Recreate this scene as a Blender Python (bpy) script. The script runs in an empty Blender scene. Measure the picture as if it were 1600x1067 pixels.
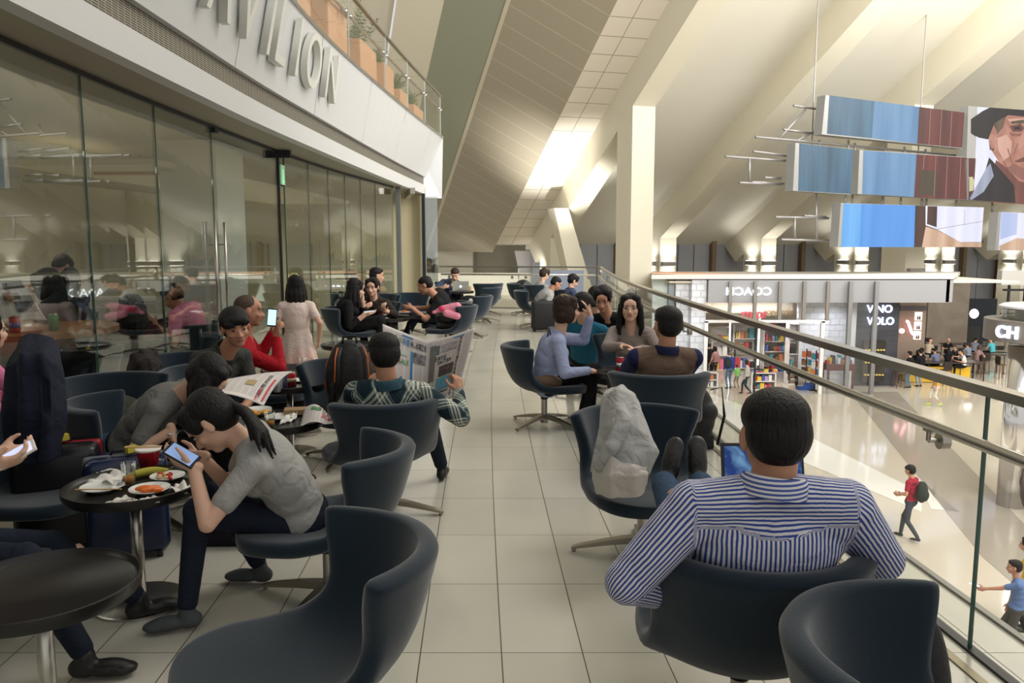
import bpy, bmesh, math, random
from mathutils import Vector, Matrix, noise
random.seed(7)
R = math.radians
SC = bpy.context.scene
COL = SC.collection
V = Vector

# ------------------------------------------------------------------ camera, world, exposure
EYE, FOC, TILT = 1.5, 1240.0, math.atan(151.5 / 1240.0)
cam_data = bpy.data.cameras.new('camera'); cam = bpy.data.objects.new('camera', cam_data); COL.objects.link(cam)
cam.location = (0, 0, EYE); cam.rotation_euler = (math.pi / 2 - TILT, 0, 0)
cam_data.sensor_width = 36.0; cam_data.lens = 36.0 * FOC / 1600.0; cam_data.clip_end = 500
SC.camera = cam
vs = SC.view_settings
SC.display_settings.display_device = 'sRGB'
vs.view_transform = 'Standard'; vs.look = 'None'; vs.gamma = 1.0; vs.use_curve_mapping = False; vs.exposure = 0.0
try:
    SC.cycles.use_denoising = True; SC.cycles.max_bounces = 7; SC.cycles.transparent_max_bounces = 12
    SC.cycles.diffuse_bounces = 3; SC.cycles.glossy_bounces = 4; SC.cycles.transmission_bounces = 6
    SC.cycles.caustics_reflective = False; SC.cycles.caustics_refractive = False
    SC.cycles.sample_clamp_indirect = 6.0
except Exception:
    pass
world = bpy.data.worlds.new('world'); SC.world = world; world.use_nodes = True
bgn = world.node_tree.nodes['Background']
bgn.inputs[0].default_value = (1.0, 0.97, 0.93, 1); bgn.inputs[1].default_value = 0.72

def area(name, loc, target, size, power, color=(1, .965, .91), sy=None, spread=None):
    l = bpy.data.lights.new(name, 'AREA'); l.energy = power; l.size = size; l.color = color
    if sy: l.shape = 'RECTANGLE'; l.size_y = sy
    if spread: l.spread = R(spread)
    o = bpy.data.objects.new(name, l); COL.objects.link(o); o.location = loc
    o.rotation_euler = (V(target) - V(loc)).to_track_quat('-Z', 'Y').to_euler()
    return o
def spot(name, loc, target, power, angle=60, size=.1, color=(1, .965, .91), blend=.6):
    l = bpy.data.lights.new(name, 'SPOT'); l.energy = power; l.spot_size = R(angle); l.spot_blend = blend
    l.shadow_soft_size = size; l.color = color
    o = bpy.data.objects.new(name, l); COL.objects.link(o); o.location = loc
    o.rotation_euler = (V(target) - V(loc)).to_track_quat('-Z', 'Y').to_euler()
    return o
# added area lights out of view: some brighten the roof, others the concourse
HC = (1, .975, .935)
area('hall_uplight', (12, 6, 9.0), (14, 40, 12), 9, 5200, HC)
area('hall_uplight', (34, 12, 9.0), (24, 50, 6), 12, 3000, HC)
area('hall_uplight', (22, 30, 11.0), (8, 57, 4), 7, 1500, HC)
area('hall_downlight', (14, 22, 15), (12, 24, -5), 14, 2100, HC)
area('hall_downlight', (30, 34, 14.5), (26, 38, -5), 12, 1900, HC)
area('terrace_downlight', (4.2, 6.5, 9.5), (1.0, 7, 0), 4, 300, HC)  # added unseen fill that brightens the terrace floor
spot('roof_strip_floodlight', (3.2, 45, -1.5), (2.9, 48.6, 6.4), 8000, 60, .3, (1, .98, .92), 1.0)

def at(px, py, Y):
    """the point seen at photo position px, py at distance Y along the terrace"""
    c, s = math.cos(TILT), math.sin(TILT)
    u, v = px - 800.0, py - 533.5
    d = V((u, FOC * c - v * s, -FOC * s - v * c))
    return V((0, 0, EYE)) + d * (Y / d.y)
def on(px, py, z=0.0):
    c, s = math.cos(TILT), math.sin(TILT)
    u, v = px - 800.0, py - 533.5
    d = V((u, FOC * c - v * s, -FOC * s - v * c))
    return V((0, 0, EYE)) + d * ((z - EYE) / d.z)

# ------------------------------------------------------------------ materials
MATS = {}
def mat(name, col, rough=.6, metal=0.0, spec=.5, noise_s=0, noise_a=.0, bump=0, bump_s=60, emit=None, estr=1, trans=0, alpha=1, sheen=0, ior=1.45, coat=0):
    if name in MATS: return MATS[name]
    m = bpy.data.materials.new(name); m.use_nodes = True; MATS[name] = m
    nt = m.node_tree; b = nt.nodes['Principled BSDF']
    c4 = (col[0], col[1], col[2], 1)
    b.inputs['Base Color'].default_value = c4; b.inputs['Roughness'].default_value = rough
    b.inputs['Metallic'].default_value = metal; b.inputs['Specular IOR Level'].default_value = spec
    b.inputs['IOR'].default_value = ior
    if trans: b.inputs['Transmission Weight'].default_value = trans
    if alpha < 1: b.inputs['Alpha'].default_value = alpha
    if sheen: b.inputs['Sheen Weight'].default_value = sheen; b.inputs['Sheen Roughness'].default_value = .4
    if coat: b.inputs['Coat Weight'].default_value = coat
    if emit: b.inputs['Emission Color'].default_value = (*emit, 1); b.inputs['Emission Strength'].default_value = estr
    if noise_s or bump:
        tc = nt.nodes.new('ShaderNodeTexCoord')
    if noise_s:
        n = nt.nodes.new('ShaderNodeTexNoise'); n.inputs['Scale'].default_value = noise_s; n.inputs['Detail'].default_value = 4
        nt.links.new(tc.outputs['Object'], n.inputs['Vector'])
        mx = nt.nodes.new('ShaderNodeMix'); mx.data_type = 'RGBA'
        mx.inputs[6].default_value = tuple(max(0, x * (1 - noise_a)) for x in col) + (1,)
        mx.inputs[7].default_value = tuple(min(1, x * (1 + noise_a)) for x in col) + (1,)
        nt.links.new(n.outputs['Fac'], mx.inputs[0]); nt.links.new(mx.outputs[2], b.inputs['Base Color'])
    if bump:
        n2 = nt.nodes.new('ShaderNodeTexNoise'); n2.inputs['Scale'].default_value = bump_s; n2.inputs['Detail'].default_value = 3
        nt.links.new(tc.outputs['Object'], n2.inputs['Vector'])
        bp = nt.nodes.new('ShaderNodeBump'); bp.inputs['Strength'].default_value = bump; bp.inputs['Distance'].default_value = .01
        nt.links.new(n2.outputs['Fac'], bp.inputs['Height']); nt.links.new(bp.outputs[0], b.inputs['Normal'])
    return m
def srgb(r, g, b):
    f = lambda c: (c / 255 / 12.92) if c / 255 <= .04045 else ((c / 255 + .055) / 1.055) ** 2.4
    return (f(r), f(g), f(b))
def thin_glass(name, tint=(.93, .97, .95), refl=.8, rough=.01, base=.025):
    """clear pane: mostly see-through, mirror part set by Fresnel"""
    if name in MATS: return MATS[name]
    m = bpy.data.materials.new(name); m.use_nodes = True; MATS[name] = m
    nt = m.node_tree; nt.nodes.clear()
    out = nt.nodes.new('ShaderNodeOutputMaterial'); t = nt.nodes.new('ShaderNodeBsdfTransparent'); t.inputs[0].default_value = (*tint, 1)
    g = nt.nodes.new('ShaderNodeBsdfGlossy'); g.inputs['Roughness'].default_value = rough; g.inputs[0].default_value = (.95, .97, .96, 1)
    lw = nt.nodes.new('ShaderNodeLayerWeight'); lw.inputs[0].default_value = .5
    pw = nt.nodes.new('ShaderNodeMath'); pw.operation = 'POWER'; pw.inputs[1].default_value = 4.5
    mu = nt.nodes.new('ShaderNodeMath'); mu.operation = 'MULTIPLY_ADD'; mu.inputs[1].default_value = .9 * refl; mu.inputs[2].default_value = base; mu.use_clamp = True
    mx = nt.nodes.new('ShaderNodeMixShader')
    nt.links.new(lw.outputs['Facing'], pw.inputs[0]); nt.links.new(pw.outputs[0], mu.inputs[0]); nt.links.new(mu.outputs[0], mx.inputs[0])
    nt.links.new(t.outputs[0], mx.inputs[1]); nt.links.new(g.outputs[0], mx.inputs[2]); nt.links.new(mx.outputs[0], out.inputs[0])
    return m
def node_mat(name, build):
    if name in MATS: return MATS[name]
    m = bpy.data.materials.new(name); m.use_nodes = True; MATS[name] = m
    nt = m.node_tree; build(nt, nt.nodes['Principled BSDF']); return m
def nmath(nt, op, a, b=None, c=None, clamp=False):
    n = nt.nodes.new('ShaderNodeMath'); n.operation = op; n.use_clamp = clamp
    for i, x in enumerate((a, b, c)):
        if x is None: continue
        if isinstance(x, (int, float)): n.inputs[i].default_value = x
        else: nt.links.new(x, n.inputs[i])
    return n.outputs[0]
def nmix(nt, f, a, b):
    n = nt.nodes.new('ShaderNodeMix'); n.data_type = 'RGBA'
    for i, x in ((0, f), (6, a), (7, b)):
        if isinstance(x, (int, float)): n.inputs[i].default_value = x
        elif isinstance(x, tuple): n.inputs[i].default_value = (*x, 1)
        else: nt.links.new(x, n.inputs[i])
    return n.outputs[2]

STEEL = mat('brushed_steel', (.42, .40, .36), .28, 1.0)
CHROME = mat('chrome', (.75, .75, .76), .08, 1.0)
CREAM = mat('cream_paint', srgb(226, 220, 200), .65, noise_s=.3, noise_a=.02)
GREY_PANEL = mat('grey_wall_panel', srgb(150, 152, 156), .35)
WHITE_P = mat('white_panel', srgb(204, 205, 205), .35)
BRONZE = mat('bronze_fin', srgb(120, 100, 78), .4)
BLACK = mat('black_plastic', (.012, .012, .013), .4)
GLASS = thin_glass('clear_glass', (.985, .99, .985), .55, .01, .012)

# ------------------------------------------------------------------ mesh helpers
def frame(d, up=(0, 0, 1)):
    z = V(d).normalized(); u = V(up)
    if abs(z.dot(u)) > .98: u = V((0, 1, 0)) if abs(z.y) < .9 else V((1, 0, 0))
    x = u.cross(z).normalized(); y = z.cross(x)
    return x, y, z
class MB:
    def __init__(self): self.bm = bmesh.new()
    def box(self, c, s, rz=0, rx=0, ry=0, bev=0):
        m = Matrix.Translation(V(c)) @ Matrix.Rotation(rz, 4, 'Z') @ Matrix.Rotation(ry, 4, 'Y') @ Matrix.Rotation(rx, 4, 'X') @ Matrix.Diagonal((s[0], s[1], s[2], 1))
        r = bmesh.ops.create_cube(self.bm, size=1, matrix=m)
        if bev:
            es = list({e for v in r['verts'] for e in v.link_edges})
            bmesh.ops.bevel(self.bm, geom=es, offset=bev, segments=3, affect='EDGES', profile=.5)
        return self
    def ring_surf(self, rings, cap=True, closed=True):
        vr = [[self.bm.verts.new(p) for p in r] for r in rings]
        n = len(vr[0])
        for a, b in zip(vr, vr[1:]):
            for i in range(n if closed else n - 1):
                j = (i + 1) % n
                try: self.bm.faces.new((a[i], a[j], b[j], b[i]))
                except ValueError: pass
        if cap:
            for r, f in ((vr[0], True), (vr[-1], False)):
                try: self.bm.faces.new(tuple(reversed(r)) if f else tuple(r))
                except ValueError: pass
        return self
    def cyl(self, a, b, r0, r1=None, seg=16, cap=True):
        r1 = r0 if r1 is None else r1
        a, b = V(a), V(b); x, y, z = frame(b - a)
        rg = []
        for p, r in ((a, r0), (b, r1)):
            rg.append([p + x * (r * math.cos(2 * math.pi * i / seg)) + y * (r * math.sin(2 * math.pi * i / seg)) for i in range(seg)])
        return self.ring_surf(rg, cap)
    def tube(self, pts, r, seg=8, close=False, flat=1.0, up=(0, 0, 1)):
        pts = [V(p) for p in pts]; n = len(pts); rg = []
        for i, p in enumerate(pts):
            if close: d = pts[(i + 1) % n] - pts[i - 1]
            else: d = pts[min(i + 1, n - 1)] - pts[max(i - 1, 0)]
            x, y, z = frame(d, up)
            rr = r[i] if isinstance(r, (list, tuple)) else r
            rg.append([p + x * (rr * math.cos(2 * math.pi * k / seg)) + y * (rr * flat * math.sin(2 * math.pi * k / seg)) for k in range(seg)])
        if close: rg.append(rg[0])
        return self.ring_surf(rg, not close)
    def lathe(self, prof, c=(0, 0, 0), seg=32, sx=1, sy=1, M=None):
        rg = [[V((c[0] + r * sx * math.cos(2 * math.pi * i / seg), c[1] + r * sy * math.sin(2 * math.pi * i / seg), c[2] + z)) for i in range(seg)] for r, z in prof]
        if M: rg = [[M @ p for p in r] for r in rg]
        return self.ring_surf(rg)
    def ell(self, c, r, M=None, seg=20, rings=12):
        c = V(c); rg = []
        for j in range(rings + 1):
            th = math.pi * max(.02, min(rings - .02, j)) / rings
            row = []
            for i in range(seg):
                ph = 2 * math.pi * i / seg
                p = V((r[0] * math.sin(th) * math.cos(ph), r[1] * math.sin(th) * math.sin(ph), -r[2] * math.cos(th)))
                row.append(c + (M @ p if M else p))
            rg.append(row)
        return self.ring_surf(rg)
    def cap(self, a, ra, b, rb, seg=14):
        """tapered capsule"""
        a, b = V(a), V(b); x, y, z = frame(b - a); rg = []
        for p, r, s in ((a, ra, -1), (b, rb, 1)):
            angs = [-85, -60, -35, -12] if s < 0 else [12, 35, 60, 85]
            for an in angs:
                t = R(an)
                rg.append([p + z * (r * math.sin(t)) + x * (r * math.cos(t) * math.cos(2 * math.pi * i / seg)) + y * (r * math.cos(t) * math.sin(2 * math.pi * i / seg)) for i in range(seg)])
        return self.ring_surf(rg)
    def chain(self, pts, rs, seg=12):
        for i in range(len(pts) - 1): self.cap(pts[i], rs[i], pts[i + 1], rs[i + 1], seg)
        return self
    def prism(self, poly, vec):
        poly = [V(p) for p in poly]; vec = V(vec)
        return self.ring_surf([poly, [p + vec for p in poly]])
    def quad(self, *pts):
        self.bm.faces.new([self.bm.verts.new(p) for p in pts]); return self
    def grid(self, fn, nu, nv):
        g = [[self.bm.verts.new(fn(i / nu, j / nv)) for i in range(nu + 1)] for j in range(nv + 1)]
        for j in range(nv):
            for i in range(nu): self.bm.faces.new((g[j][i], g[j][i + 1], g[j + 1][i + 1], g[j + 1][i]))
        return self
    def build(self, name, material, parent=None, smooth=False, loc=(0, 0, 0), rz=0, normals=True):
        if normals: bmesh.ops.recalc_face_normals(self.bm, faces=self.bm.faces)
        me = bpy.data.meshes.new(name); self.bm.to_mesh(me); self.bm.free()
        if smooth:
            for p in me.polygons: p.use_smooth = True
        if material: me.materials.append(material)
        o = bpy.data.objects.new(name, me); COL.objects.link(o); o.location = loc; o.rotation_euler = (0, 0, rz)
        if parent: o.parent = parent
        return o
def smooth_angle(o, deg=35):
    me = o.data
    for p in me.polygons: p.use_smooth = True
    bm = bmesh.new(); bm.from_mesh(me)
    for e in bm.edges:
        if len(e.link_faces) == 2 and e.calc_face_angle(0) > R(deg): e.smooth = False
    bm.to_mesh(me); bm.free(); return o
def apply_mods(o):
    dg = bpy.context.evaluated_depsgraph_get(); dg.update()
    me = bpy.data.meshes.new_from_object(o.evaluated_get(dg)); o.modifiers.clear()
    old = o.data; me.name = old.name; o.data = me; bpy.data.meshes.remove(old); return o
def tag(o, label=None, cat=None, group=None, kind=None):
    if label: o['label'] = label
    if cat: o['category'] = cat
    if group: o['group'] = group
    if kind: o['kind'] = kind
    return o
def thing(name, label, cat, loc=(0, 0, 0), rz=0, group=None):
    o = bpy.data.objects.new(name, None); COL.objects.link(o); o.location = loc; o.rotation_euler = (0, 0, rz); o.empty_display_size = .1
    return tag(o, label, cat, group)
def struct(o, label=None):
    o['kind'] = 'structure'
    if label: o['label'] = label
    return o
def dup(root, loc, rz=0, label=None, group=None, scale=None):
    r = root.copy(); COL.objects.link(r); r.location = loc; r.rotation_euler = (0, 0, rz)
    if label: r['label'] = label
    if group: r['group'] = group
    if scale: r.scale = scale
    def rec(src, dst):
        for ch in src.children:
            c = ch.copy(); COL.objects.link(c); c.parent = dst
            rec(ch, c)
    rec(root, r)
    return r
def lerp(t, tab):
    if t <= tab[0][0]: return tab[0][1]
    for (a, va), (b, vb) in zip(tab, tab[1:]):
        if t <= b:
            k = (t - a) / (b - a); return va + (vb - va) * k
    return tab[-1][1]
def smooth_curve(tab, y0, y1, n):
    ys = [y0 + (y1 - y0) * i / n for i in range(n + 1)]
    out = []
    for y in ys:
        s = sum(lerp(max(tab[0][0], min(tab[-1][0], y + d)), tab) for d in (-.8, -.4, 0, .4, .8)) / 5 if y0 + .8 < y < y1 - .8 else lerp(y, tab)
        out.append((s, y))
    return out
def text_mesh(s, size, extrude=0.0, font=None, align='LEFT', bold=0.0):
    c = bpy.data.curves.new('txt', 'FONT'); c.body = s; c.size = size; c.extrude = extrude; c.align_x = align; c.offset = bold
    o = bpy.data.objects.new('txt', c); COL.objects.link(o)
    dg = bpy.context.evaluated_depsgraph_get(); dg.update()
    me = bpy.data.meshes.new_from_object(o.evaluated_get(dg))
    bpy.data.objects.remove(o); bpy.data.curves.remove(c)
    return me
def text_obj(name, s, size, material, M, parent=None, extrude=.0, align='LEFT', bold=0.0):
    me = text_mesh(s, size, extrude, align=align, bold=bold); me.transform(M)
    me.materials.clear(); me.materials.append(material)
    for p in me.polygons: p.material_index = 0
    o = bpy.data.objects.new(name, me); COL.objects.link(o)
    if parent: o.parent = parent
    return o
# ================================================================== TERRACE
RAIL = [(-6, 2.15), (0, 1.86), (2.3, 1.735), (4, 1.64), (6, 1.59), (8.5, 1.555), (11.5, 1.60), (15.2, 1.81), (18.35, 2.03)]
GLZ = [(-6, -2.35), (0, -2.58), (3, -2.76), (5.5, -2.89), (8, -2.92), (10.5, -2.88), (12.2, -2.80), (13.9, -2.62), (16, -2.38), (17.4, -2.18), (18.5, -1.98)]
FAS = [(-6, -2.0), (0, -2.3), (4, -2.39), (7.8, -2.44), (10, -2.37), (12.2, -2.3), (15.5, -2.17), (18.7, -2.0)]
PAR = [(-6, -1.75), (0, -2.0), (5, -2.2), (8.4, -2.25), (9.7, -2.26), (11.2, -2.19), (13.25, -2.07), (15.9, -1.876), (18.9, -1.62)]
def tile_floor(nt, b):
    geo = nt.nodes.new('ShaderNodeNewGeometry'); sp = nt.nodes.new('ShaderNodeSeparateXYZ'); nt.links.new(geo.outputs['Position'], sp.inputs[0])
    x, y = sp.outputs[0], sp.outputs[1]
    yy = nmath(nt, 'SUBTRACT', y, 2.5)
    # joints follow the gentle curve of the terrace
    off = nmath(nt, 'SUBTRACT', nmath(nt, 'MULTIPLY', nmath(nt, 'MULTIPLY', yy, yy), .0022), nmath(nt, 'MULTIPLY', yy, .045))
    u = nmath(nt, 'DIVIDE', nmath(nt, 'ADD', nmath(nt, 'SUBTRACT', x, off), .0265), .3)
    w = nmath(nt, 'DIVIDE', nmath(nt, 'SUBTRACT', y, .377), .6)
    def joint(c, wd):
        f = nmath(nt, 'FRACT', c); d = nmath(nt, 'MINIMUM', f, nmath(nt, 'SUBTRACT', 1, f)); return nmath(nt, 'LESS_THAN', d, wd)
    j = nmath(nt, 'MAXIMUM', joint(u, .0075), joint(w, .0030))
    cid = nt.nodes.new('ShaderNodeCombineXYZ'); nt.links.new(nmath(nt, 'FLOOR', u), cid.inputs[0]); nt.links.new(nmath(nt, 'FLOOR', w), cid.inputs[1])
    wn = nt.nodes.new('ShaderNodeTexWhiteNoise'); wn.noise_dimensions = '3D'; nt.links.new(cid.outputs[0], wn.inputs[0])
    no = nt.nodes.new('ShaderNodeTexNoise'); no.inputs['Scale'].default_value = 2.2; no.inputs['Detail'].default_value = 6; no.inputs['Distortion'].default_value = 1.2
    nt.links.new(geo.outputs['Position'], no.inputs['Vector'])
    c = nmix(nt, wn.outputs[0], srgb(203, 200, 186), srgb(212, 209, 196))
    c = nmix(nt, nmath(nt, 'MULTIPLY', no.outputs[0], .35), c, srgb(180, 176, 160))
    c = nmix(nt, j, c, srgb(86, 74, 58))
    nt.links.new(c, b.inputs['Base Color'])
    nt.links.new(nmath(nt, 'MULTIPLY_ADD', j, .5, .16), b.inputs['Roughness'])
    b.inputs['Specular IOR Level'].default_value = .5
FLOOR = node_mat('marble_floor_tiles', tile_floor)
# floor slab follows the railing on the right and runs under the glass wall on the left
N = 60
rail = smooth_curve(RAIL, -6, 18.35, N)
edge = [(x + .26, y) for x, y in rail] + [(2.35, 18.75)]
pl = [V((x, y, 0)) for x, y in edge] + [V((-9, 18.75, 0)), V((-9, -6, 0))]
struct(MB().prism([p - V((0, 0, .35)) for p in pl], (0, 0, .35)).build('floor', FLOOR), 'cream marble tiled terrace floor')
def strip(name, pts, w, z0, z1, m, parent=None):
    """a band of width w along a plan curve"""
    mb = MB(); L = []; 
    n = len(pts)
    for i, (x, y) in enumerate(pts):
        a = pts[max(0, i - 1)]; b = pts[min(n - 1, i + 1)]
        d = V((b[0] - a[0], b[1] - a[1], 0)).normalized(); nn = V((d.y, -d.x, 0))
        p = V((x, y, 0)); L.append([p - nn * w / 2 + V((0, 0, z0)), p + nn * w / 2 + V((0, 0, z0)), p + nn * w / 2 + V((0, 0, z1)), p - nn * w / 2 + V((0, 0, z1))])
    mb.ring_surf(L); return mb.build(name, m, parent)
BRASS = mat('floor_trim_metal', srgb(120, 112, 88), .35, .7)
struct(strip('trim_1', [(x - .10, y) for x, y in rail], .035, 0, .006, BRASS), 'dull brass strip along the terrace edge')
struct(strip('trim_2', [(x + .245, y) for x, y in rail], .03, -.02, .012, mat('grey_edge_trim', srgb(120, 118, 112), .4, .4)), 'grey edge trim outside the glass railing')

# ---------------------------------------------------------------- glass railing
RLAB = 'glass railing with a steel top rail and round handrail, long right side'
rr = thing('glass_railing', 'long glass railing with steel handrails between terrace and shopping hall', 'railing', (1.6, 8, 0))
def loc3(p, root): return V(p) - root.location
EDGEG = mat('green_glass_edge', (.03, .09, .07), .1, 0, .5)
joints = [(-2.0), .6, 2.80, 5.2, 7.6, 10.1, 12.6, 15.2, 18.3]
rx = lambda y: lerp(y, rail_tab)
rail_tab = [(y, x) for x, y in rail]
for a, b in zip(joints, joints[1:]):
    pts = [(rx(a + .012 + (b - a - .024) * i / 8), a + .012 + (b - a - .024) * i / 8) for i in range(9)]
    mb = MB()
    L = [[V((x - .006, y, .0)), V((x + .006, y, .0)), V((x + .006, y, .965)), V((x - .006, y, .965))] for x, y in pts]
    mb.ring_surf([[p - rr.location for p in q] for q in L]); mb.build('glass_panel', GLASS, rr)
for y in joints[1:-1]:
    MB().box(V((rx(y), y, .48)) - rr.location, (.014, .007, .96), rz=.03).build('panel_edge', EDGEG, rr)
base = strip('base_channel', [(x, y) for x, y in rail], .04, 0, .012, mat('dark_channel', (.02, .02, .018), .5), None); base.parent = rr; base.data.transform(Matrix.Translation(-rr.location))
tr = strip('top_rail', [(x, y) for x, y in rail], .062, .965, 1.0, STEEL, None); tr.parent = rr; tr.data.transform(Matrix.Translation(-rr.location))
hand = [V((rx(y) + .028 - .085, y, .80)) - rr.location for y in [-6 + 24.1 * i / 70 for i in range(71)]]
o = MB().tube(hand, .0215, 12).build('handrail', STEEL, rr, True)
for y in (.15, 1.2, 2.05, 3.05, 4.45, 5.6, 7.0, 8.3, 9.6, 10.8, 12.1, 13.3, 14.6, 15.9, 17.2):
    x = rx(y); hx = x - .057; mb = MB()
    p = V((hx, y, .80)) - rr.location; q = V((x - .008, y, .735)) - rr.location
    mb.box(p + V((0, 0, -.026)), (.012, .07, .01)); mb.tube([p + V((0, 0, -.028)), V((p.x, p.y, q.z)), V((p.x, p.y, q.z)) + V((0.001, 0, 0)), q], .009, 8)
    mb.cyl(q + V((-.008, 0, 0)), q + V((.026, 0, 0)), .034, .034, 20)
    smooth_angle(mb.build('bracket', STEEL, rr))
# far railing across the terrace end
fr = thing('glass_railing', 'glass railing across the far end of the terrace', 'railing', (.1, 18.6, 0))
fp = [(-1.72, 19.0), (2.03, 18.35)]
fl = lambda t: (fp[0][0] + (fp[1][0] - fp[0][0]) * t, fp[0][1] + (fp[1][1] - fp[0][1]) * t)
ang = math.atan2(fp[1][1] - fp[0][1], fp[1][0] - fp[0][0])
for a, b in ((0.0, .495), (.505, 1.0)):
    m_ = fl((a + b) / 2); Ln = (b - a) * 3.8
    MB().box(V((m_[0], m_[1], .48)) - fr.location, (Ln, .012, .96), rz=ang).build('glass_panel', GLASS, fr)
m_ = fl(.5)
MB().box(V((m_[0], m_[1], .48)) - fr.location, (.03, .02, .96), rz=ang).build('panel_edge', mat('pale_glass_edge', srgb(190, 200, 196), .2), fr)
MB().box(V((m_[0], m_[1], .98)) - fr.location, (3.82, .06, .035), rz=ang).build('top_rail', STEEL, fr)
MB().box(V((m_[0], m_[1], .015)) - fr.location, (3.82, .05, .03), rz=ang).build('base_channel', STEEL, fr)
a = V((fl(.01)[0], fl(.01)[1] - .09, .80)) - fr.location; b = V((fl(.97)[0], fl(.97)[1] - .09, .80)) - fr.location
MB().cyl(a, b, .021).build('handrail', STEEL, fr, True)
for t in (.06, .46, .545, .93):
    q = V((fl(t)[0], fl(t)[1], .735)) - fr.location; mb = MB()
    mb.cyl(q + V((0, -.03, 0)), q + V((0, .01, 0)), .034, .034, 20); mb.tube([q, q + V((0, -.09, 0)), q + V((0, -.09, .065))], .009)
    smooth_angle(mb.build('bracket', STEEL, fr))
mb = MB(); c = V((2.03, 18.33, 0)) - fr.location; mb.cyl(c + V((0, 0, .70)), c + V((0, 0, 1.0)), .05, .05, 16)
mb.build('corner_post', STEEL, fr, True)

# ---------------------------------------------------------------- curved glass shop front on the left
fac = smooth_curve(FAS, -6, 18.7, 60); glz = smooth_curve(GLZ, -6, 18.5, 60); par = smooth_curve(PAR, -6, 18.95, 60)
gx = lambda y: lerp(y, [(b, a) for a, b in glz])
GLZM = thin_glass('shop_front_glass', (.86, .885, .865), 1.15, .012, .09)
gj = [-3.4, -1.2, 1.2, 3.3, 5.45, 6.6, 7.85, 9.95, 10.2, 11.25, 12.2, 13.05, 13.9, 14.8, 16.0]
wl = thing('glass_wall', 'floor to ceiling curved glass wall with thin panel joints', 'glass wall', (-2.8, 8, 0)); wl['kind'] = 'structure'; wl.name = 'window_1'
for a, b in zip(gj, gj[1:]):
    if a == 9.95: continue
    n = 4
    L = []
    for i in range(n + 1):
        y = a + .006 + (b - a - .012) * i / n; x = gx(y)
        L.append([V((x - .006, y, .0)), V((x + .006, y, .0)), V((x + .006, y, 2.64)), V((x - .006, y, 2.64))])
    MB().ring_surf([[p - wl.location for p in q] for q in L]).build('glass_pane', GLZM, wl)
for y in gj[:-1]:
    MB().box(V((gx(y), y, 1.32)) - wl.location, (.016, .010, 2.64)).build('pane_edge', EDGEG, wl)
t_ = strip('head_track', [p for p in glz if p[1] < 16.1], .03, 2.615, 2.65, BLACK); t_.parent = wl; t_.data.transform(Matrix.Translation(-wl.location))
for y in (7.72, 7.98):   # door handles
    mb = MB(); x = gx(y) + .05
    mb.cyl(V((x, y, .62)) - wl.location, V((x, y, 1.72)) - wl.location, .014)
    for z in (.8, 1.5): mb.cyl(V((x, y, z)) - wl.location, V((x - .06, y, z)) - wl.location, .008)
    mb.build('door_handle', STEEL, wl, True)
mb = MB(); mb.box(V((gx(7.9) + .02, 7.9, 2.60)) - wl.location, (.05, .09, .05)); mb.build('patch_fitting', BLACK, wl)
mb = MB(); mb.box(V((gx(9.95) + .02, 9.95, 2.60)) - wl.location, (.3, .06, .09)); mb.box(V((gx(9.95) + .01, 9.95, 1.3)) - wl.location, (.03, .03, 2.6)); mb.build('door_closer', BLACK, wl)
# dark door jamb and frosted panel at the far end
o = MB().box((gx(16.2) + .05, 16.25, 1.325), (.09, .12, 2.65)).build('door_1', mat('steel_jamb', srgb(128, 132, 130), .35, .6)); struct(o, 'steel jamb at far end of the glass wall')
o = MB().box((-2.02, 18.35, 1.325), (.07, .16, 2.65)).build('door_2', mat('navy_jamb', srgb(30, 38, 52), .4)); struct(o, 'dark navy door jamb at the building corner')
o = MB().box((-2.2, 17.3, 2.58), (.1, 2.0, .12), rz=.19).build('trim_4', STEEL); struct(o)
o = MB().box((-1.86, 18.62, 1.3), (.26, .04, 2.6), rz=.1).build('window_2', thin_glass('corner_glass', (.85, .9, .9), 1.3, .02, .25)); struct(o, 'glass panel at the building corner')
# fascia bands
def band(name, lo, hi, m, label, thick=.12):
    """ruled band between two plan curves at two heights, with a body behind it"""
    (c0, z0), (c1, z1) = lo, hi; L = []
    for (x0, y0), (x1, y1) in zip(c0, c1):
        L.append([V((x0, y0, z0)), V((x1, y1, z1)), V((x1 - thick, y1, z1)), V((x0 - thick, y0, z0))])
    return struct(MB().ring_surf(L).build(name, m), label)
band('wall_front_fascia', (fac, 2.65), (fac, 2.855), WHITE_P, 'white fascia band over the glass wall')
def louvre(nt, b):
    g = nt.nodes.new('ShaderNodeNewGeometry'); s = nt.nodes.new('ShaderNodeSeparateXYZ'); nt.links.new(g.outputs['Position'], s.inputs[0])
    f = nmath(nt, 'FRACT', nmath(nt, 'MULTIPLY', s.outputs[2], 62)); k = nmath(nt, 'GREATER_THAN', f, .5)
    f2 = nmath(nt, 'FRACT', nmath(nt, 'MULTIPLY', s.outputs[1], 12)); k2 = nmath(nt, 'GREATER_THAN', f2, .9)
    nt.links.new(nmix(nt, nmath(nt, 'MAXIMUM', k, k2), srgb(40, 36, 30), srgb(150, 145, 132)), b.inputs['Base Color']); b.inputs['Metallic'].default_value = .3; b.inputs['Roughness'].default_value = .5
fac_in = [(x - .05, y) for x, y in fac]
band('wall_front_grille', (fac_in, 2.855), (fac_in, 3.045), node_mat('louvre_grille', louvre), 'dark louvred air grille above the fascia')
parb = [(fx, fy) for fx, fy in fac]; 
band('wall_front_parapet', (parb, 3.045), (par, 3.96), WHITE_P, 'white panelled parapet carrying the raised letters')
cap_ = [(x + .005, y) for x, y in par]
struct(strip('trim_3', cap_, .05, 3.96, 3.985, STEEL), 'metal edge on the white parapet')
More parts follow.
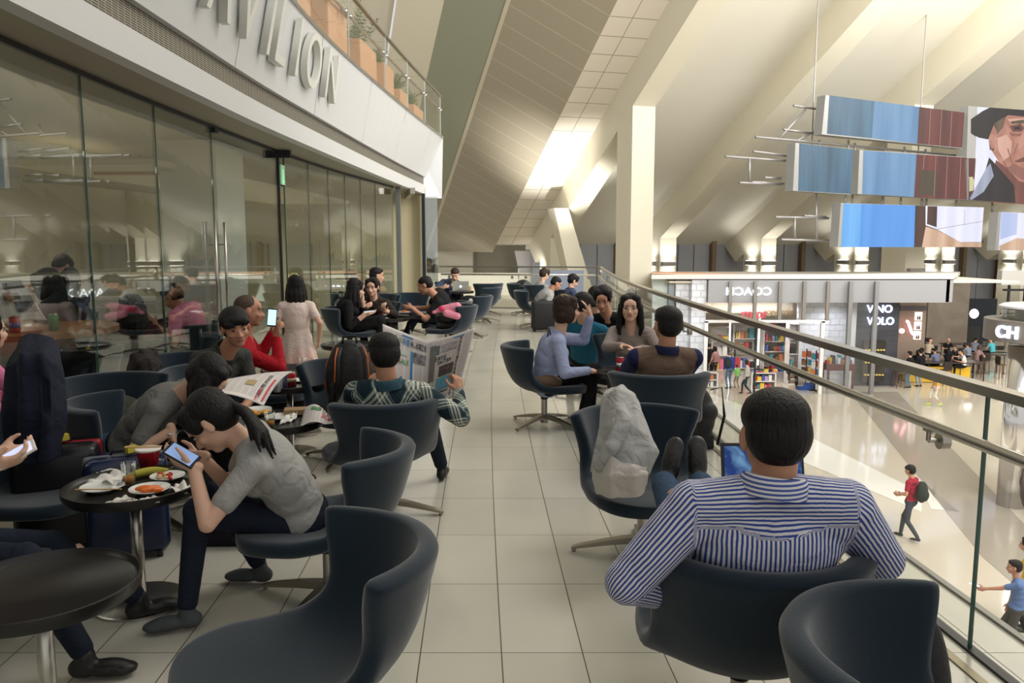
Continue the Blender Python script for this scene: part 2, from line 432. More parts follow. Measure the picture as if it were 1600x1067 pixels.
# vertical joints between parapet panels
jm = mat('panel_joint', srgb(170, 170, 168), .6)
mb = MB()
for y in (2.0, 4.6, 7.2, 9.8, 12.4, 15.0, 17.6):
    xb = lerp(y, [(b, a) for a, b in parb]); xt = lerp(y, [(b, a) for a, b in par])
    mb.prism([(xb + .001, y - .004, 3.05), (xb + .001, y + .004, 3.05), (xt + .001, y + .004, 3.955), (xt + .001, y - .004, 3.955)], (.003, 0, 0))
struct(mb.build('trim_5', jm))
# end of the parapet hangs past the fascia at the corner
struct(MB().prism([(-2.05, 18.72, 2.58), (-1.66, 18.95, 2.58), (-1.62, 18.95, 3.96), (-2.3, 18.72, 3.96)], (0, .12, 0)).build('wall_front_corner', WHITE_P))
# soffit between glass and fascia, and the deck of the floor above
L = [[V((gx(y) - 6.2, y, 2.652)), V((x, y, 2.652)), V((x, y, 2.70)), V((gx(y) - 6.2, y, 2.70))] for x, y in [(p[0] - .02, p[1]) for p in fac]]
struct(MB().ring_surf(L).build('ceiling_lounge', mat('lounge_ceiling', srgb(158, 150, 132), .5)), 'olive grey soffit over the glass wall')
L = [[V((-9, y, 3.90)), V((x - .1, y, 3.90)), V((x - .1, y, 3.95)), V((-9, y, 3.95))] for x, y in par]
struct(MB().ring_surf(L).build('floor_upper', CREAM), 'upper floor slab behind the parapet')
# ---------------------------------------------------------------- raised letters PAVILION on the parapet
LM = mat('letter_metal', srgb(214, 214, 206), .35, .0)
sgn = thing('sign_lettering', 'raised white PAVILION letters on the white parapet', 'sign', (-2.3, 8, 3.3))
px_t = lambda y, z: lerp(y, [(b, a) for a, b in parb]) + (lerp(y, [(b, a) for a, b in par]) - lerp(y, [(b, a) for a, b in parb])) * (z - 3.045) / .915
for ch, y in (('P', 5.75), ('A', 6.45), ('V', 7.12), ('I', 7.72), ('L', 8.10), ('I', 8.66), ('O', 9.28), ('N', 10.1)):
    me = text_mesh(ch, .86, .035, align='CENTER')
    xs = [v.co.x for v in me.vertices]; cx = (min(xs) + max(xs)) / 2
    for v in me.vertices:
        yy = y + (v.co.x - cx) * .92; zz = 3.27 + v.co.y * .98
        v.co = V((px_t(yy, zz) + .055 + v.co.z, yy, zz)) - sgn.location
    me.materials.clear(); me.materials.append(LM)
    o = bpy.data.objects.new('letter', me); COL.objects.link(o); o.parent = sgn
# ---------------------------------------------------------------- upper guard with planters and ferns
ug = thing('glass_railing', 'upper floor glass railing above the PAVILION parapet', 'railing', (-2, 12, 3.96))
pp = [(x - .03, y) for x, y in par]; ptab = [(b, a) for a, b in pp]
uj = [4, 6.4, 8.8, 11.2, 13.5, 15.3, 17.0, 18.85]
for a, b in zip(uj, uj[1:]):
    L = []
    for i in range(5):
        y = a + .01 + (b - a - .02) * i / 4; x = lerp(y, ptab)
        L.append([V((x - .006, y, 3.96)), V((x + .006, y, 3.96)), V((x + .006, y, 4.88)), V((x - .006, y, 4.88))])
    MB().ring_surf([[p - ug.location for p in q] for q in L]).build('glass_panel', GLASS, ug)
for y in uj[1:]:
    MB().box(V((lerp(y, ptab), y, 4.42)) - ug.location, (.016, .012, .92)).build('panel_edge', mat('pale_glass_edge', srgb(190, 200, 196), .2), ug)
tr = strip('top_rail', [p for p in pp if p[1] > 4], .06, 4.88, 4.91, STEEL); tr.parent = ug; tr.data.transform(Matrix.Translation(-ug.location))
MB().tube([V((lerp(y, ptab) - .07, y, 4.66)) - ug.location for y in [4 + 14.8 * i / 40 for i in range(41)]], .02).build('handrail', STEEL, ug, True)
for y in uj[1:]:
    for d in (-.12, .12):
        q = V((lerp(y + d, ptab), y + d, 4.60)) - ug.location
        MB().cyl(q + V((-.07, 0, 0)), q + V((.02, 0, 0)), .03).build('bracket', STEEL, ug, True)
TERRA = mat('terracotta_planter', srgb(196, 150, 116), .55)
LEAF = mat('fern_leaf', srgb(84, 108, 70), .55, noise_s=8, noise_a=.3)
for i, (y, w, h, d) in enumerate(((9.3, 1.1, .95, .5), (11.15, 1.0, .78, .5), (12.9, 1.15, .62, .5), (14.35, .8, .62, .45), (15.6, .8, .42, .4), (17.0, 1.1, .36, .4))):
    x = lerp(y, ptab) - .33
    o = MB().box((x, y, 3.965 + h / 2), (.42, w * .85, h), rz=-.08, bev=.02).build('planter', TERRA)
    tag(o, ['tallest terracotta planter box behind the upper glass railing, nearest to the letters', 'terracotta planter with a large dark fern, second along the upper railing', 'terracotta planter with upright fern fronds beside the upper railing', 'terracotta planter stepping down fourth along the upper railing', 'low terracotta planter fifth along the upper railing', 'lowest terracotta planter at the far end of the upper railing'][i], 'planter', 'terracotta planters on the upper floor')
    mb = MB(); rn = random.Random(i)
    for k in range(13):
        a = rn.uniform(0, 6.28); l = rn.uniform(.28, .55) * (1.2 if i < 3 else .75); lean = rn.uniform(.2, .9)
        yo = rn.uniform(-w * .32, w * .32); pts = []
        for t in range(9):
            u = t / 8; pts.append(V((x + math.cos(a) * l * u * lean, y + yo + math.sin(a) * l * u * lean, 3.965 + h + l * (u - .45 * u * u * lean))))
        mb.tube(pts, .005, 5)
        for t in range(1, 9):
            d = (pts[t] - pts[t - 1]).normalized(); s = d.cross(V((0, 0, 1))).normalized(); wl_ = .085 * math.sin(math.pi * (t / 9) ** .7) + .012
            for sg in (-1, 1):
                q = pts[t]; e = q + s * sg * wl_ + d * .03
                mb.bm.faces.new([mb.bm.verts.new(c) for c in (q - d * .014, e - d * .004 , e + d * .006, q + d * .014)])
    o = mb.build('fern', LEAF, normals=False)
    tag(o, ['dark fern spilling from the tallest terracotta planter', 'big dark leafed fern hanging over the upper railing planter', 'green fern with upright fronds in a terracotta planter', 'small fern in the fourth terracotta planter', 'small drooping fern in the low fifth planter', 'small fern at the far end of the upper railing'][i], 'fern', 'ferns on the upper floor')
# ---------------------------------------------------------------- lounge room behind the glass
LW = mat('lounge_wall', srgb(196, 188, 168), .6)
struct(MB().box((-8.95, 6.2, 1.4), (.1, 25, 2.8)).build('wall_left', LW), 'pale lounge back wall behind the glass')
struct(MB().box((-5.5, 18.6, 1.4), (7.0, .1, 2.8)).build('wall_lounge_end', mat('lounge_end_wall', srgb(196, 186, 150), .6)), 'lounge end wall')
struct(MB().box((-5.5, -5.9, 1.4), (7.0, .1, 2.8)).build('wall_lounge_back', LW))
struct(MB().box((-3.55, 9.3, 1.32), (.62, .9, 2.63)).build('wall_lounge_pillar', mat('white_pillar', srgb(215, 214, 206), .5)), 'white pillar behind the glass doors')
struct(MB().box((-4.3, 12.4, 2.35), (1.6, 8, .06), rz=-.05).build('ceiling_lounge_cove', mat('cove_panel', srgb(215, 205, 180), .5)))
o = MB().box((-4.0, 9.2, 2.33), (1.5, .05, .09)).build('trim_6', mat('orange_bulkhead', srgb(196, 150, 110), .5)); struct(o)
for y in (1.5, 5.5, 9.5, 13.5):
    area('lounge_ceiling_light', (-5.9, y, 2.6), (-5.9, y, 0), 1.6, 42, (1, .93, .8))
o = thing('exit_sign', 'small green exit sign hanging behind the glass door', 'sign', (-2.86, 10.06, 2.36))
MB().box((0, 0, 0), (.02, .16, .24)).build('sign_plate', mat('exit_plate', srgb(170, 190, 170), .4, emit=srgb(110, 200, 130), estr=.25), o)
text_obj('lettering', 'EXIT', .085, mat('exit_green', (.1, .6, .25), .5, emit=(.1, .9, .35), estr=1.3), Matrix.Translation((.013, 0, .0)) @ Matrix.Rotation(R(90), 4, 'Z') @ Matrix.Rotation(R(90), 4, 'X') @ Matrix.Rotation(R(90), 4, 'Z') @ Matrix.Translation((-.1, -.03, 0)), o)
# interior sofas of pale upholstery
SOFA = mat('sofa_fabric', srgb(150, 142, 134), .8, bump=.2)
def sofa(x, y, rz, label):
    t = thing('sofa', label, 'sofa', (x, y, 0), rz, 'pale sofas inside the lounge')
    MB().box((0, 0, .185), (1.7, .75, .37), bev=.05).build('seat', SOFA, t, True)
    MB().box((0, -.33, .56), (1.7, .18, .50), bev=.06).build('backrest', SOFA, t, True)
    for sx in (-.88, .88): MB().box((sx, 0, .29), (.14, .75, .58), bev=.04).build('armrest', SOFA, t, True)
sofa(-6.6, 4.6, 0, 'pale sofa inside the lounge behind the newspaper reader')
sofa(-6.3, 8.6, 0, 'pale sofa inside the lounge behind the man in pink')
sofa(-5.6, 11.0, 0, 'pale sofa deep inside the lounge by the pillar')
# ================================================================== HALL: roof, ribs, columns
RD = V((-.24296, .85915, -.45037)); RW = V((.96226, .27212, 0)); RN = V((-.12255, .43337, .89284)); RQ = V((2.8, 57.6, 2.1))
RH = V((-.27212, .96226, 0))
def rp(w, d, n): return RQ + RW * w + RD * d + RN * n
def slab(name, w0, n0, w1, n1, d0, d1, m, t=.25, label=None):
    a, b = rp(w0, d0, n0), rp(w1, d0, n1); c, e = rp(w1, d1, n1), rp(w0, d1, n0)
    nn = (b - a).cross(e - a).normalized()
    if nn.dot(V((0, 0, 1))) < 0: nn = -nn
    return struct(MB().prism([a, b, c, e], nn * t).build(name, m), label)
ROOF = mat('roof_plaster', srgb(226, 222, 208), .7, noise_s=.25, noise_a=.03)
slab('ceiling_hall', -1.3, 0, 75, 0, -62, 2.2, ROOF, label='sloping cream plaster roof of the hall')
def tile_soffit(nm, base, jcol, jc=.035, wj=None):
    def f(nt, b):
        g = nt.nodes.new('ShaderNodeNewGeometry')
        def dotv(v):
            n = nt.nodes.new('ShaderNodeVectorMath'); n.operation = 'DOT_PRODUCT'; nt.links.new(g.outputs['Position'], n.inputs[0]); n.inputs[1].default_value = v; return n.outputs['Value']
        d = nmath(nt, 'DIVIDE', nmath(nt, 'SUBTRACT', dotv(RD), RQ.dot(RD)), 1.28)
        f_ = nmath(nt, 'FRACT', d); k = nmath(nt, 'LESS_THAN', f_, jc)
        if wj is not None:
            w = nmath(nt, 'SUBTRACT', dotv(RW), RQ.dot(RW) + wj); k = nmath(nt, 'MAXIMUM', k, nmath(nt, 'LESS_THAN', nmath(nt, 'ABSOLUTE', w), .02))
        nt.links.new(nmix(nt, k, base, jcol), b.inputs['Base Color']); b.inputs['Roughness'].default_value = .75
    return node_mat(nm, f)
slab('ceiling_strip', -3.75, 0, -1.3, 0, -62, 1.4, tile_soffit('tile_strip', srgb(222, 214, 200), srgb(150, 140, 124), wj=-2.6), .25, 'pale tiled strip of ceiling beside the first rib')
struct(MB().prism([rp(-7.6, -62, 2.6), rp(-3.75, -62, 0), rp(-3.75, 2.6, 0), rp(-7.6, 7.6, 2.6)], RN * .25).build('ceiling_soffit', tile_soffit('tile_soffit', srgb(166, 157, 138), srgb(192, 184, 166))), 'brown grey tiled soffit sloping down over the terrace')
slab('ceiling_soffit_trim', -7.75, 2.68, -7.5, 2.54, -62, 7.6, mat('soffit_trim', srgb(206, 198, 176), .6), .1)
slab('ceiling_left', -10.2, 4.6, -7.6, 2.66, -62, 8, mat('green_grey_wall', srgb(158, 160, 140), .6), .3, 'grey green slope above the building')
slab('ceiling_left_rib', -12.5, 5.0, -10.2, 4.6, -62, 2, CREAM, .3)
slab('ceiling_far_left', -60, 8.4, -12.5, 5.6, -62, 2, ROOF, .3)
slab('ceiling_far_left_rib', -15.5, 5.2, -14.6, 5.0, -62, 2, CREAM, .4)
RIBW, RIBH, SP = 1.25, 1.85, 8.05
def rib(w, m=CREAM):
    a = [rp(w, -62, 0), rp(w + RIBW, -62, 0), rp(w + RIBW, -62, -RIBH), rp(w, -62, -RIBH)]
    e = 0.5
    b = [rp(w, e + 1.0, 0), rp(w + RIBW, e + 1.0, 0), rp(w + RIBW, e - .0, -RIBH), rp(w, e - .0, -RIBH)]
    return struct(MB().ring_surf([a, b]).build('ceiling_rib', m), 'sloping white roof rib')
def column(w, back, z1, width=1.25, depth=2.3, z0=-5.3, name='wall_column', m=CREAM):
    """box column under a rib; back = distance from the hall wall towards the terrace"""
    p = RQ + RW * w - RH * back
    pts = [p, p + RW * width, p + RW * width - RH * depth, p - RH * depth]
    pts = [V((q.x, q.y, z0)) for q in pts]
    return struct(MB().prism(pts, (0, 0, z1 - z0)).build(name, m), 'white roof column')
for k in range(8):
    w = -1.3 + SP * k
    rib(w)
    column(w, 1.5, 4.3)
# nearer supports under the first and third ribs
def top_at(back): return 2.1 + back * .525 + .9
# columns rise into the rib above them
column(-1.3, 14.8, top_at(14.8) - .3, 1.25, 1.9)
column(-1.3 + 2 * SP, 16.0, top_at(16.0) - .3, 1.25, 1.9)
# raking strut beside the second column
a, b = at(868, 330, 50), at(925, 470, 50)
struct(MB().prism([at(866, 325, 50), at(888, 325, 50), at(958, 560, 50), at(917, 560, 50)], (-.35, 1.4, 0)).build('wall_strut', CREAM), 'raking white strut')
# ---------------------------------------------------------------- far hall wall of grey panels
def wallp(w, back=0, z=0): p = RQ + RW * w - RH * back; return V((p.x, p.y, z))
WR = mat('hall_wall_plaster', srgb(196, 192, 182), .6)
struct(MB().prism([wallp(-1.0, -1.2, -5.3), wallp(75, -1.2, -5.3), wallp(75, -1.2, 2.6), wallp(-1.0, -1.2, 2.6)], RH * .3).build('wall_hall', GREY_PANEL), 'grey panelled far wall of the hall')
fin = MB(); jn = MB()
for k in range(8):
    w0 = -1.3 + SP * k + RIBW
    for i in range(1, 5):
        w = w0 + (SP - RIBW) * i / 5
        if i in (1, 4): fin.prism([wallp(w, -1.25, -5.3), wallp(w + .35, -1.25, -5.3), wallp(w + .35, -.7, -5.3), wallp(w, -.7, -5.3)], (0, 0, 7.9))
        else: jn.prism([wallp(w, -1.2, -5.3), wallp(w + .06, -1.2, -5.3), wallp(w + .06, -1.17, -5.3), wallp(w, -1.17, -5.3)], (0, 0, 7.6))
struct(fin.build('trim_7', BRONZE), 'bronze fins on the hall wall'); struct(jn.build('trim_8', mat('dark_joint', srgb(70, 72, 76), .6)), 'dark joints of the grey panels')
# wall lamps on the columns
SB = mat('sconce_body', srgb(150, 145, 138), .4)
SG = mat('sconce_glow', (1, .97, .9), .5, emit=(1, .97, .92), estr=6)
scn = 0
for k, side in ((1, 0), (2, 0), (3, 0), (4, 0), (5, 0)):
    w = -1.3 + SP * k
    q = wallp(w + RIBW / 2, 3.96, .15)
    for j, (ofs, ax) in enumerate(((q, RW), (wallp(w - .16, 2.7, .15), RH))):
        t = thing('wall_lamp', 'box wall lamp on the %s face of the %s hall column' % (['front', 'side'][j], ['', 'second', 'third', 'fourth', 'fifth', 'sixth'][k]), 'wall lamp', ofs, math.atan2(ax.y, ax.x), 'box wall lamps on the hall columns')
        MB().box((0, .0 if j == 0 else .0, 0), (1.05, .3, .32)).build('housing', SB, t)
        MB().box((0, 0, .165), (.95, .22, .01)).build('lamp_glass', SG, t)
        MB().box((0, 0, -.165), (.95, .22, .01)).build('lamp_glass', SG, t)
        out = -RH if j == 0 else -RW
        for zz, tz in ((.45, 2.2), (-.15, -2.0)):
            spot('sconce_lamp', ofs + out * .75 + V((0, 0, zz - .15)), ofs - out * .2 + V((0, 0, tz)), 120, 120, .15, (1, .97, .92))
o = thing('wall_lamp', 'box shaped wall lamp on the tall column behind the first shop', 'wall lamp', wallp(-1.3 + 2 * SP + .6, 18.05, .02), math.atan2(RW.y, RW.x), 'box wall lamps on the hall columns')
MB().box((0, 0, 0), (1.0, .3, .32)).build('housing', SB, o); MB().box((0, 0, -.165), (.9, .22, .01)).build('lamp_glass', SG, o)
spot('sconce_lamp', V(o.location) - RH * .6 + V((0, 0, -.2)), V(o.location) + V((0, 0, -2.2)), 260, 100, .15)
# ---------------------------------------------------------------- concourse floor
def hall_floor(nt, b):
    g = nt.nodes.new('ShaderNodeNewGeometry'); n = nt.nodes.new('ShaderNodeTexNoise'); n.inputs['Scale'].default_value = 40; n.inputs['Detail'].default_value = 5
    nt.links.new(g.outputs['Position'], n.inputs['Vector'])
    nt.links.new(nmix(nt, n.outputs[0], srgb(186, 176, 158), srgb(204, 196, 180)), b.inputs['Base Color']); b.inputs['Roughness'].default_value = .09; b.inputs['Specular IOR Level'].default_value = .6
struct(MB().box((25, 30, -5.4), (110, 80, .2)).build('floor_hall', node_mat('terrazzo', hall_floor)), 'polished beige concourse floor')
T2 = mat('terrazzo_grey', srgb(156, 148, 136), .09, noise_s=30, noise_a=.06); T3 = mat('terrazzo_white', srgb(222, 220, 212), .08)
gl = lambda x, y: on(x, y, -5.296)
k_ = 9
for poly, m in (([(1328, 612), (1402, 612), (1640, 860), (1640, 960), (1535, 870)], T2), ([(1100, 612), (1180, 640), (1440, 770), (1440, 800), (1180, 690), (1070, 640)], T3),
                ([(1430, 742), (1500, 800), (1455, 795)], T3)):
    struct(MB().prism([gl(*p) for p in poly], (0, 0, .002)).build('floor_inlay', m), 'stone inlay in the concourse floor')
# ---------------------------------------------------------------- beyond the terrace end: deck, white wall, concrete recess
CONC = mat('raw_concrete', srgb(140, 134, 116), .8, noise_s=1.2, noise_a=.12)
struct(MB().prism([(-16, 20, -2.5), (2.1, 20, -2.5), (7.2, 64, -2.5), (-16, 64, -2.5)], (0, 0, .2)).build('floor_deck', mat('deck_floor', srgb(196, 188, 168), .3)), 'service deck beyond the terrace')
struct(MB().box((-6, 60, -1.5), (24, .4, 1.75)).build('wall_low', mat('white_low_wall', srgb(232, 230, 212), .5, emit=srgb(232, 230, 212), estr=.0)), 'low white wall beyond the far railing')
struct(MB().box((-8, 66, 1), (40, .5, 8)).build('wall_concrete', CONC), 'raw concrete wall under the soffit')
struct(MB().box((-4.6, 64, .8), (3.0, 2, 3.5)).build('wall_concrete_block', mat('pale_concrete', srgb(176, 170, 150), .7)))
struct(MB().prism([at(804, 392, 60.5), at(832, 392, 60.5), at(842, 432, 60.5), at(812, 432, 60.5)], (0, 1.5, 0)).build('wall_buttress', mat('grey_plaster', srgb(180, 176, 172), .7)))
spot('deck_light', (-4, 54, .2), (-4, 60, -1.9), 420, 100, .5); spot('deck_light', (1.5, 54, .2), (1.5, 60, -1.9), 420, 100, .5)

o = MB().box(((877 - 800) / 1240 * 43.5, 43.5, -1.1), (2.4, .3, 2.4)).build('information_panel', mat('blue_grey_panel', srgb(138, 148, 170), .4)); tag(o, 'blue grey information panel standing beyond the far railing', 'panel')
# ================================================================== PEOPLE
SKIN = mat('skin', srgb(206, 160, 134), .5, spec=.35, noise_s=14, noise_a=.05)
SKIN2 = mat('skin_pale', srgb(216, 174, 150), .5, spec=.35, noise_s=14, noise_a=.05)
SKIN3 = mat('skin_tan', srgb(188, 138, 112), .5, spec=.35, noise_s=14, noise_a=.05)
EYEW = mat('eye_white', srgb(190, 182, 174), .6); IRIS = mat('eye_dark', srgb(28, 18, 14), .2)
LIPS = mat('lips', srgb(168, 96, 88), .5); BROW = mat('eyebrow_hair', srgb(30, 22, 20), .8)
def hair_mat(name, c):
    def f(nt, b):
        tc = nt.nodes.new('ShaderNodeTexCoord'); mp = nt.nodes.new('ShaderNodeMapping'); mp.inputs['Scale'].default_value = (60, 60, 9)
        n = nt.nodes.new('ShaderNodeTexNoise'); n.inputs['Scale'].default_value = 2.4; n.inputs['Detail'].default_value = 5
        nt.links.new(tc.outputs['Object'], mp.inputs[0]); nt.links.new(mp.outputs[0], n.inputs['Vector'])
        nt.links.new(nmix(nt, n.outputs[0], tuple(x * .3 for x in c), tuple(x * 1.3 for x in c)), b.inputs['Base Color'])
        bp = nt.nodes.new('ShaderNodeBump'); bp.inputs['Strength'].default_value = .9; bp.inputs['Distance'].default_value = .008
        nt.links.new(n.outputs[0], bp.inputs['Height']); nt.links.new(bp.outputs[0], b.inputs['Normal']); b.inputs['Roughness'].default_value = .5; b.inputs['Specular IOR Level'].default_value = .22
    return node_mat(name, f)
H_BLACK = hair_mat('black_hair', (.012, .010, .010)); H_BROWN = hair_mat('brown_hair', (.045, .026, .018)); H_GREY = hair_mat('thinning_hair', (.10, .065, .045))
def cloth(name, c, bump=.5, rough=.85, wr=9, sheen=.0, na=.08):
    """woven cloth with soft creases"""
    def f(nt, b):
        tc = nt.nodes.new('ShaderNodeTexCoord')
        n = nt.nodes.new('ShaderNodeTexNoise'); n.inputs['Scale'].default_value = wr; n.inputs['Detail'].default_value = 2.5; n.inputs['Distortion'].default_value = 1.4
        nt.links.new(tc.outputs['Object'], n.inputs['Vector'])
        bp = nt.nodes.new('ShaderNodeBump'); bp.inputs['Strength'].default_value = bump; bp.inputs['Distance'].default_value = .035
        nt.links.new(n.outputs[0], bp.inputs['Height']); nt.links.new(bp.outputs[0], b.inputs['Normal'])
        n2 = nt.nodes.new('ShaderNodeTexNoise'); n2.inputs['Scale'].default_value = 220
        nt.links.new(tc.outputs['Object'], n2.inputs['Vector'])
        nt.links.new(nmix(nt, n2.outputs[0], tuple(x * (1 - na) for x in c), tuple(min(1, x * (1 + na)) for x in c)), b.inputs['Base Color'])
        b.inputs['Roughness'].default_value = rough; b.inputs['Specular IOR Level'].default_value = .25
        if sheen: b.inputs['Sheen Weight'].default_value = sheen
    return node_mat(name, f)
def remesh(mb, name, material, parent, vox, it=4, fac=.5):
    o = mb.build(name, material, parent)
    m = o.modifiers.new('r', 'REMESH'); m.mode = 'VOXEL'; m.voxel_size = vox; m.use_smooth_shade = True
    if it:
        s = o.modifiers.new('s', 'SMOOTH'); s.iterations = it; s.factor = fac
    apply_mods(o)
    for p in o.data.polygons: p.use_smooth = True
    return o
def ik(S, T, l1, l2, pole):
    S, T = V(S), V(T); d = T - S; L = d.length; mx = (l1 + l2) * .998
    if L > mx: T = S + d * (mx / L); d = T - S; L = mx
    if L < abs(l1 - l2) + .02: L = abs(l1 - l2) + .02
    u = d.normalized(); a = (l1 * l1 - l2 * l2 + L * L) / (2 * L); h = math.sqrt(max(0, l1 * l1 - a * a))
    p = V(pole); p = p - u * p.dot(u); p = p.normalized() if p.length > 1e-4 else V((0, 0, 1))
    return S + u * a + p * h, T
def rot_to(x, y, z): return Matrix((x, y, z)).transposed()
def hand_prims(mb, wrist, d, n, s=1.0, curl=.5, side=1, seg=8, thumb=.6, fat=1.0):
    """palm, four unequal bent fingers and a side thumb; d = hand direction, n = palm normal, side = +1 when the thumb lies along d x n"""
    d = V(d).normalized(); n = V(n); n = (n - d * n.dot(d)).normalized(); sx = d.cross(n) * side
    w = V(wrist)
    M = rot_to(sx, d, n)
    mb.ell(w + d * .045 * s, (.036 * s * fat, .052 * s, .016 * s * fat), M, 14, 8)
    mb.cap(w - d * .02 * s, .024 * s * fat, w + d * .03 * s, .024 * s * fat, 12)
    for k, (off, L, r, c2) in enumerate(((.027, .072, .0086, .85), (.010, .080, .009, 1), (-.008, .074, .0086, 1.1), (-.024, .058, .0076, 1.25))):
        p = w + (d * .080 + sx * off) * s; dd = (d + sx * off * 3).normalized(); a = 0
        mb.cap(w + (d * .04 + sx * off * .8) * s, .011 * s * fat, p, .0098 * s * fat, seg)
        for j, fr in enumerate((.44, .31, .25)):
            a += curl * c2 * (.75 if j == 0 else .95)
            v = dd * math.cos(a) + n * math.sin(a); q = p + v * L * fr * s
            mb.cap(p, r * s * fat * (1 - .06 * j), q, r * s * fat * (.94 - .07 * j), seg); p = q
    b = w + (d * .018 + sx * .026) * s; v = (d * .62 + sx * .75 + n * (.1 + .5 * thumb)).normalized(); q = b + v * .042 * s
    mb.cap(b, .0125 * s * fat, q, .011 * s * fat, seg)
    v2 = (d * .9 + sx * (.5 - .5 * thumb) + n * (.1 + .6 * thumb)).normalized(); q2 = q + v2 * .034 * s; mb.cap(q, .0105 * s * fat, q2, .0085 * s * fat, seg)

def person(label, pel, neck, face=0, head=(0, 0, 0), R_=None, L_=None, fR=None, fL=None, s=1.0, bulk=1.0, vox=.007,
           shirt=None, sleeve='short', pants=None, shorts=False, shoe=None, skin=None, hair='short', hairm=None,
           elbR=(.6, -.3, -.7), elbL=(-.6, -.3, -.7), kneeR=(.15, .6, .8), kneeL=(-.15, .6, .8), handR={}, handL={},
           headoff=None, neckfwd=.25, female=False, extra=None, name='person', group=None, toe=None, skirt=None, noface=False, sl_full_r=None, shz=0.0, collar=None, open_body=None, vest=None, shs=1.0, hs_=1.12):
    """one figure; every joint in world metres, directions in the figure's own frame (x right, y forward, z up)"""
    skin = skin or SKIN; hairm = hairm or H_BLACK; shoe = shoe or BLACK_LEATHER
    pel, neck = V(pel), V(neck)
    root = thing(name, label, 'person', (pel.x, pel.y, pel.z - .5), 0, group); O = V(root.location)
    fa = R(face); fw = V((-math.sin(fa), math.cos(fa), 0)); rt = V((math.cos(fa), math.sin(fa), 0)); up = V((0, 0, 1))
    wd = lambda d: rt * d[0] + fw * d[1] + up * d[2]
    P, Nk = pel - O, neck - O
    sp = (Nk - P); su = sp.normalized(); rx_ = (rt - su * rt.dot(su)).normalized(); fx = su.cross(rx_)
    if fx.dot(fw) < 0 and abs(fx.dot(fw)) > .2: fx = -fx
    bow = -fx * (.035 * s)          # the back rounds a little
    L = sp.length
    q = lambda t: P + sp * t + bow * math.sin(math.pi * min(1, t))
    M = rot_to(rx_, fx, su)
    sh = (.152 if female else .175) * s * (.5 + .5 * bulk); hipw = .085 * s
    Sr, Sl = q(.90) + rx_ * sh + up * shz, q(.90) - rx_ * sh + up * shz
    Hr, Hl = P + rt * hipw - up * .02, P - rt * hipw - up * .02
    ua, fo = .275 * s, .245 * s; th, sk = .425 * s, .415 * s
    k = bulk * s
    def torso(mb, inf=0.0, low=True):
        i = inf
        if low: mb.ell(q(.02), ((.155 if not female else .158) * k + i, .115 * k + i, .13 * s + i), M)
        mb.ell(q(.27), ((.140 if not female else .125) * k + i, .105 * k + i, .17 * s + i), M)
        mb.ell(q(.50), ((.150 if not female else .132) * k + i, .108 * k + i, .17 * s + i), M)
        mb.ell(q(.70), ((.165 if not female else .145) * k + i, .108 * k + i, .155 * s + i), M)
        mb.cap(q(.86) + rx_ * sh * .80, .058 * k + i, q(.86) - rx_ * sh * .80, .058 * k + i, 18)
        mb.cap(Sr, .052 * k + i, q(.97) + rx_ * .03, .042 * k + i); mb.cap(Sl, .052 * k + i, q(.97) - rx_ * .03, .042 * k + i)
        if female: 
            for sg in (-1, 1): mb.ell(q(.66) + rx_ * .065 * k * sg + fx * .075 * k, (.058 * k + i, .055 * k + i, .06 * k + i), M)
    arms = []
    for S, T, pole, hs, sd in ((Sr, R_, elbR, handR, 1), (Sl, L_, elbL, handL, -1)):
        if T is None: T = pel + rt * .2 * sd + fw * .3 + up * .02
        if hs is None: continue
        E, W = ik(S, V(T) - O, ua, fo, wd(pole)); arms.append((S, E, W, hs, sd))
    legs = []
    for Hh, T, pole, sd in ((Hr, fR, kneeR, 1), (Hl, fL, kneeL, -1)):
        if T is None: T = V((pel.x, pel.y, 0)) + fw * .42 + rt * .11 * sd + up * (.08)
        K, A = ik(Hh, V(T) - O, th, sk, wd(pole)); legs.append((Hh, K, A, sd))
    # ---- head frame
    hy, hp, hr = (R(a) for a in head)
    F = (fw * math.cos(hy) + -rt * math.sin(hy)); X = (rt * math.cos(hy) + fw * math.sin(hy))
    F2 = F * math.cos(hp) + up * math.sin(hp); U2 = X.cross(F2); X2 = X * math.cos(hr) + U2 * math.sin(hr); U3 = X2.cross(F2)
    HM = rot_to(X2, F2, U3)
    hc = (V(headoff) - O) if headoff else Nk + (su * (1 - neckfwd) + F * neckfwd).normalized() * .085 * s + U3 * .105 * s + F2 * .02 * s
    s_body = s; s = s * hs_; h = lambda x, y, z, s=s: hc + HM @ (V((x, y, z)) * s)
    bm = MB()
    def HE(c, r, rr=None):
        bm.ell(h(*c), tuple(a * s for a in r), HM @ (rr or Matrix.Identity(3)), 20, 12)
    HE((0, -.014, .030), (.073, .090, .082)); HE((0, .018, -.022), (.060, .066, .082)); HE((0, .048, -.080), (.029, .030, .024)); HE((0, .01, -.062), (.050, .055, .04))
    HE((0, .062, .038), (.05, .022, .03))
    bm.cap(h(0, .078, .004), .0085 * s, h(0, .100, -.028), .0115 * s, 10)
    for sg in (-1, 1):
        HE((sg * .012, .090, -.032), (.009, .010, .008)); HE((sg * .036, .055, -.024), (.022, .022, .020)); HE((sg * .031, .074, .024), (.022, .010, .007))
        HE((sg * .074, -.008, -.006), (.008, .018, .031), Matrix.Rotation(sg * -.25, 3, 'Z'))
    HE((0, .076, -.055), (.023, .013, .013))
    bm.cap(Nk - su * .05 * s, .062 * k ** .5, hc + HM @ V((0, -.022, -.055)) * s, (.050 if not female else .043) * s, 18)
    s = s_body; torso(bm, -.010)
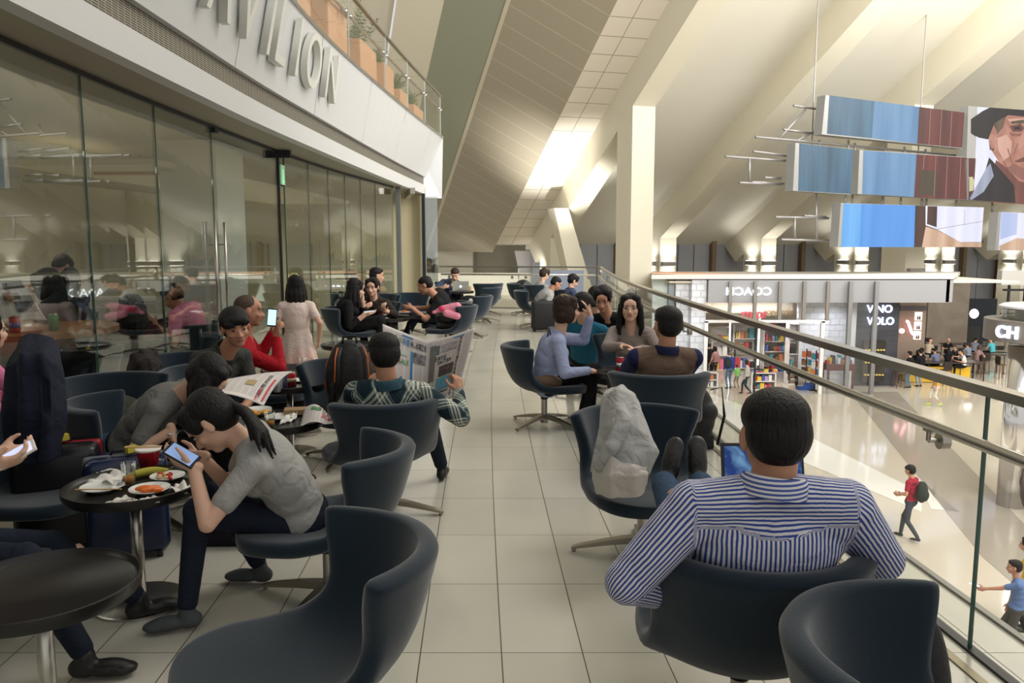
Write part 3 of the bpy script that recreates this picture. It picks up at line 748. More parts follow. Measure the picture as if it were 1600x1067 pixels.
    for S, E, W, hs, sd in arms:
        bm.cap(S, .046 * k, E, .036 * k); bm.cap(E, .037 * k, W, .026 * k)
        hd = (W - E).normalized(); d = wd(hs['d']) if 'd' in hs else hd; nrm = wd(hs.get('n', (-sd, 0, 0)))
        if vox < .010: hand_prims(bm, W, d, nrm, s * hs.get('s', 1.0), hs.get('curl', .45), hs.get('side', sd), thumb=hs.get('thumb', .6), fat=1.0 + max(0, vox - .006) * 60)
        elif vox < .016: hand_prims(bm, W, d, nrm, s, hs.get('curl', .45), hs.get('side', sd), fat=1.35)
        else: bm.ell(W + d.normalized() * .06 * s, (.03 * s, .03 * s, .03 * s))
    for Hh, K, A, sd in legs:
        bm.cap(Hh, .058 * k, K, .038 * k); bm.cap(K, .038 * k, A, .028 * k); bm.ell(K + (A - K) * .3, (.036 * k, .036 * k, .08 * s))
    body = remesh(bm, 'body', skin, root, vox, 3 if vox < .01 else 2)
    # ---- face
    s = s_body * hs_
    if not noface:
        for sg in (-1, 1): MB().tube([h(sg * .018, .0815, .0055), h(sg * .030, .0835, .0090), h(sg * .043, .0765, .0050)], [.0012 * s, .0022 * s, .0012 * s], 6).build('eyelid', BROW, root, True)
    if not noface:
        for sg in (-1, 1):
            e = MB().ell(h(sg * .030, .0745, .003), (.0120 * s, .0080 * s, .0044 * s), HM, 14, 8).build('eye', EYEW, root, True)
            MB().ell(h(sg * .030, .0808, .003), (.0062 * s, .0028 * s, .0046 * s), HM, 10, 6).build('iris', IRIS, e, True)
            MB().tube([h(sg * .013, .083, .021), h(sg * .030, .0825, .027), h(sg * .047, .070, .022)], [.0028 * s, .0036 * s, .0022 * s], 6).build('eyebrow', BROW, root, True)
        MB().tube([h(-.022, .0815, -.055), h(-.010, .0885, -.0525), h(0, .0895, -.054), h(.010, .0885, -.0525), h(.022, .0815, -.055)], [.0025 * s, .0052 * s, .0058 * s, .0052 * s, .0025 * s], 8).build('lips', LIPS, root, True)
    # ---- hair
    hb = MB()
    def hh(c, r, rr=None): hb.ell(h(*c), tuple(a * s for a in r), HM @ (rr or Matrix.Identity(3)), 20, 12)
    if hair == 'short':
        hh((0, -.020, .052), (.081, .092, .070)); hh((0, -.042, .012), (.079, .070, .082)); hh((0, .030, .078), (.060, .052, .030)); hh((0, .056, .072), (.05, .024, .022))
    elif hair == 'crop':
        hh((0, -.018, .046), (.0775, .090, .070)); hh((0, -.040, .012), (.0755, .068, .074))
    elif hair == 'thin':
        hh((0, -.020, .040), (.0755, .086, .074)); hh((0, -.040, .008), (.0750, .066, .068))
    elif hair == 'fringe':
        hh((0, -.012, .050), (.085, .098, .076)); hh((0, -.042, .008), (.082, .074, .085)); hh((0, .050, .058), (.068, .045, .036)); hh((.04, .070, .040), (.034, .022, .022)); hh((-.035, .070, .044), (.036, .022, .022))
    elif hair in ('bob', 'long', 'pony', 'ponyhigh', 'verylong', 'tied'):
        hh((0, -.026, .052), (.084, .092, .074)); hh((0, -.044, .010), (.082, .074, .088)); hh((.040, .022, .078), (.042, .044, .034)); hh((-.040, .022, .078), (.042, .044, .034)); hh((.062, .030, .040), (.022, .034, .044)); hh((-.062, .030, .040), (.022, .034, .044))
        if hair == 'bob':
            hh((0, -.045, -.045), (.088, .066, .070))
            for sg in (-1, 1): hh((sg * .070, -.004, -.030), (.022, .052, .075))
        if hair == 'tied': hh((0, -.105, .035), (.035, .035, .035))
    vz = -up
    if hair in ('long', 'verylong'):
        ln = .30 if hair == 'long' else .36
        for j in range(9):
            a = -1.75 + 3.5 * j / 8; bx, by = math.sin(a) * .074, -.018 - math.cos(a) * .062
            p0 = h(bx, by, .02); back = -F * .035 * math.cos(a) * s
            l = ln * (1 if abs(a) < 1.2 else .75)
            p1 = p0 + vz * l * .35 * s + X * bx * .15 + back; p2 = p0 + vz * l * .75 * s + X * bx * .25 + back * 1.2; p3 = p0 + vz * l * s + X * bx * .1 + back
            hb.chain([p0, p1, p2, p3], [.026 * s, .027 * s, .024 * s, .012 * s], 10)
    if hair in ('pony', 'ponyhigh'):
        z0 = .045 if hair == 'ponyhigh' else .015
        p0 = h(0, -.095, z0)
        hb.ell(p0, (.026 * s,) * 3)
        tail = extra.get('tail') if extra else None
        pts = [p0] + ([V(t) - O for t in tail] if tail else [h(0, -.13, z0 - .05), p0 - F * .05 * s + vz * .14 * s, p0 - F * .04 * s + vz * .26 * s])
        for j in range(7):
            a = 6.28 * j / 6; r_ = (0 if j == 6 else .017) * s
            ofs = X * math.cos(a) * r_ + U3 * math.sin(a) * r_
            hb.chain([p0] + [p + ofs * (1 + .9 * i) + (ofs * .6 if i == len(pts) - 2 else V((0, 0, 0))) for i, p in enumerate(pts[1:])], [.018 * s] + [.018 * s] * (len(pts) - 2) + [.005 * s], 8)
    if hair != 'bald': remesh(hb, 'hair', hairm, root, max(vox * .9, .006), 2)
    # ---- clothes
    s = s_body
    vc = max(vox, .009)
    if pants:
        pm = MB(); pm.ell(q(.0), (.160 * k + .012, .12 * k + .012, .12 * s), M)
        for Hh, K, A, sd in legs:
            e = K + (A - K) * (.35 if shorts else .93)
            pm.ell(K, (.064 * k,) * 3); pm.cap(Hh, .082 * k, K, .060 * k, 16); pm.cap(K, .060 * k, e, (.055 if shorts else .043) * k, 16)
        remesh(pm, 'trousers' if not shorts else 'shorts', pants, root, vc, 4)
    if skirt:
        sm = MB(); c0 = q(.30)
        sm.cap(q(.75), .10 * k, q(.3), .12 * k, 20); n_ = V((0, 0, -1)); rg = []
        for t in range(7):
            u = t / 6; z_ = .46 * s * u; rr_ = (.125 + .105 * u) * s
            rg.append([c0 + V((rr_ * (1 + .07 * math.sin(9 * a_) * u) * math.cos(a_), rr_ * .8 * (1 + .07 * math.sin(9 * a_) * u) * math.sin(a_), .05 - z_)) for a_ in [6.283 * i / 40 for i in range(40)]])
        sm.ring_surf(rg); remesh(sm, 'dress_skirt', skirt, root, .009, 2)
    if shirt:
        tm = MB(); torso(tm, .012)
        for S, E, W, hs, sd in arms:
            if sleeve == 'none': continue
            if sleeve == 'short':
                e = S + (E - S) * .62; tm.cap(S, .060 * k, e, .053 * k, 16)
            elif sleeve == 'three':
                tm.cap(S, .060 * k, E, .048 * k, 16); tm.cap(E, .048 * k, E + (W - E) * .45, .042 * k, 16)
            else:
                tm.cap(S, .062 * k, E, .050 * k, 16); tm.cap(E, .050 * k, E + (W - E) * .93, .036 * k, 16)
                if sl_full_r: tm.ell(E + (S - E) * .1, (sl_full_r * k,) * 3); tm.cap(E + (W - E) * .3, .05 * k, E + (W - E) * .85, .043 * k, 16)
        so = remesh(tm, 'shirt', shirt, root, vc, 4)
        root_info = dict(S=[a[0] for a in arms], arms=arms)
        if open_body: open_body(so, dict(q=q, M=M, rx=rx_, fx=fx, su=su, arms=arms, O=O, k=k, s=s, P=P, sp=sp))
    if vest:
        vm = MB(); torso(vm, .024, low=False); remesh(vm, 'vest', vest, root, vc, 4)
    if collar:
        ax = ((hc - U3 * .06 * s) - Nk).normalized(); ax = (ax * .6 + su * .4).normalized(); c0 = Nk + ax * .004 * s
        cx_ = (rx_ - ax * rx_.dot(ax)).normalized(); cy_ = ax.cross(cx_); cy_ = cy_ if cy_.dot(fx) > 0 else -cy_
        ri = (.060 * k ** .5 + .006); rg = []
        for rr_, hh_ in ((ri + .016, -.012), (ri + .014, .020), (ri + .008, .040), (ri + .003, .042), (ri + .004, .0), (ri + .002, -.012)):
            rg.append([c0 + cx_ * rr_ * math.cos(a_) + cy_ * rr_ * math.sin(a_) + ax * (hh_ * (1 - .45 * max(0, math.sin(a_))) - .03 * max(0, math.sin(a_))) for a_ in [6.283 * i / 28 for i in range(28)]])
        MB().ring_surf(rg, cap=False).build('collar', collar, root, True)
    # ---- shoes
    for Hh, K, A, sd in legs:
        t = toe[0 if sd > 0 else 1] if toe else None
        d = wd(t) if t else fw + rt * .18 * sd
        d = d.normalized(); u_ = (up - d * d.z); u_ = u_.normalized() if u_.length > .3 else (A - K).normalized() * -1
        u_ = (K - A).normalized() if t and len(t) > 3 else u_
        fm = MB(); s0 = s; s = s * shs; hl = A - u_ * .045 * s
        r3 = u_.cross(d).normalized(); FM = rot_to(r3, d, r3.cross(d) if r3.cross(d).dot(u_) > 0 else -r3.cross(d))
        fm.ell(hl - d * .018 * s, (.036 * s, .045 * s, .038 * s), FM); fm.cap(A, .035 * s, hl, .038 * s); fm.ell(hl + d * .075 * s - u_ * .006 * s, (.040 * s, .085 * s, .032 * s), FM); fm.ell(hl + d * .125 * s - u_ * .013 * s, (.040 * s, .055 * s, .024 * s), FM)
        so_ = remesh(fm, 'shoe', shoe, root, max(vc, .009), 2); s = s0
    root['_h'] = 0
    del root['_h']
    root_data[root.name] = dict(h=h, HM=HM, O=O, q=q, fw=fw, rt=rt, arms=arms, hc=hc, s=s)
    return root
root_data = {}
BLACK_LEATHER = mat('black_leather', (.012, .012, .012), .38, bump=.25, bump_s=60)
JEANS = cloth('blue_jeans', srgb(44, 66, 92)); DJEANS = cloth('dark_jeans', srgb(26, 32, 44)); BLACKP = cloth('black_trousers', srgb(18, 18, 20))
# ================================================================== CHAIRS AND TABLES
def chair_fabric(nt, b):
    tc = nt.nodes.new('ShaderNodeTexCoord'); n = nt.nodes.new('ShaderNodeTexNoise'); n.inputs['Scale'].default_value = 260; n.inputs['Detail'].default_value = 3
    nt.links.new(tc.outputs['Object'], n.inputs['Vector'])
    nt.links.new(nmix(nt, n.outputs[0], srgb(9, 22, 32), srgb(23, 43, 57)), b.inputs['Base Color']); b.inputs['Roughness'].default_value = .9
    b.inputs['Specular IOR Level'].default_value = .2; b.inputs['Sheen Weight'].default_value = .35; b.inputs['Sheen Roughness'].default_value = .5
    bp = nt.nodes.new('ShaderNodeBump'); bp.inputs['Strength'].default_value = .25; bp.inputs['Distance'].default_value = .003; nt.links.new(n.outputs[0], bp.inputs['Height']); nt.links.new(bp.outputs[0], b.inputs['Normal'])
CHAIRM = node_mat('teal_wool_fabric', chair_fabric)
#          v     y      z     halfw  wrap(forward of the sides) lift of sides
PROF = [(0.00, .335, .372, .020, .0, .000), (.02, .330, .376, .100, .0, .000), (.05, .312, .380, .165, .0, .000), (.10, .278, .383, .222, .0, .003), (.16, .232, .383, .262, .0, .006), (.24, .165, .381, .290, .0, .012), (.36, .06, .372, .300, .0, .020),
        (.50, -.08, .368, .290, .03, .045), (.60, -.18, .385, .270, .075, .075), (.68, -.245, .435, .262, .120, .085), (.76, -.285, .510, .278, .160, .070),
        (.86, -.315, .610, .305, .195, .040), (.94, -.335, .690, .325, .215, .012), (1.0, -.345, .735, .335, .220, .000)]
def pr(v, k):
    for a, b in zip(PROF, PROF[1:]):
        if v <= b[0]:
            t = (v - a[0]) / (b[0] - a[0]); t = t * t * (3 - 2 * t) * .35 + t * .65; return a[k] + (b[k] - a[k]) * t
    return PROF[-1][k]
def shell_pt(u, v):
    w = 2 * u - 1; hw = pr(v, 3); a = abs(w)
    back = max(0, min(1, (v - .5) / .3))
    x = w * hw * (1 - .10 * back * a * a)
    y = pr(v, 1) + pr(v, 4) * a ** 2.2
    z = pr(v, 2) + pr(v, 5) * a ** 2.0
    return V((x, y, z * .94))
CHL = {}
def make_chair():
    t = thing('swivel_chair', 'x', 'chair')
    o = MB().grid(lambda u, v: shell_pt(u, v), 16, 26).build('shell', CHAIRM, t, True, normals=False)
    m = o.modifiers.new('s', 'SOLIDIFY'); m.thickness = .062; m.offset = 1; m.use_even_offset = False
    m2 = o.modifiers.new('b', 'SUBSURF'); m2.levels = 1; m2.render_levels = 1
    apply_mods(o)
    for p in o.data.polygons: p.use_smooth = True
    mb = MB(); mb.lathe([(.0, .293), (.10, .292), (.10, .283), (.035, .27), (.03, .22), (.0, .22)], (0, -.03, 0)); mb.build('seat_plate', BLACK, t, True)
    smooth_angle(MB().lathe([(.0, .285), (.026, .285), (.026, .06), (.034, .055), (.034, .02), (.0, .02)], (0, -.03, 0), 20).build('pedestal', STEEL, t))
    bl = mat('blade_steel', (.36, .33, .27), .36, 1.0)
    for k in range(4):
        a = R(45 + 90 * k); d = V((math.cos(a), math.sin(a), 0)); s = V((-d.y, d.x, 0)); c = V((0, -.03, 0)); rg = []
        for r, z, h, w in ((.02, .075, .034, .024), (.15, .058, .026, .022), (.30, .030, .016, .018), (.345, .018, .012, .013)):
            p = c + d * r; rg.append([p + s * w + V((0, 0, z - h / 2)), p - s * w + V((0, 0, z - h / 2)), p - s * w + V((0, 0, z + h / 2)), p + s * w + V((0, 0, z + h / 2))])
        mb = MB().ring_surf(rg); mb.cyl(c + d * .33, c + d * .33 + V((0, 0, .016)), .010); mb.build('foot_blade', bl, t)
    return t
CH0 = make_chair(); chair_used = []
def chair(x, y, rz, label, group=None, sc=None, spin=None):
    if not chair_used: c = CH0; c.location = (x, y, 0); c.rotation_euler = (0, 0, R(rz)); c['label'] = label
    else: c = dup(CH0, (x, y, 0), R(rz), label, None)
    chair_used.append(c); c['group'] = group or 'teal swivel tub chairs on the terrace'
    if spin is not None:
        for ch in c.children:
            if ch.name.startswith('foot_blade'):
                ch.rotation_euler = (0, 0, R(spin)); p = V((0, -.03, 0)); ch.location = p - Matrix.Rotation(R(spin), 3, 'Z') @ p
    return c
TBLK = mat('black_table_tray', (.012, .011, .010), .33, spec=.5); TBASE = mat('satin_steel_base', (.50, .48, .44), .3, 1.0)
def make_table(r=.27, h=.50, m=None, rim=.030, br=.185, name='side_table'):
    t = thing(name, 'x', 'table')
    smooth_angle(MB().lathe([(0, h - .028), (r - .035, h - .028), (r - .008, h - .022), (r, h - .005), (r, h + rim - .012), (r - .006, h + rim - .010), (r - .012, h + .004), (r - .02, h - .004), (0, h - .004)], seg=56).build('table_top', m or TBLK, t), 50)
    MB().cyl((0, 0, .012), (0, 0, h - .026), .024).build('pedestal', TBASE, t, True)
    smooth_angle(MB().lathe([(0, 0), (br, 0), (br, .008), (br - .01, .014), (.03, .018), (0, .018)], seg=48).build('base_plate', TBASE, t), 30)
    return t
T0 = make_table(); tb_used = []
def table(x, y, label, sc=1.0, group='black tray topped side tables'):
    t = T0 if not tb_used else dup(T0, (x, y, 0), 0, label); t.location = (x, y, 0); t['label'] = label; t['group'] = group; tb_used.append(t); return t
# ================================================================== CHAIR POSITIONS
chair(-.60, 2.08, 112, 'empty teal swivel chair in the foreground left of the aisle', spin=0)
chair(-.80, 3.20, 94, 'teal swivel chair under the girl in grey with the ponytail', spin=20)
chair(-.74, 4.35, 28, 'teal swivel chair under the man in plaid reading a newspaper', spin=10)
chair(.30, 6.53, -88, 'teal swivel chair under the woman in the light blue shirt', spin=0)
chair(1.0, 7.02, 160, 'teal swivel chair under the woman in the taupe sweater')
chair(.97, 5.27, -4, 'teal swivel chair under the man in the brown and navy jacket')
chair(.64, 3.70, 190, 'teal swivel chair holding a draped grey hoodie and two resting feet', spin=30)
chair(.68, 2.26, -3, 'teal swivel chair under the man in the blue striped shirt', spin=-12)
chair(.96, 1.52, -128, 'empty teal swivel chair in the bottom right corner by the railing')
chair(.72, 8.05, -10, 'teal swivel chair with its back to us behind the taupe sweater woman')
chair(.95, 8.5, 165, 'teal swivel chair under the man with the goatee')
chair(-2.0, 4.2, -75, 'teal swivel chair under the girl in grey reading at the low table')
chair(-1.95, 5.2, -130, 'teal swivel chair under the young man in the dark polo')
chair(-1.95, 6.15, -70, 'teal swivel chair under the man in the red sweater')
chair(-2.42, 4.75, -150, 'empty dark teal chair between the hanging jacket and the glass')
chair(-2.25, 3.62, -100, 'teal swivel chair with a long dark jacket hung over it')
chair(-2.35, 5.75, -160, 'teal swivel chair by the glass with a dark cardigan on its wing')
chair(-2.05, 2.75, -75, 'teal swivel chair at the left edge under the person with the phone')
chair(-1.12, 5.42, -150, 'teal swivel chair holding the black backpack with orange piping')
chair(-2.12, 10.45, -80, 'teal swivel chair under the woman in black looking away')
chair(-1.93, 11.2, 175, 'teal swivel chair under the woman holding a fork')
chair(-.86, 10.85, 85, 'teal swivel chair holding a pink plush toy and a black bag')
chair(-.98, 11.5, 80, 'teal swivel chair under the man in the black tee shirt')
chair(-.70, 12.9, 82, 'teal swivel chair with a black jacket and white badge on it')
chair(-.58, 15.4, 70, 'teal swivel chair fourth along the left side of the aisle')
chair(-.55, 17.1, 15, 'teal swivel chair with its back to us, nearest the laptop man')
chair(-1.36, 17.55, -170, 'teal swivel chair under the man with the laptop')
chair(-1.70, 13.3, -170, 'teal swivel chair against the glass wall behind the group of women')
chair(-2.2, 13.0, 165, 'teal swivel chair by the glass, left of its twin')
chair(.28, 17.0, -85, 'teal swivel chair right of the far aisle with a black bag behind it')
chair(1.15, 13.1, 90, 'teal swivel chair beside the black carry-on suitcase')
chair(.42, 14.35, -88, 'teal swivel chair under the man in the printed grey tee')
chair(1.05, 14.9, -75, 'teal swivel chair under the woman in the denim jacket')
chair(.62, 16.6, -60, 'teal swivel chair under the bare shouldered woman')
for x_, y_, r_, l_ in ((-3.44, 8.35, 85, 'swivel chair behind the glass under the man in pink'), (-3.58, 6.42, 60, 'swivel chair behind the glass under the woman resting her chin'), (-3.42, 7.02, 35, 'swivel chair behind the glass under the woman in maroon'), (-5.5, 9.7, 150, 'swivel chair deep inside the lounge under a dark haired person'),
                       (-3.1, 15.7, 80, 'swivel chair behind the glass under the person in white'), (-3.95, 5.25, -60, 'swivel chair behind the glass under the newspaper reader')): chair(x_, y_, r_, l_, 'swivel chairs inside the lounge')
# ================================================================== PEOPLE ON THE TERRACE
def shirt_uv(yoke=None, arm_u=True):
    def f(o, d):
        me = o.data; au = me.attributes.new('su', 'FLOAT', 'POINT'); av = me.attributes.new('sv', 'FLOAT', 'POINT')
        segs = []
        for S, E, W, hs, sd in d['arms']:
            segs.append((S, E)); segs.append((E, W))
        P, sp, rx, su, fx = d['P'], d['sp'], d['rx'], d['su'], d['fx']; L = sp.length
        for i, v in enumerate(me.vertices):
            p = v.co; best = None
            for (a, b) in segs:
                ab = b - a; t = max(0, min(1, (p - a).dot(ab) / ab.length_squared)); dist = (p - a - ab * t).length
                if best is None or dist < best[0]: best = (dist, a, b, t)
            rel = p - P; x = rel.dot(rx); z = rel.dot(su); y = rel.dot(fx)
            tor = abs(x) < .165 * d['k'] * 1.0
            if tor or best[0] > .12 * d['k']:
                if yoke and z > L * yoke: au.data[i].value = .11 * math.atan2(z - L * .86, -y) ; av.data[i].value = x
                else: au.data[i].value = x; av.data[i].value = z
            else:
                a, b, t = best[1:]; z_ = (b - a).normalized(); u0 = (rx - z_ * rx.dot(z_)) if abs(z_.dot(rx)) < .9 else (su - z_ * su.dot(z_))
                u0.normalize(); w0 = z_.cross(u0); r = p - a; ang = math.atan2(r.dot(w0), r.dot(u0))
                au.data[i].value = ang * .052 * d['k']; av.data[i].value = r.dot(z_)
    return f
def attr(nt, n): a = nt.nodes.new('ShaderNodeAttribute'); a.attribute_name = n; return a.outputs['Fac']
def crease(nt, b, s=8, st=.5):
    tc = nt.nodes.new('ShaderNodeTexCoord'); n = nt.nodes.new('ShaderNodeTexNoise'); n.inputs['Scale'].default_value = s; n.inputs['Distortion'].default_value = 1.5
    nt.links.new(tc.outputs['Object'], n.inputs['Vector']); bp = nt.nodes.new('ShaderNodeBump'); bp.inputs['Strength'].default_value = st; bp.inputs['Distance'].default_value = .035
    nt.links.new(n.outputs[0], bp.inputs['Height']); nt.links.new(bp.outputs[0], b.inputs['Normal']); b.inputs['Roughness'].default_value = .8; b.inputs['Specular IOR Level'].default_value = .25
    return n.outputs[0]
def stripes(nt, b):
    n = crease(nt, b); u = nmath(nt, 'ADD', attr(nt, 'su'), nmath(nt, 'MULTIPLY', n, .008))
    f = nmath(nt, 'FRACT', nmath(nt, 'MULTIPLY', u, 86)); k = nmath(nt, 'GREATER_THAN', f, .52)
    nt.links.new(nmix(nt, k, srgb(212, 210, 214), srgb(52, 74, 146)), b.inputs['Base Color'])
def plaid(nt, b):
    crease(nt, b); u, v = attr(nt, 'su'), attr(nt, 'sv')
    a = nmath(nt, 'MULTIPLY', nmath(nt, 'ADD', u, v), .7071 * 8); c = nmath(nt, 'MULTIPLY', nmath(nt, 'SUBTRACT', u, v), .7071 * 8)
    fa, fc = nmath(nt, 'FRACT', a), nmath(nt, 'FRACT', c)
    def wide(f): return nmath(nt, 'LESS_THAN', f, .5)
    def fine(x): return nmath(nt, 'GREATER_THAN', nmath(nt, 'FRACT', nmath(nt, 'MULTIPLY', x, 7)), .42)
    la = nmath(nt, 'MULTIPLY', wide(fa), fine(a)); lc = nmath(nt, 'MULTIPLY', wide(fc), fine(c))
    s = nmath(nt, 'MULTIPLY', nmath(nt, 'ADD', la, lc), .5)
    base = nmix(nt, nmath(nt, 'MULTIPLY', nmath(nt, 'ADD', wide(fa), wide(fc)), .5), srgb(20, 40, 50), srgb(52, 84, 80))
    nt.links.new(nmix(nt, s, base, srgb(205, 205, 190)), b.inputs['Base Color'])
STRIPE = node_mat('blue_white_striped_cotton', stripes); PLAID = node_mat('green_plaid_cotton', plaid)
def collar_stripes(nt, b):
    g = nt.nodes.new('ShaderNodeNewGeometry'); s_ = nt.nodes.new('ShaderNodeSeparateXYZ'); nt.links.new(g.outputs['Position'], s_.inputs[0])
    nt.links.new(nmix(nt, nmath(nt, 'GREATER_THAN', nmath(nt, 'FRACT', nmath(nt, 'MULTIPLY', s_.outputs[2], 90)), .5), srgb(212, 210, 214), srgb(62, 84, 152)), b.inputs['Base Color']); b.inputs['Roughness'].default_value = .8
SOLID_BLUE = node_mat('striped_collar', collar_stripes); PLAIDC = cloth('plaid_collar', srgb(48, 80, 92))

person('man seen from behind in a blue striped shirt, feet up on a chair', (.70, 2.32, .43), at(1207, 768, 1.98), face=-2, head=(2, -8, 0), headoff=at(1208, 682, 2.04), s=.97, bulk=1.27,
       R_=at(1330, 900, 2.3), L_=at(1046, 930, 2.16), elbR=(1, -.5, -.35), elbL=(-1, -.75, .05), fR=at(1084, 738, 3.2), fL=at(1036, 752, 3.12), shs=1.12, kneeR=(-.1, 0, 1), kneeL=(-.35, 0, 1),
       toe=[(.03, .35, 1.0), (.20, .30, 1.0)], shirt=STRIPE, sleeve='long', pants=JEANS, skin=SKIN3, hairm=H_BLACK, collar=SOLID_BLUE, vox=.006, open_body=shirt_uv(.93), shz=.0, handL=dict(d=(.7, .6, -.3), n=(0, -.3, -1), curl=.5), handR=dict(d=(-.5, .8, 0), n=(0, 0, -1), curl=.3))
person('girl with a black ponytail in a grey tee shirt bent over her phone', at(470, 806, 3.2), at(384, 692, 3.06), face=96, head=(0, -48, 0), headoff=at(330, 660, 3.02), s=.92, female=True, bulk=1.0,
       L_=at(302, 728, 2.90), R_=at(312, 712, 3.06), elbL=(-.5, -.2, -1), elbR=(.5, -.2, -1), fL=(-1.27, 2.95, .085), fR=(-1.12, 3.38, .085), kneeL=(0, .6, .8), kneeR=(0, .6, .8),
       shirt=cloth('heather_grey_tee', srgb(158, 158, 154)), sleeve='short', pants=cloth('navy_jeans', srgb(24, 32, 46)), shoe=mat('grey_sneaker', srgb(70, 76, 78), .7), skin=SKIN2, hair='pony', vox=.006,
       handL=dict(d=(.15, 1, .25), n=(.6, .2, .7), curl=.55), handR=dict(d=(-.25, 1, .1), n=(-.4, .2, .8), curl=.5),
       extra=dict(tail=[at(385, 645, 3.0), at(402, 668, 2.98), at(412, 700, 2.96)]))
person('girl in a grey tee shirt bowed over an open newspaper', at(205, 694, 4.15), at(283, 617, 4.0), face=-84, head=(0, -50, 0), headoff=at(324, 592, 3.95), s=.92, female=True,
       R_=at(268, 672, 3.85), L_=at(330, 640, 4.15), elbR=(.4, -.5, -1), elbL=(-.4, 0, -1), fR=(-1.55, 4.0, .085), fL=(-1.5, 4.35, .085),
       shirt=cloth('mid_grey_tee', srgb(112, 112, 108)), pants=BLACKP, skin=SKIN2, hair='long', vox=.0065, handR=dict(d=(0, .15, -1), n=(.3, -1, 0), curl=.3), handL=dict(d=(0, 1, -.2), n=(0, 0, -1)))
person('young man in a dark grey polo leaning forward and glancing up', at(312, 655, 5.05), at(352, 550, 4.95), face=-122, head=(-26, -8, -8), headoff=at(368, 512, 4.85), s=.95,
       R_=at(352, 645, 4.8), L_=at(378, 640, 4.85), elbR=(.8, -.2, -.6), elbL=(-.8, -.2, -.6), fR=(-1.6, 4.7, .085), fL=(-1.4, 4.95, .085), shirt=cloth('charcoal_polo', srgb(58, 60, 58)), pants=BLACKP, skin=SKIN3, hair='fringe', vox=.007, collar=cloth('charcoal_collar', srgb(50, 52, 50)),
       handR=dict(d=(0, .5, -.8), n=(0, -1, 0)), handL=dict(d=(0, .5, -.8), n=(0, -1, 0)))
person('balding man in a red sweater looking at a lit phone', at(376, 612, 6.15), at(383, 528, 6.02), face=-66, head=(-4, -4, 0), headoff=at(389, 486, 6.02), s=.97, bulk=1.12,
       R_=at(432, 528, 6.0), L_=at(426, 520, 6.3), elbR=(.5, .3, -1), elbL=(-.3, 0, -1), fR=(-1.2, 6.3, .085), fL=(-1.3, 6.6, .085), shirt=cloth('red_sweater', srgb(168, 22, 36)), sleeve='long', pants=BLACKP, skin=SKIN3, hair='thin', hairm=H_GREY, vox=.008,
       handR=dict(d=(.1, .1, 1), n=(-.5, .8, 0), curl=.6), handL=dict(d=(0, .1, 1), n=(.5, .8, 0)))
def dress_m(nt, b):
    crease(nt, b, 14, .3); g = nt.nodes.new('ShaderNodeNewGeometry'); s_ = nt.nodes.new('ShaderNodeSeparateXYZ'); nt.links.new(g.outputs['Position'], s_.inputs[0])
    nt.links.new(nmix(nt, nmath(nt, 'MULTIPLY', nmath(nt, 'SUBTRACT', .62, s_.outputs[2]), 3.0, clamp=True), srgb(226, 206, 196), srgb(214, 128, 112)), b.inputs['Base Color'])
DRESS = node_mat('white_to_coral_dip_dyed_dress', dress_m)
person('small girl standing in a white dress dipped coral at the hem', V((-1.90, 6.98, .66)), V((-1.90, 6.98, .99)), face=12, head=(0, -6, 0), s=.76, female=True, R_=(-1.71, 6.98, .66), L_=(-2.06, 7.08, .78), elbR=(.3, -.6, -.1), elbL=(-.3, -.5, -.3),
       fR=(-1.84, 6.98, .07), fL=(-1.98, 6.95, .07), kneeR=(0, 1, 0), kneeL=(0, 1, 0), shirt=DRESS, skirt=DRESS, skin=SKIN2, hair='long', vox=.008)
person('man in a green plaid shirt holding up a newspaper', (-.72, 4.46, .42), at(607, 603, 4.2), face=8, head=(10, -10, 0), headoff=at(600, 556, 4.24), s=.95, bulk=1.08,
       R_=at(716, 612, 4.42), L_=at(580, 612, 4.48), elbR=(1, -.45, -.7), elbL=(-1, -.3, -.8), fR=(-.45, 4.95, .085), fL=(-1.0, 5.0, .085), shirt=PLAID, sleeve='long', pants=DJEANS, skin=SKIN3, hair='short', vox=.006, collar=PLAIDC, open_body=shirt_uv(),
       handR=dict(d=(0, .35, 1), n=(-.5, .8, -.2), curl=1.1, side=1), handL=dict(d=(.1, .1, 1), n=(.6, .6, 0), curl=.8))
LBLUE = cloth('light_blue_shirt', srgb(158, 168, 200))
w_ = person('woman in a light blue shirt touching her forehead, seen in profile', at(855, 598, 6.5), at(872, 524, 6.5), face=-84, head=(8, -4, 0), headoff=at(886, 484, 6.5), s=.94, female=True, bulk=1.06,
       R_=at(921, 579, 6.35), L_=at(922, 494, 6.55), elbR=(.5, -.6, -.6), elbL=(-.1, .7, -.6), fR=at(910, 650, 6.4), fL=at(922, 655, 6.7), kneeR=(0, .8, .6), kneeL=(0, .8, .6), shirt=LBLUE, sleeve='long', pants=BLACKP, shoe=mat('brown_flat_shoe', srgb(84, 58, 50), .5), skin=SKIN2, hair='bob', hairm=H_BROWN, vox=.007, collar=LBLUE,
       handR=dict(d=(0, 1, -.15), n=(0, 0, -1), curl=.2), handL=dict(d=(0, -.35, 1), n=(0, -1, -.3), curl=.25))
hd = root_data[w_.name]
MB().tube([hd['h'](.055 + .008 * math.sin(a), -.05 + .030 * math.cos(a), .112 - .02 * math.cos(a) * .3 + .008 * math.sin(a)) for a in [6.283 * i / 20 for i in range(20)]], .003, 6, close=True).build('hair_clip', mat('gold_clip', srgb(200, 170, 130), .3, .6), w_, True)
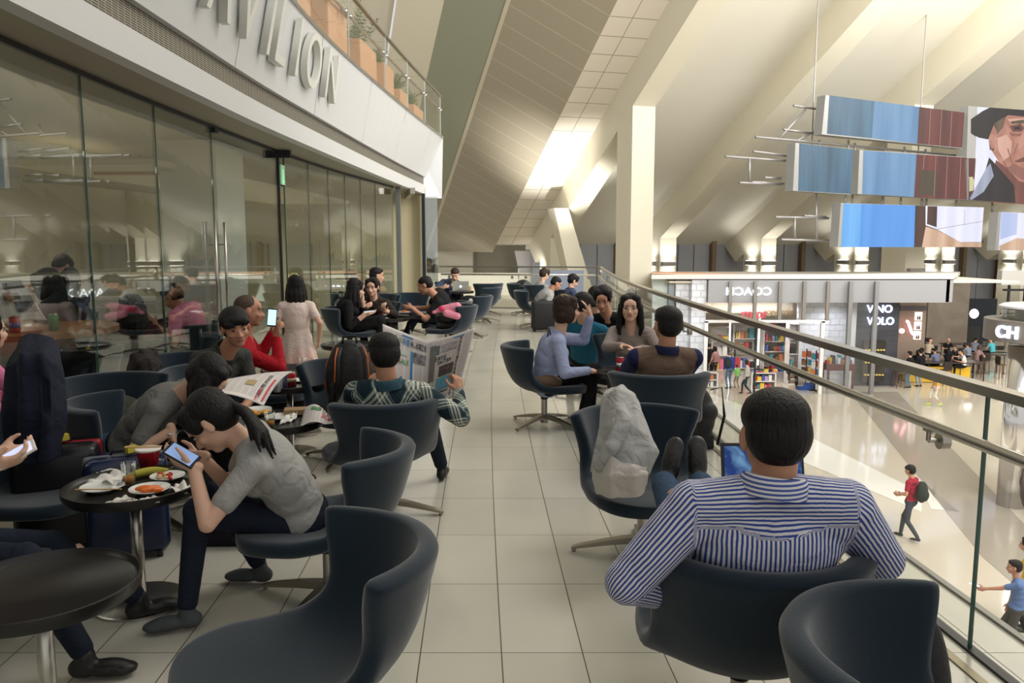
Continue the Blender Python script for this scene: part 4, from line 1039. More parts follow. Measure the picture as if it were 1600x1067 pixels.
t_ = person('woman in a taupe sweater and thin glasses talking with open hands', at(988, 600, 6.85), at(987, 513, 6.72), face=163, head=(6, 3, 0), headoff=at(985, 482, 6.66), s=.95, female=True, bulk=1.08,
       R_=at(972, 541, 6.35), L_=at(1001, 545, 6.38), elbR=(.9, -.2, -.5), elbL=(-.9, -.2, -.5), fR=(.85, 6.35, .085), fL=(1.1, 6.35, .085), shirt=cloth('taupe_sweater', srgb(150, 138, 132)), sleeve='long', pants=cloth('grey_trousers', srgb(82, 76, 70)), skin=SKIN2, hair='long', vox=.0065,
       handR=dict(d=(-.8, .6, .1), n=(0, .3, -1), curl=.3, side=-1), handL=dict(d=(.9, .4, -.1), n=(0, .1, 1), curl=.35, side=-1))
hd = root_data[t_.name]
for sg in (-1, 1): MB().tube([hd['h'](sg * .032 + .019 * math.cos(a), .092, .002 + .014 * math.sin(a)) for a in [6.283 * i / 16 for i in range(16)]], .0022, 6, close=True).build('glasses', STEEL, t_)
def two_tone(o, d):
    me = o.data; au = me.attributes.new('su', 'FLOAT', 'POINT'); L = d['sp'].length
    for i, v in enumerate(me.vertices):
        r = v.co - d['P']; au.data[i].value = 1.0 if (r.dot(d['su']) > L * .66 and abs(r.dot(d['rx'])) < .19) else 0.0
def vestm(nt, b): crease(nt, b, 7, .4); nt.links.new(nmix(nt, attr(nt, 'su'), srgb(28, 32, 74), srgb(108, 88, 74)), b.inputs['Base Color'])
v_ = person('man seen from behind in a brown and navy two-tone jacket', (.98, 5.42, .43), at(1041, 550, 5.14), face=4, head=(14, 2, 0), headoff=at(1042, 508, 5.18), s=.98, bulk=1.16, R_=(1.2, 5.65, .55), L_=(.8, 5.7, .55), elbR=(1, -.3, -.6), elbL=(-1, -.3, -.6),
       fR=(1.12, 5.85, .085), fL=(.9, 5.85, .085), shirt=node_mat('brown_navy_jacket', vestm), open_body=two_tone, sleeve='long', pants=BLACKP, skin=SKIN3, hair='short', vox=.007, collar=cloth('navy_collar', srgb(24, 28, 60)))
person('man with a goatee in a black tee shirt, looking down', at(955, 560, 8.3), at(950, 494, 8.0), face=172, head=(-6, -20, 0), headoff=at(942, 468, 7.9), s=1.0, bulk=1.12, R_=at(920, 530, 7.6), L_=at(950, 535, 7.7), elbR=(.9, 0, -.5), elbL=(-.9, 0, -.5), fR=(.8, 7.85, .085), fL=(1.1, 7.8, .085),
       shirt=cloth('black_tee', srgb(22, 22, 24)), pants=BLACKP, skin=SKIN3, hair='tied', vox=.008, handR=dict(d=(-.5, .2, .9), n=(0, .3, -1), curl=.9))
person('person in a teal printed shirt with black hair, back turned', at(915, 560, 7.75), at(915, 505, 7.55), face=-25, head=(-20, -20, 0), headoff=at(911, 478, 7.5), s=.95, fR=(.9, 8.2, .085), fL=(.6, 8.2, .085), shirt=cloth('teal_print_shirt', srgb(28, 92, 118), na=.5), pants=BLACKP, hair='fringe', vox=.009, noface=True)
person('person in a dark purple top with black hair near the railing', at(934, 545, 9.1), at(934, 492, 9.0), face=-40, head=(0, -25, 0), headoff=at(931, 466, 9.0), s=.95, female=True, fR=(1.2, 9.5, .085), fL=(1.0, 9.5, .085), shirt=cloth('plum_top', srgb(44, 30, 44)), pants=BLACKP, hair='bob', vox=.010, noface=True)
person('young man in a grey tee with white print hunched forward', (.50, 14.38, .42), at(860, 459, 14.35), face=-80, head=(0, -30, 0), headoff=at(869, 443, 14.35), s=.98, bulk=1.15, R_=at(868, 481, 14.2), L_=at(880, 480, 14.6), elbR=(.3, -.3, -1), elbL=(-.3, 0, -1), fR=(.98, 14.3, .085), fL=(.98, 14.6, .085), shirt=cloth('heather_grey_tee', (0, 0, 0)), pants=DJEANS, skin=SKIN3, hair='crop', vox=.011)
person('woman with tied hair and a denim jacket round her shoulders', (1.08, 14.9, .42), at(893, 457, 14.9), face=-78, head=(0, -30, 0), headoff=at(896, 439, 14.9), s=.95, female=True, bulk=1.2, fR=(1.5, 14.8, .085), fL=(1.5, 15.1, .085), shirt=cloth('slate_denim_jacket', srgb(56, 66, 88)), sleeve='long', pants=BLACKP, skin=SKIN2, hair='tied', vox=.011)
person('woman in a grey tank top with bare shoulders, hair up', (.60, 16.6, .42), at(846, 446, 16.6), face=-55, head=(0, -25, 0), headoff=at(851, 429, 16.6), s=.98, female=True, fR=(1.0, 16.8, .085), fL=(1.0, 17.0, .085), shirt=cloth('pale_grey_tank', srgb(150, 146, 138)), sleeve='none', pants=BLACKP, skin=SKIN2, hair='tied', hairm=H_BROWN, vox=.013)
person('man in a slate blue tee shirt typing on a silver laptop', (-1.36, 17.5, .42), at(708, 443, 17.3), face=178, head=(0, -30, 0), headoff=at(711, 429, 17.1), s=1.05, bulk=1.25, R_=at(692, 449, 17.0), L_=at(715, 448, 16.95), elbR=(1, -.1, -.5), elbL=(-1, -.1, -.5), fR=(-1.55, 17.1, .085), fL=(-1.05, 17.0, .085), shirt=cloth('slate_blue_tee', srgb(66, 78, 102)), pants=DJEANS, skin=SKIN2, hair='short', hairm=H_BROWN, vox=.012)
person('man in a black tee shirt in profile, reading his hands', (-.98, 11.45, .42), at(683, 462, 11.3), face=88, head=(0, -22, 0), headoff=at(664, 446, 11.25), s=1.02, bulk=1.15, R_=at(645, 481, 11.35), L_=at(643, 481, 11.05), elbR=(.3, 0, -1), elbL=(-.3, 0, -1), fR=(-1.6, 11.4, .085), fL=(-1.55, 11.2, .085), shirt=cloth('black_tee', (0, 0, 0)), pants=DJEANS, skin=SKIN3, hair='crop', vox=.009,
       handR=dict(d=(0, 1, .1), n=(-1, 0, 0)), handL=dict(d=(0, 1, .1), n=(1, 0, 0)))
person('woman in black with long dark hair, cheek on her hand', (-2.16, 10.45, .42), at(545, 471, 10.45), face=-78, head=(12, -12, 0), headoff=at(556, 452, 10.45), s=1.02, female=True, bulk=1.15, R_=at(571, 491, 10.25), L_=at(566, 468, 10.55), elbR=(.3, -.3, -1), elbL=(-.3, .4, -1), fR=(-1.7, 10.35, .085), fL=(-1.7, 10.6, .085), shirt=cloth('black_knit', srgb(20, 19, 22)), sleeve='three', pants=BLACKP, skin=SKIN2, hair='long', vox=.008,
       handR=dict(d=(0, 1, .1), n=(0, 0, 1)), handL=dict(d=(0, .1, 1), n=(0, -1, 0), curl=.3))
person('woman in a dark brown top eating with a fork, facing us', (-1.93, 11.15, .42), at(584, 470, 11.0), face=175, head=(-4, -6, 0), headoff=at(582, 449, 10.9), s=1.0, female=True, bulk=1.15, R_=at(566, 481, 10.7), L_=at(598, 484, 10.65), elbR=(.9, 0, -.7), elbL=(-.9, 0, -.7), fR=(-2.0, 10.8, .085), fL=(-1.8, 10.75, .085), shirt=cloth('dark_brown_top', srgb(46, 38, 34)), sleeve='three', pants=BLACKP, skin=SKIN2, hair='tied', vox=.008,
       handR=dict(d=(-.9, .1, .35), n=(0, -1, 0), curl=.4), handL=dict(d=(-.2, .7, .5), n=(0, -.5, 0), curl=.9))
person('man with glasses and dark hair in a maroon top, looking right', (-2.3, 12.6, .44), at(587, 449, 12.6), face=-70, head=(0, -5, 0), headoff=at(589, 431, 12.6), s=1.02, fR=(-1.9, 12.9, .085), fL=(-1.9, 12.5, .085), shirt=cloth('maroon_top', srgb(58, 40, 42)), pants=BLACKP, hair='short', vox=.011)
person('person at the left edge in dark jeans holding a white phone', (-2.12, 2.72, .43), (-2.17, 2.76, .88), face=-70, head=(0, -30, 0), s=.95, R_=at(-12, 728, 2.62), L_=at(-6, 708, 2.80), elbR=(.4, -.5, -1), elbL=(-.4, 0, -1), fR=(-1.48, 2.60, .085), fL=(-1.50, 3.05, .085), shirt=cloth('dark_jumper', srgb(34, 34, 40)), sleeve='long', pants=cloth('navy_jeans', (0, 0, 0)), skin=SKIN2, vox=.008,
       handR=dict(d=(0, 1, .2), n=(-.5, 0, .8), curl=.7), handL=dict(d=(0, 1, 0), n=(.5, 0, .8), curl=.7))
person('child in a pink top and red trousers at the left edge', (-2.76, 4.08, .52), (-2.77, 4.10, .90), face=-40, s=.8, fR=(-2.6, 4.4, .07), fL=(-2.72, 4.45, .07), shirt=cloth('pink_top', srgb(214, 120, 158)), sleeve='long', pants=cloth('red_trousers', srgb(178, 34, 46)), skin=SKIN2, hair='bob', vox=.010)
# inside the lounge
person('man in a pink polo behind the glass, bent over a table', at(300, 530, 8.35), at(286, 482, 8.3), face=82, head=(0, -35, 0), headoff=at(270, 464, 8.3), s=1.02, bulk=1.15, R_=at(245, 505, 8.5), L_=at(243, 508, 8.0), elbR=(.3, -.2, -1), elbL=(-.3, -.2, -1), fR=(-4.0, 8.5, .085), fL=(-4.0, 8.1, .085), shirt=cloth('pink_polo', srgb(226, 140, 168)), pants=BLACKP, skin=SKIN3, hair='short', vox=.009, collar=cloth('pale_blue_collar', srgb(140, 160, 190)))
person('woman behind the glass resting her chin, in a dark jacket', at(118, 510, 6.4), at(98, 470, 6.4), face=60, head=(10, -20, 0), headoff=at(74, 447, 6.4), s=1.02, female=True, R_=at(88, 470, 6.5), L_=at(60, 500, 6.2), elbR=(.3, .2, -1), fR=(-3.9, 6.6, .085), fL=(-3.9, 6.3, .085), shirt=cloth('dark_jacket', srgb(36, 38, 46)), sleeve='long', pants=BLACKP, skin=SKIN2, hair='bob', vox=.010)
person('woman with long dark hair in a maroon sweater behind the glass', at(206, 560, 7.0), at(205, 515, 7.0), face=35, head=(0, -10, 0), headoff=at(206, 485, 7.0), s=1.05, female=True, bulk=1.15, fR=(-3.3, 7.45, .085), fL=(-3.6, 7.4, .085), shirt=cloth('maroon_sweater', srgb(66, 26, 32)), sleeve='long', pants=BLACKP, hair='verylong', vox=.010, noface=True)
person('person with short dark hair far inside the lounge', at(103, 455, 9.6), at(103, 428, 9.6), face=150, head=(0, -30, 0), headoff=at(99, 415, 9.6), s=1.0, fR=(-5.2, 9.2, .085), fL=(-5.4, 9.2, .085), shirt=cloth('dark_jumper', (0, 0, 0)), pants=BLACKP, hair='fringe', vox=.012)
person('person in a white shirt with a dark strap inside the lounge', at(560, 470, 15.6), at(555, 447, 15.6), face=80, head=(0, -15, 0), headoff=at(548, 432, 15.6), s=1.05, fR=(-3.5, 15.8, .085), fL=(-3.5, 15.4, .085), shirt=cloth('white_shirt', srgb(200, 196, 190)), sleeve='long', pants=BLACKP, hair='fringe', vox=.012)
person('man with a hidden face reading a newspaper inside the lounge', (-3.95, 5.3, .45), (-4.0, 5.3, .92), face=-60, s=1.0, R_=at(-8, 508, 5.0), L_=(-3.6, 5.6, 1.1), fR=(-3.5, 5.3, .085), fL=(-3.5, 5.6, .085), shirt=cloth('grey_polo', srgb(110, 110, 112)), pants=BLACKP, hair='short', vox=.010)
# ================================================================== SHOPS AND SCREENS IN THE HALL
FZ = -5.3
def hp(px, py, Y): return at(px, py, Y)
def rect_slab(px0, px1, z0, z1, Y, t):
    """upright panel between two photo columns at distance Y"""
    x0 = at(px0, 450, Y).x; x1 = at(px1, 450, Y).x
    return V(((x0 + x1) / 2, Y + t / 2, (z0 + z1) / 2)), (x1 - x0, t, z1 - z0)
def panel(name, px0, px1, z0, z1, Y, t, m, kind='structure', label=None, parent=None):
    c, s = rect_slab(px0, px1, z0, z1, Y, t); o = MB().box(c, s).build(name, m, parent)
    if kind: o['kind'] = kind
    if label: o['label'] = label
    return o
HEADM = mat('shop_header_grey', srgb(150, 150, 153), .6); WOODB = mat('orange_wood_trim', srgb(206, 160, 130), .5); CEILW = mat('shop_ceiling', srgb(214, 210, 204), .6)
panel('wall_shop_header', 1107, 1484, -1.12, -.10, 36.0, .3, HEADM, label='grey header of the bookshop front')
struct(MB().prism([at(1018, 436, 36), at(1490, 436, 36), at(1500, 430, 44), at(1018, 430, 44)], (0, 0, .2)).build('ceiling_shop', CEILW), 'flat roof slab over the bookshop')
struct(MB().prism([at(1020, 428, 36.2), at(1225, 431, 38), at(1120, 428.6, 37.5), at(1020, 426, 38)], (0, 0, .06)).build('trim_9', WOODB))
struct(MB().box((at(1484, 450, 36).x, 40, -.6), (.3, 8, 1.0)).build('wall_shop_header_end', HEADM))
def embossed(nt, b):
    g = nt.nodes.new('ShaderNodeNewGeometry'); br = nt.nodes.new('ShaderNodeTexBrick'); mp = nt.nodes.new('ShaderNodeMapping'); mp.inputs['Rotation'].default_value = (R(90), 0, 0)
    nt.links.new(g.outputs['Position'], mp.inputs[0]); nt.links.new(mp.outputs[0], br.inputs[0]); br.inputs['Scale'].default_value = 1; br.inputs['Brick Width'].default_value = .42; br.inputs['Row Height'].default_value = .3
    br.inputs['Mortar Size'].default_value = .03; br.inputs['Mortar Smooth'].default_value = .6
    bp = nt.nodes.new('ShaderNodeBump'); bp.inputs['Strength'].default_value = .8; bp.inputs['Distance'].default_value = .05; bp.invert = True
    nt.links.new(br.outputs['Fac'], bp.inputs['Height']); nt.links.new(bp.outputs[0], b.inputs['Normal']); b.inputs['Base Color'].default_value = (*srgb(216, 218, 224), 1); b.inputs['Roughness'].default_value = .3
TILEM = node_mat('embossed_white_tile', embossed)
panel('wall_tile_pillar', 1056, 1078, FZ, -.1, 36.6, .5, TILEM, label='white embossed tile pillar'); panel('wall_tile_pillar', 1081, 1104, FZ, -.1, 36.2, .5, TILEM, label='white embossed tile pillar beside the shop door')
panel('wall_pale_return', 1020, 1045, FZ, -.1, 37.0, .3, mat('pale_green_panel', srgb(196, 208, 202), .3)); panel('wall_steel_joint', 1045, 1056, FZ, -.1, 36.8, .3, mat('steel_joint', srgb(140, 146, 150), .3, .6))
panel('wall_tile', 1250, 1334, FZ, -.2, 38.5, .3, TILEM, label='white embossed tile wall right of the bookshop')
SHOPW = mat('shop_cream_wall', srgb(226, 214, 194), .6)
panel('wall_shop_back', 1090, 1262, FZ, -.2, 43.6, .2, SHOPW); panel('wall_shop_bulkhead', 1104, 1240, -1.95, -.75, 40.2, .15, SHOPW, label='bookshop bulkhead carrying the shop name')
struct(MB().box(((at(1104, 450, 36.5).x) - .05, 40, -2.7), (.1, 7, 5.2)).build('wall_shop_side', SHOPW))
struct(MB().box(((at(1240, 450, 40).x + 1), 40, -.2), (16, 7.4, .08)).build('ceiling_shop_inner', SHOPW))
WHF = mat('white_door_frame', srgb(222, 220, 218), .4)
sf = thing('storefront_glazing', 'glazed bookshop front with steel mullions and a white door frame', 'shop front', (at(1200, 450, 36).x, 36, FZ)); fo = V(sf.location)
for pxm in (1142, 1181, 1220, 1258, 1295):
    c, s_ = rect_slab(pxm - 2.6, pxm + 2.6, -1.92, -.15, 35.85, .12); MB().box(c - fo, s_).build('mullion', STEEL, sf)
for pxm, zb in ((1330.5, FZ), (1371, FZ)):
    c, s_ = rect_slab(pxm - 3, pxm + 3, zb, -.15, 35.75, .16); MB().box(c - fo, s_).build('mullion', mat('steel_post', srgb(150, 150, 150), .35, .7), sf)
c, s_ = rect_slab(1103, 1292, -2.02, -1.9, 35.8, .14); MB().box(c - fo, s_).build('door_frame', WHF, sf)
for pxm in (1105.5, 1289):
    c, s_ = rect_slab(pxm - 2.8, pxm + 2.8, FZ, -1.95, 35.8, .14); MB().box(c - fo, s_).build('door_frame', WHF, sf)
SG2 = thin_glass('shop_glass', (.93, .94, .95), .5, .02, .07)
for a_, b_ in ((1107, 1142), (1142, 1181), (1181, 1220), (1220, 1258), (1258, 1292)):
    c, s_ = rect_slab(a_ + 2.6, b_ - 2.6, -1.9, -1.12, 35.9, .012); MB().box(c - fo, s_).build('glass_pane', SG2, sf)
for a_, b_ in ((1297, 1327), (1334, 1363)):
    c, s_ = rect_slab(a_, b_, FZ + .02, -1.12, 35.85, .012); MB().box(c - fo, s_).build('glass_pane', SG2, sf)
def text_flat(name, s, px, py, Y, hgt, m, label, cat='sign', mirror=False, ext=.02, wscale=1.0, parent=None, tagit=True, bold=0.0):
    p = at(px, py, Y); M = Matrix.Translation(p) @ Matrix.Rotation(R(90), 4, 'X') @ Matrix.Diagonal((-wscale if mirror else wscale, 1, 1, 1))
    o = text_obj(name, s, hgt, m, M, parent, ext, bold=bold)
    if tagit: tag(o, label, cat)
    return o
GLOW = mat('white_sign_glow', (1, 1, 1), .5, emit=(.9, .96, 1), estr=2.4)
text_flat('sign_lettering', 'COACH', 1206, 461, 35.97, .50, GLOW, 'white glowing mirror-written COACH lettering on the grey header', mirror=True, wscale=1.16)  # a sign's reflection modelled as glowing mirrored letters
text_flat('sign_lettering', 'BOOK SOUP', 1158, 497, 40.1, .48, mat('red_sign', srgb(190, 40, 60), .5, emit=srgb(190, 40, 60), estr=.3), 'red BOOK SOUP lettering above the bookshop', wscale=.47, bold=.01)
text_flat('sign_lettering', 'BOOKSTORE', 1193.5, 493, 40.1, .40, mat('gold_sign', srgb(196, 168, 110), .4, .4), 'thin gold BOOKSTORE lettering beside the red words', wscale=.66)
EG = mat('exit_green2', srgb(50, 200, 110), .5, emit=srgb(60, 220, 130), estr=.8)
for i, (px, py) in enumerate(((1168, 466), (1225, 466))):
    o = MB().box(at(px, py, 39.9), (.28, .06, .17)).build('exit_sign', EG); tag(o, ['green exit sign over the bookshop, left of its twin', 'green exit sign over the bookshop, right of its twin'][i], 'exit sign')
# ---- bookshop stock
rn = random.Random(3)
GOODS = [mat('goods_%s' % n, srgb(*c), .5) for n, c in (('red', (190, 50, 60)), ('pink', (214, 110, 140)), ('white', (226, 222, 216)), ('yellow', (220, 190, 70)), ('blue', (60, 90, 160)), ('teal', (60, 140, 150)), ('black', (34, 32, 34)), ('brown', (130, 90, 60)), ('orange', (214, 120, 60)), ('lilac', (170, 150, 190)))]
WSH = mat('white_shelf', srgb(224, 220, 216), .5)
book_protos = []
def item(p, s, m, rz=0, label='x', group='g', name='book', cat='book'):
    key = m.name + name; 
    src = next((o for k, o in book_protos if k == key), None)
    if src is None:
        o = MB().box((0, 0, .5), (1, 1, 1)).build(name, m); book_protos.append((key, o))
    else:
        o = src.copy(); COL.objects.link(o)
    o.location = p; o.scale = s; o.rotation_euler = (0, 0, rz); tag(o, label, cat, group); return o
def shelf_unit(px0, px1, ytop, ybot, Y, rows, label, short, fill=True, per=7, seed=1):
    x0, x1 = at(px0, 500, Y).x, at(px1, 500, Y).x; z0 = max(FZ, at(900, ybot, Y).z); z1 = at(900, ytop, Y).z
    t = thing('display_shelf', label, 'shelf', ((x0 + x1) / 2, Y, z0)); w = x1 - x0; H_ = z1 - z0; d = .5
    for sx in (-w / 2, w / 2): MB().box((sx, 0, H_ / 2), (.06, d, H_)).build('side_panel', WSH, t)
    MB().box((0, d / 2, H_ / 2), (w, .03, H_)).build('back_panel', WSH, t)
    for r in range(rows + 1): MB().box((0, 0, H_ * r / rows * .985 + .02), (w, d, .04)).build('shelf', WSH, t)
    if fill:
        r2 = random.Random(seed)
        for r in range(rows):
            x = -w / 2 + .1
            while x < w / 2 - .12:
                ww = r2.uniform(.10, .30); hh_ = r2.uniform(.35, .8) * H_ / rows * .92
                if x + ww > w / 2 - .05: break
                gm = r2.choice(GOODS); item(V(((x0 + x1) / 2 + x + ww / 2, Y - .02, z0 + H_ * r / rows * .985 + .04)), (ww * .9, .34, hh_), gm, 0, '%s book or box on the %s shelf of the %s' % (gm.name[6:], ['lowest', 'second', 'third', 'fourth', 'fifth'][r], short), 'goods on the ' + short); x += ww + .01
    return t
shelf_unit(1146, 1182, 505, 575, 43.0, 3, 'tall white shelf at the back of the bookshop under red and yellow toys', 'tall toy unit', seed=2)
shelf_unit(1193, 1232, 500, 590, 42.2, 5, 'tall crowded shelf at the right of the bookshop', 'tall crowded unit', seed=4)
shelf_unit(1112, 1140, 510, 580, 43.0, 3, 'white shelf at the back left of the bookshop', 'back left unit', seed=5)
shelf_unit(1232, 1248, 505, 600, 38.6, 4, 'narrow book shelf by the bookshop entrance wall', 'narrow unit by the tiles', seed=6)
shelf_unit(1176, 1213, 582, 610, 37.0, 2, 'low white display counter of magazines at the bookshop entrance', 'entrance counter', seed=7)
shelf_unit(1108, 1122, 582, 604, 37.6, 2, 'small low white display counter at the left bookshop pillar', 'small left counter', seed=8)
for px in (1143, 1189): panel('ceiling_light_strip', px - 1.2, px + 1.2, -5.0, -2.2, 42.6, .05, mat('strip_glow', (1, 1, 1), .5, emit=(1, .95, .95), estr=2.2), None); 
for i, o in enumerate([o for o in COL.objects if o.name.startswith('ceiling_light_strip')]):
    o.name = 'light_strip'; tag(o, ['upright white light strip at the left side of the tall toy shelf', 'upright white light strip at the right side of the tall toy shelf'][i % 2], 'light')
for i in range(26):   # magazine piles on the low counter
    px = rn.uniform(1177, 1211); py = rn.uniform(577, 583); p = at(px, py, rn.uniform(36.9, 37.15)); p.z = at(900, 582, 37.0).z + .035; gm = rn.choice(GOODS)
    item(p, (.24, .18, rn.uniform(.06, .14)), gm, rn.uniform(-.4, .4), '%s magazine pile on the %s of the entrance counter' % (gm.name[6:], 'left third' if px < 1188 else 'middle' if px < 1199 else 'right third'), 'magazine piles on the entrance counter', 'magazine_pile', 'magazines')
# card racks right of the entrance
def card_rack(px, Y, label, n=16, h=1.7):
    p = at(px, 520, Y); t = thing('card_rack', label, 'display rack', (p.x, Y, FZ)); mb = MB(); mb.cyl((0, 0, 0), (0, 0, h + .2), .03)
    mb.box((0, 0, .03), (.5, .06, .05)); mb.box((0, 0, .03), (.06, .5, .05)); mb.build('pole', BLACK, t)
    r2 = random.Random(int(px))
    for k in range(n):
        z = .35 + (k // 4) * .38; a = (k % 4) * 1.57 + .6
        MB().box((.18 * math.cos(a), .18 * math.sin(a), z + .15), (.20, .03, .28), rz=a + 1.57).build('card', r2.choice(GOODS), t)
card_rack(1277, 36.6, 'dark revolving rack of postcards in front of the tile wall'); card_rack(1262, 37.3, 'revolving rack of gifts beside the bookshop wall')
o = MB().box(at(1258, 606, 37.0) + V((0, 0, .1)), (.75, .5, .28)).build('storage_box', mat('blue_box', srgb(40, 70, 140), .5)); o.location.z += FZ - (at(1258, 606, 37).z + .1 - .14); tag(o, 'blue box on the floor under the card racks', 'box')
o = thing('display_table', 'low dark red table of books behind the bookshop window', 'table', (at(1309, 580, 37.3).x, 37.3, FZ)); DR = mat('dark_red_wood', srgb(96, 40, 40), .4)
MB().box((0, 0, 1.05), (1.3, .8, .3)).build('table_top', DR, o)
for sx in (-.58, .58):
    for sy in (-.33, .33): MB().box((sx, sy, .46), (.09, .09, .92)).build('leg', DR, o)
for i in range(10):
    item(V((o.location.x - .55 + .12 * i, 37.2 + .1 * (i % 2), FZ + 1.2)), (.11, .3, .16 + .12 * (i % 3)), GOODS[(i * 3) % 10], .1, '%s book standing on the dark red table behind the window' % GOODS[(i * 3) % 10].name[6:], 'books on the dark red table')
for i, px in enumerate((1112, 1134, 1150, 1177, 1202, 1220)): spot('shop_track_light', at(px, 470, 38.5) + V((0, 0, .2)), at(px, 600, 41), 170, 110, .1, (1, .93, .9))
spot('shop_window_light', at(1300, 470, 36.6), at(1300, 560, 38.5), 220, 90, .1, (.9, .92, 1)); spot('shop_window_light', at(1090, 460, 33.5) , at(1080, 560, 36.4), 300, 60, .2, (.95, .97, 1))
# ---- wine bar next door
def darkbrick(nt, b):
    g = nt.nodes.new('ShaderNodeNewGeometry'); br = nt.nodes.new('ShaderNodeTexBrick'); mp = nt.nodes.new('ShaderNodeMapping'); mp.inputs['Rotation'].default_value = (R(90), 0, 0)
    nt.links.new(g.outputs['Position'], mp.inputs[0]); nt.links.new(mp.outputs[0], br.inputs[0]); br.inputs['Scale'].default_value = 1; br.inputs['Brick Width'].default_value = 1.1; br.inputs['Row Height'].default_value = .09; br.inputs['Mortar Size'].default_value = .008
    br.inputs['Color1'].default_value = (*srgb(64, 64, 72), 1); br.inputs['Color2'].default_value = (*srgb(50, 50, 58), 1); br.inputs['Mortar'].default_value = (*srgb(84, 84, 92), 1); nt.links.new(br.outputs[0], b.inputs['Base Color']); b.inputs['Roughness'].default_value = .4
panel('wall_wine_bar', 1340, 1408, FZ, -1.0, 38.0, .3, node_mat('dark_slate_brick', darkbrick), label='dark slate wall of the wine bar')
panel('wall_white_edge', 1334, 1341, FZ, -1.0, 37.9, .3, WHITE_P)
panel('wall_brown', 1408, 1450, FZ, -1.0, 40.5, .3, mat('taupe_wall', srgb(150, 134, 118), .5), label='taupe wall with three lit niches')
panel('trim_10', 1407, 1448, -1.15, -.95, 40.2, .25, mat('red_bulkhead', srgb(170, 40, 50), .4, emit=srgb(170, 40, 50), estr=.25)); panel('trim_11', 1409, 1450, -1.85, -1.62, 40.4, .08, mat('dark_band', srgb(84, 80, 84), .4))
BG = mat('blue_sign_halo', (.5, .6, 1), .5, emit=(.72, .8, 1), estr=3.0)
text_flat('sign_lettering', 'VINO', 1354.5, 488, 37.9, .50, BG, 'glowing blue white VINO lettering on the dark wall', wscale=1.0, bold=.012)
text_flat('sign_lettering', 'VOLO', 1354.5, 507, 37.9, .50, BG, 'glowing blue white VOLO lettering under the word VINO', wscale=.95, bold=.012)
for i, py in enumerate((494, 509, 524)):
    t = thing('wall_niche', ['top lit niche on the taupe wall', 'middle lit niche on the taupe wall', 'lowest lit niche on the taupe wall'][i], 'display niche', at(1435 - i, py, 40.4)); MB().box((0, 0, 0), (.34, .1, .42)).build('niche_box', mat('niche_glow', (1, .9, .86), .5, emit=(1, .86, .82), estr=1.1), t)
    for j in (-.07, .03): MB().lathe([(0, 0), (.035, 0), (.035, .14), (.012, .18), (.012, .24), (0, .24)], (j, -.09, -.17), 10).build('bottle', GOODS[7 if j < 0 else 6], t, True)
text_flat('exit_sign', 'EXIT', 1438.5, 465, 40.1, .2, mat('exit_red', (1, .1, .1), .5, emit=(1, .15, .12), estr=2), 'small red EXIT sign at the wine bar bulkhead', 'exit sign')
t = thing('bottle_cabinet', 'lit yellow wine bottle cabinet against the dark slate wall', 'cabinet', (at(1366, 560, 37.6).x, 37.6, FZ + .25))
MB().box((0, .1, 1.0), (1.05, .2, 2.0)).build('cabinet_body', mat('dark_cabinet', srgb(44, 38, 30), .5), t)
for r in range(3):
    for c_ in range(7): MB().cyl((-.42 + .14 * c_, -.0, .35 + .6 * r), (-.42 + .14 * c_, -.12, .35 + .6 * r), .045, .03, 10).build('bottle', mat('lit_bottle', srgb(230, 200, 120), .3, emit=srgb(230, 200, 110), estr=.8 if (r + c_) % 2 else .3), t, True)
o = thing('pendant_lamp', 'glowing pink neon bottle sign on the taupe wall', 'neon sign', at(1422, 512, 40.2)); MB().tube([(-.2, 0, .35), (-.12, 0, .3), (.1, 0, -.25), (.2, 0, -.35)], .07, 10).build('neon_tube', mat('pink_neon', (1, .5, .55), .5, emit=(1, .45, .5), estr=4), o, True); o.name = 'neon_sign'
o = MB().ell(at(1409, 517, 39.8), (.13, .13, .13)).build('globe_lamp', mat('pink_neon', (1, .5, .5), .5), None, True); tag(o, 'round glowing pink globe at the edge of the dark wall', 'lamp')
o = MB().ell(at(1522, 490, 47), (.24, .24, .28)).build('globe_lamp', mat('globe_glow', (1, .9, .85), .5, emit=(1, .88, .84), estr=4), None, True); tag(o, 'large white glowing globe lamp over the far seating area', 'lamp')
MB().cyl((0, 0, 0), (0, 0, 3.2), .015).build('cord', BLACK, None).location = at(1522, 490, 47)
co = [o for o in COL.objects if o.name == 'cord'][-1]; co.parent = None; tag(co, 'thin cord from which the white globe lamp hangs', 'cord')
def metalw(nt, b):
    n = crease(nt, b, .5, .2); nt.links.new(nmix(nt, n, srgb(120, 110, 100), srgb(186, 172, 156)), b.inputs['Base Color']); b.inputs['Metallic'].default_value = .5; b.inputs['Roughness'].default_value = .3
panel('wall_metal', 1452, 1516, FZ, -1.0, 52.5, .4, node_mat('stained_steel_cladding', metalw), label='brushed metal clad wall behind the cafe')
panel('wall_dark_opening', 1516, 1560, FZ, -2.3, 56, .3, mat('dark_opening', srgb(38, 46, 54), .3))
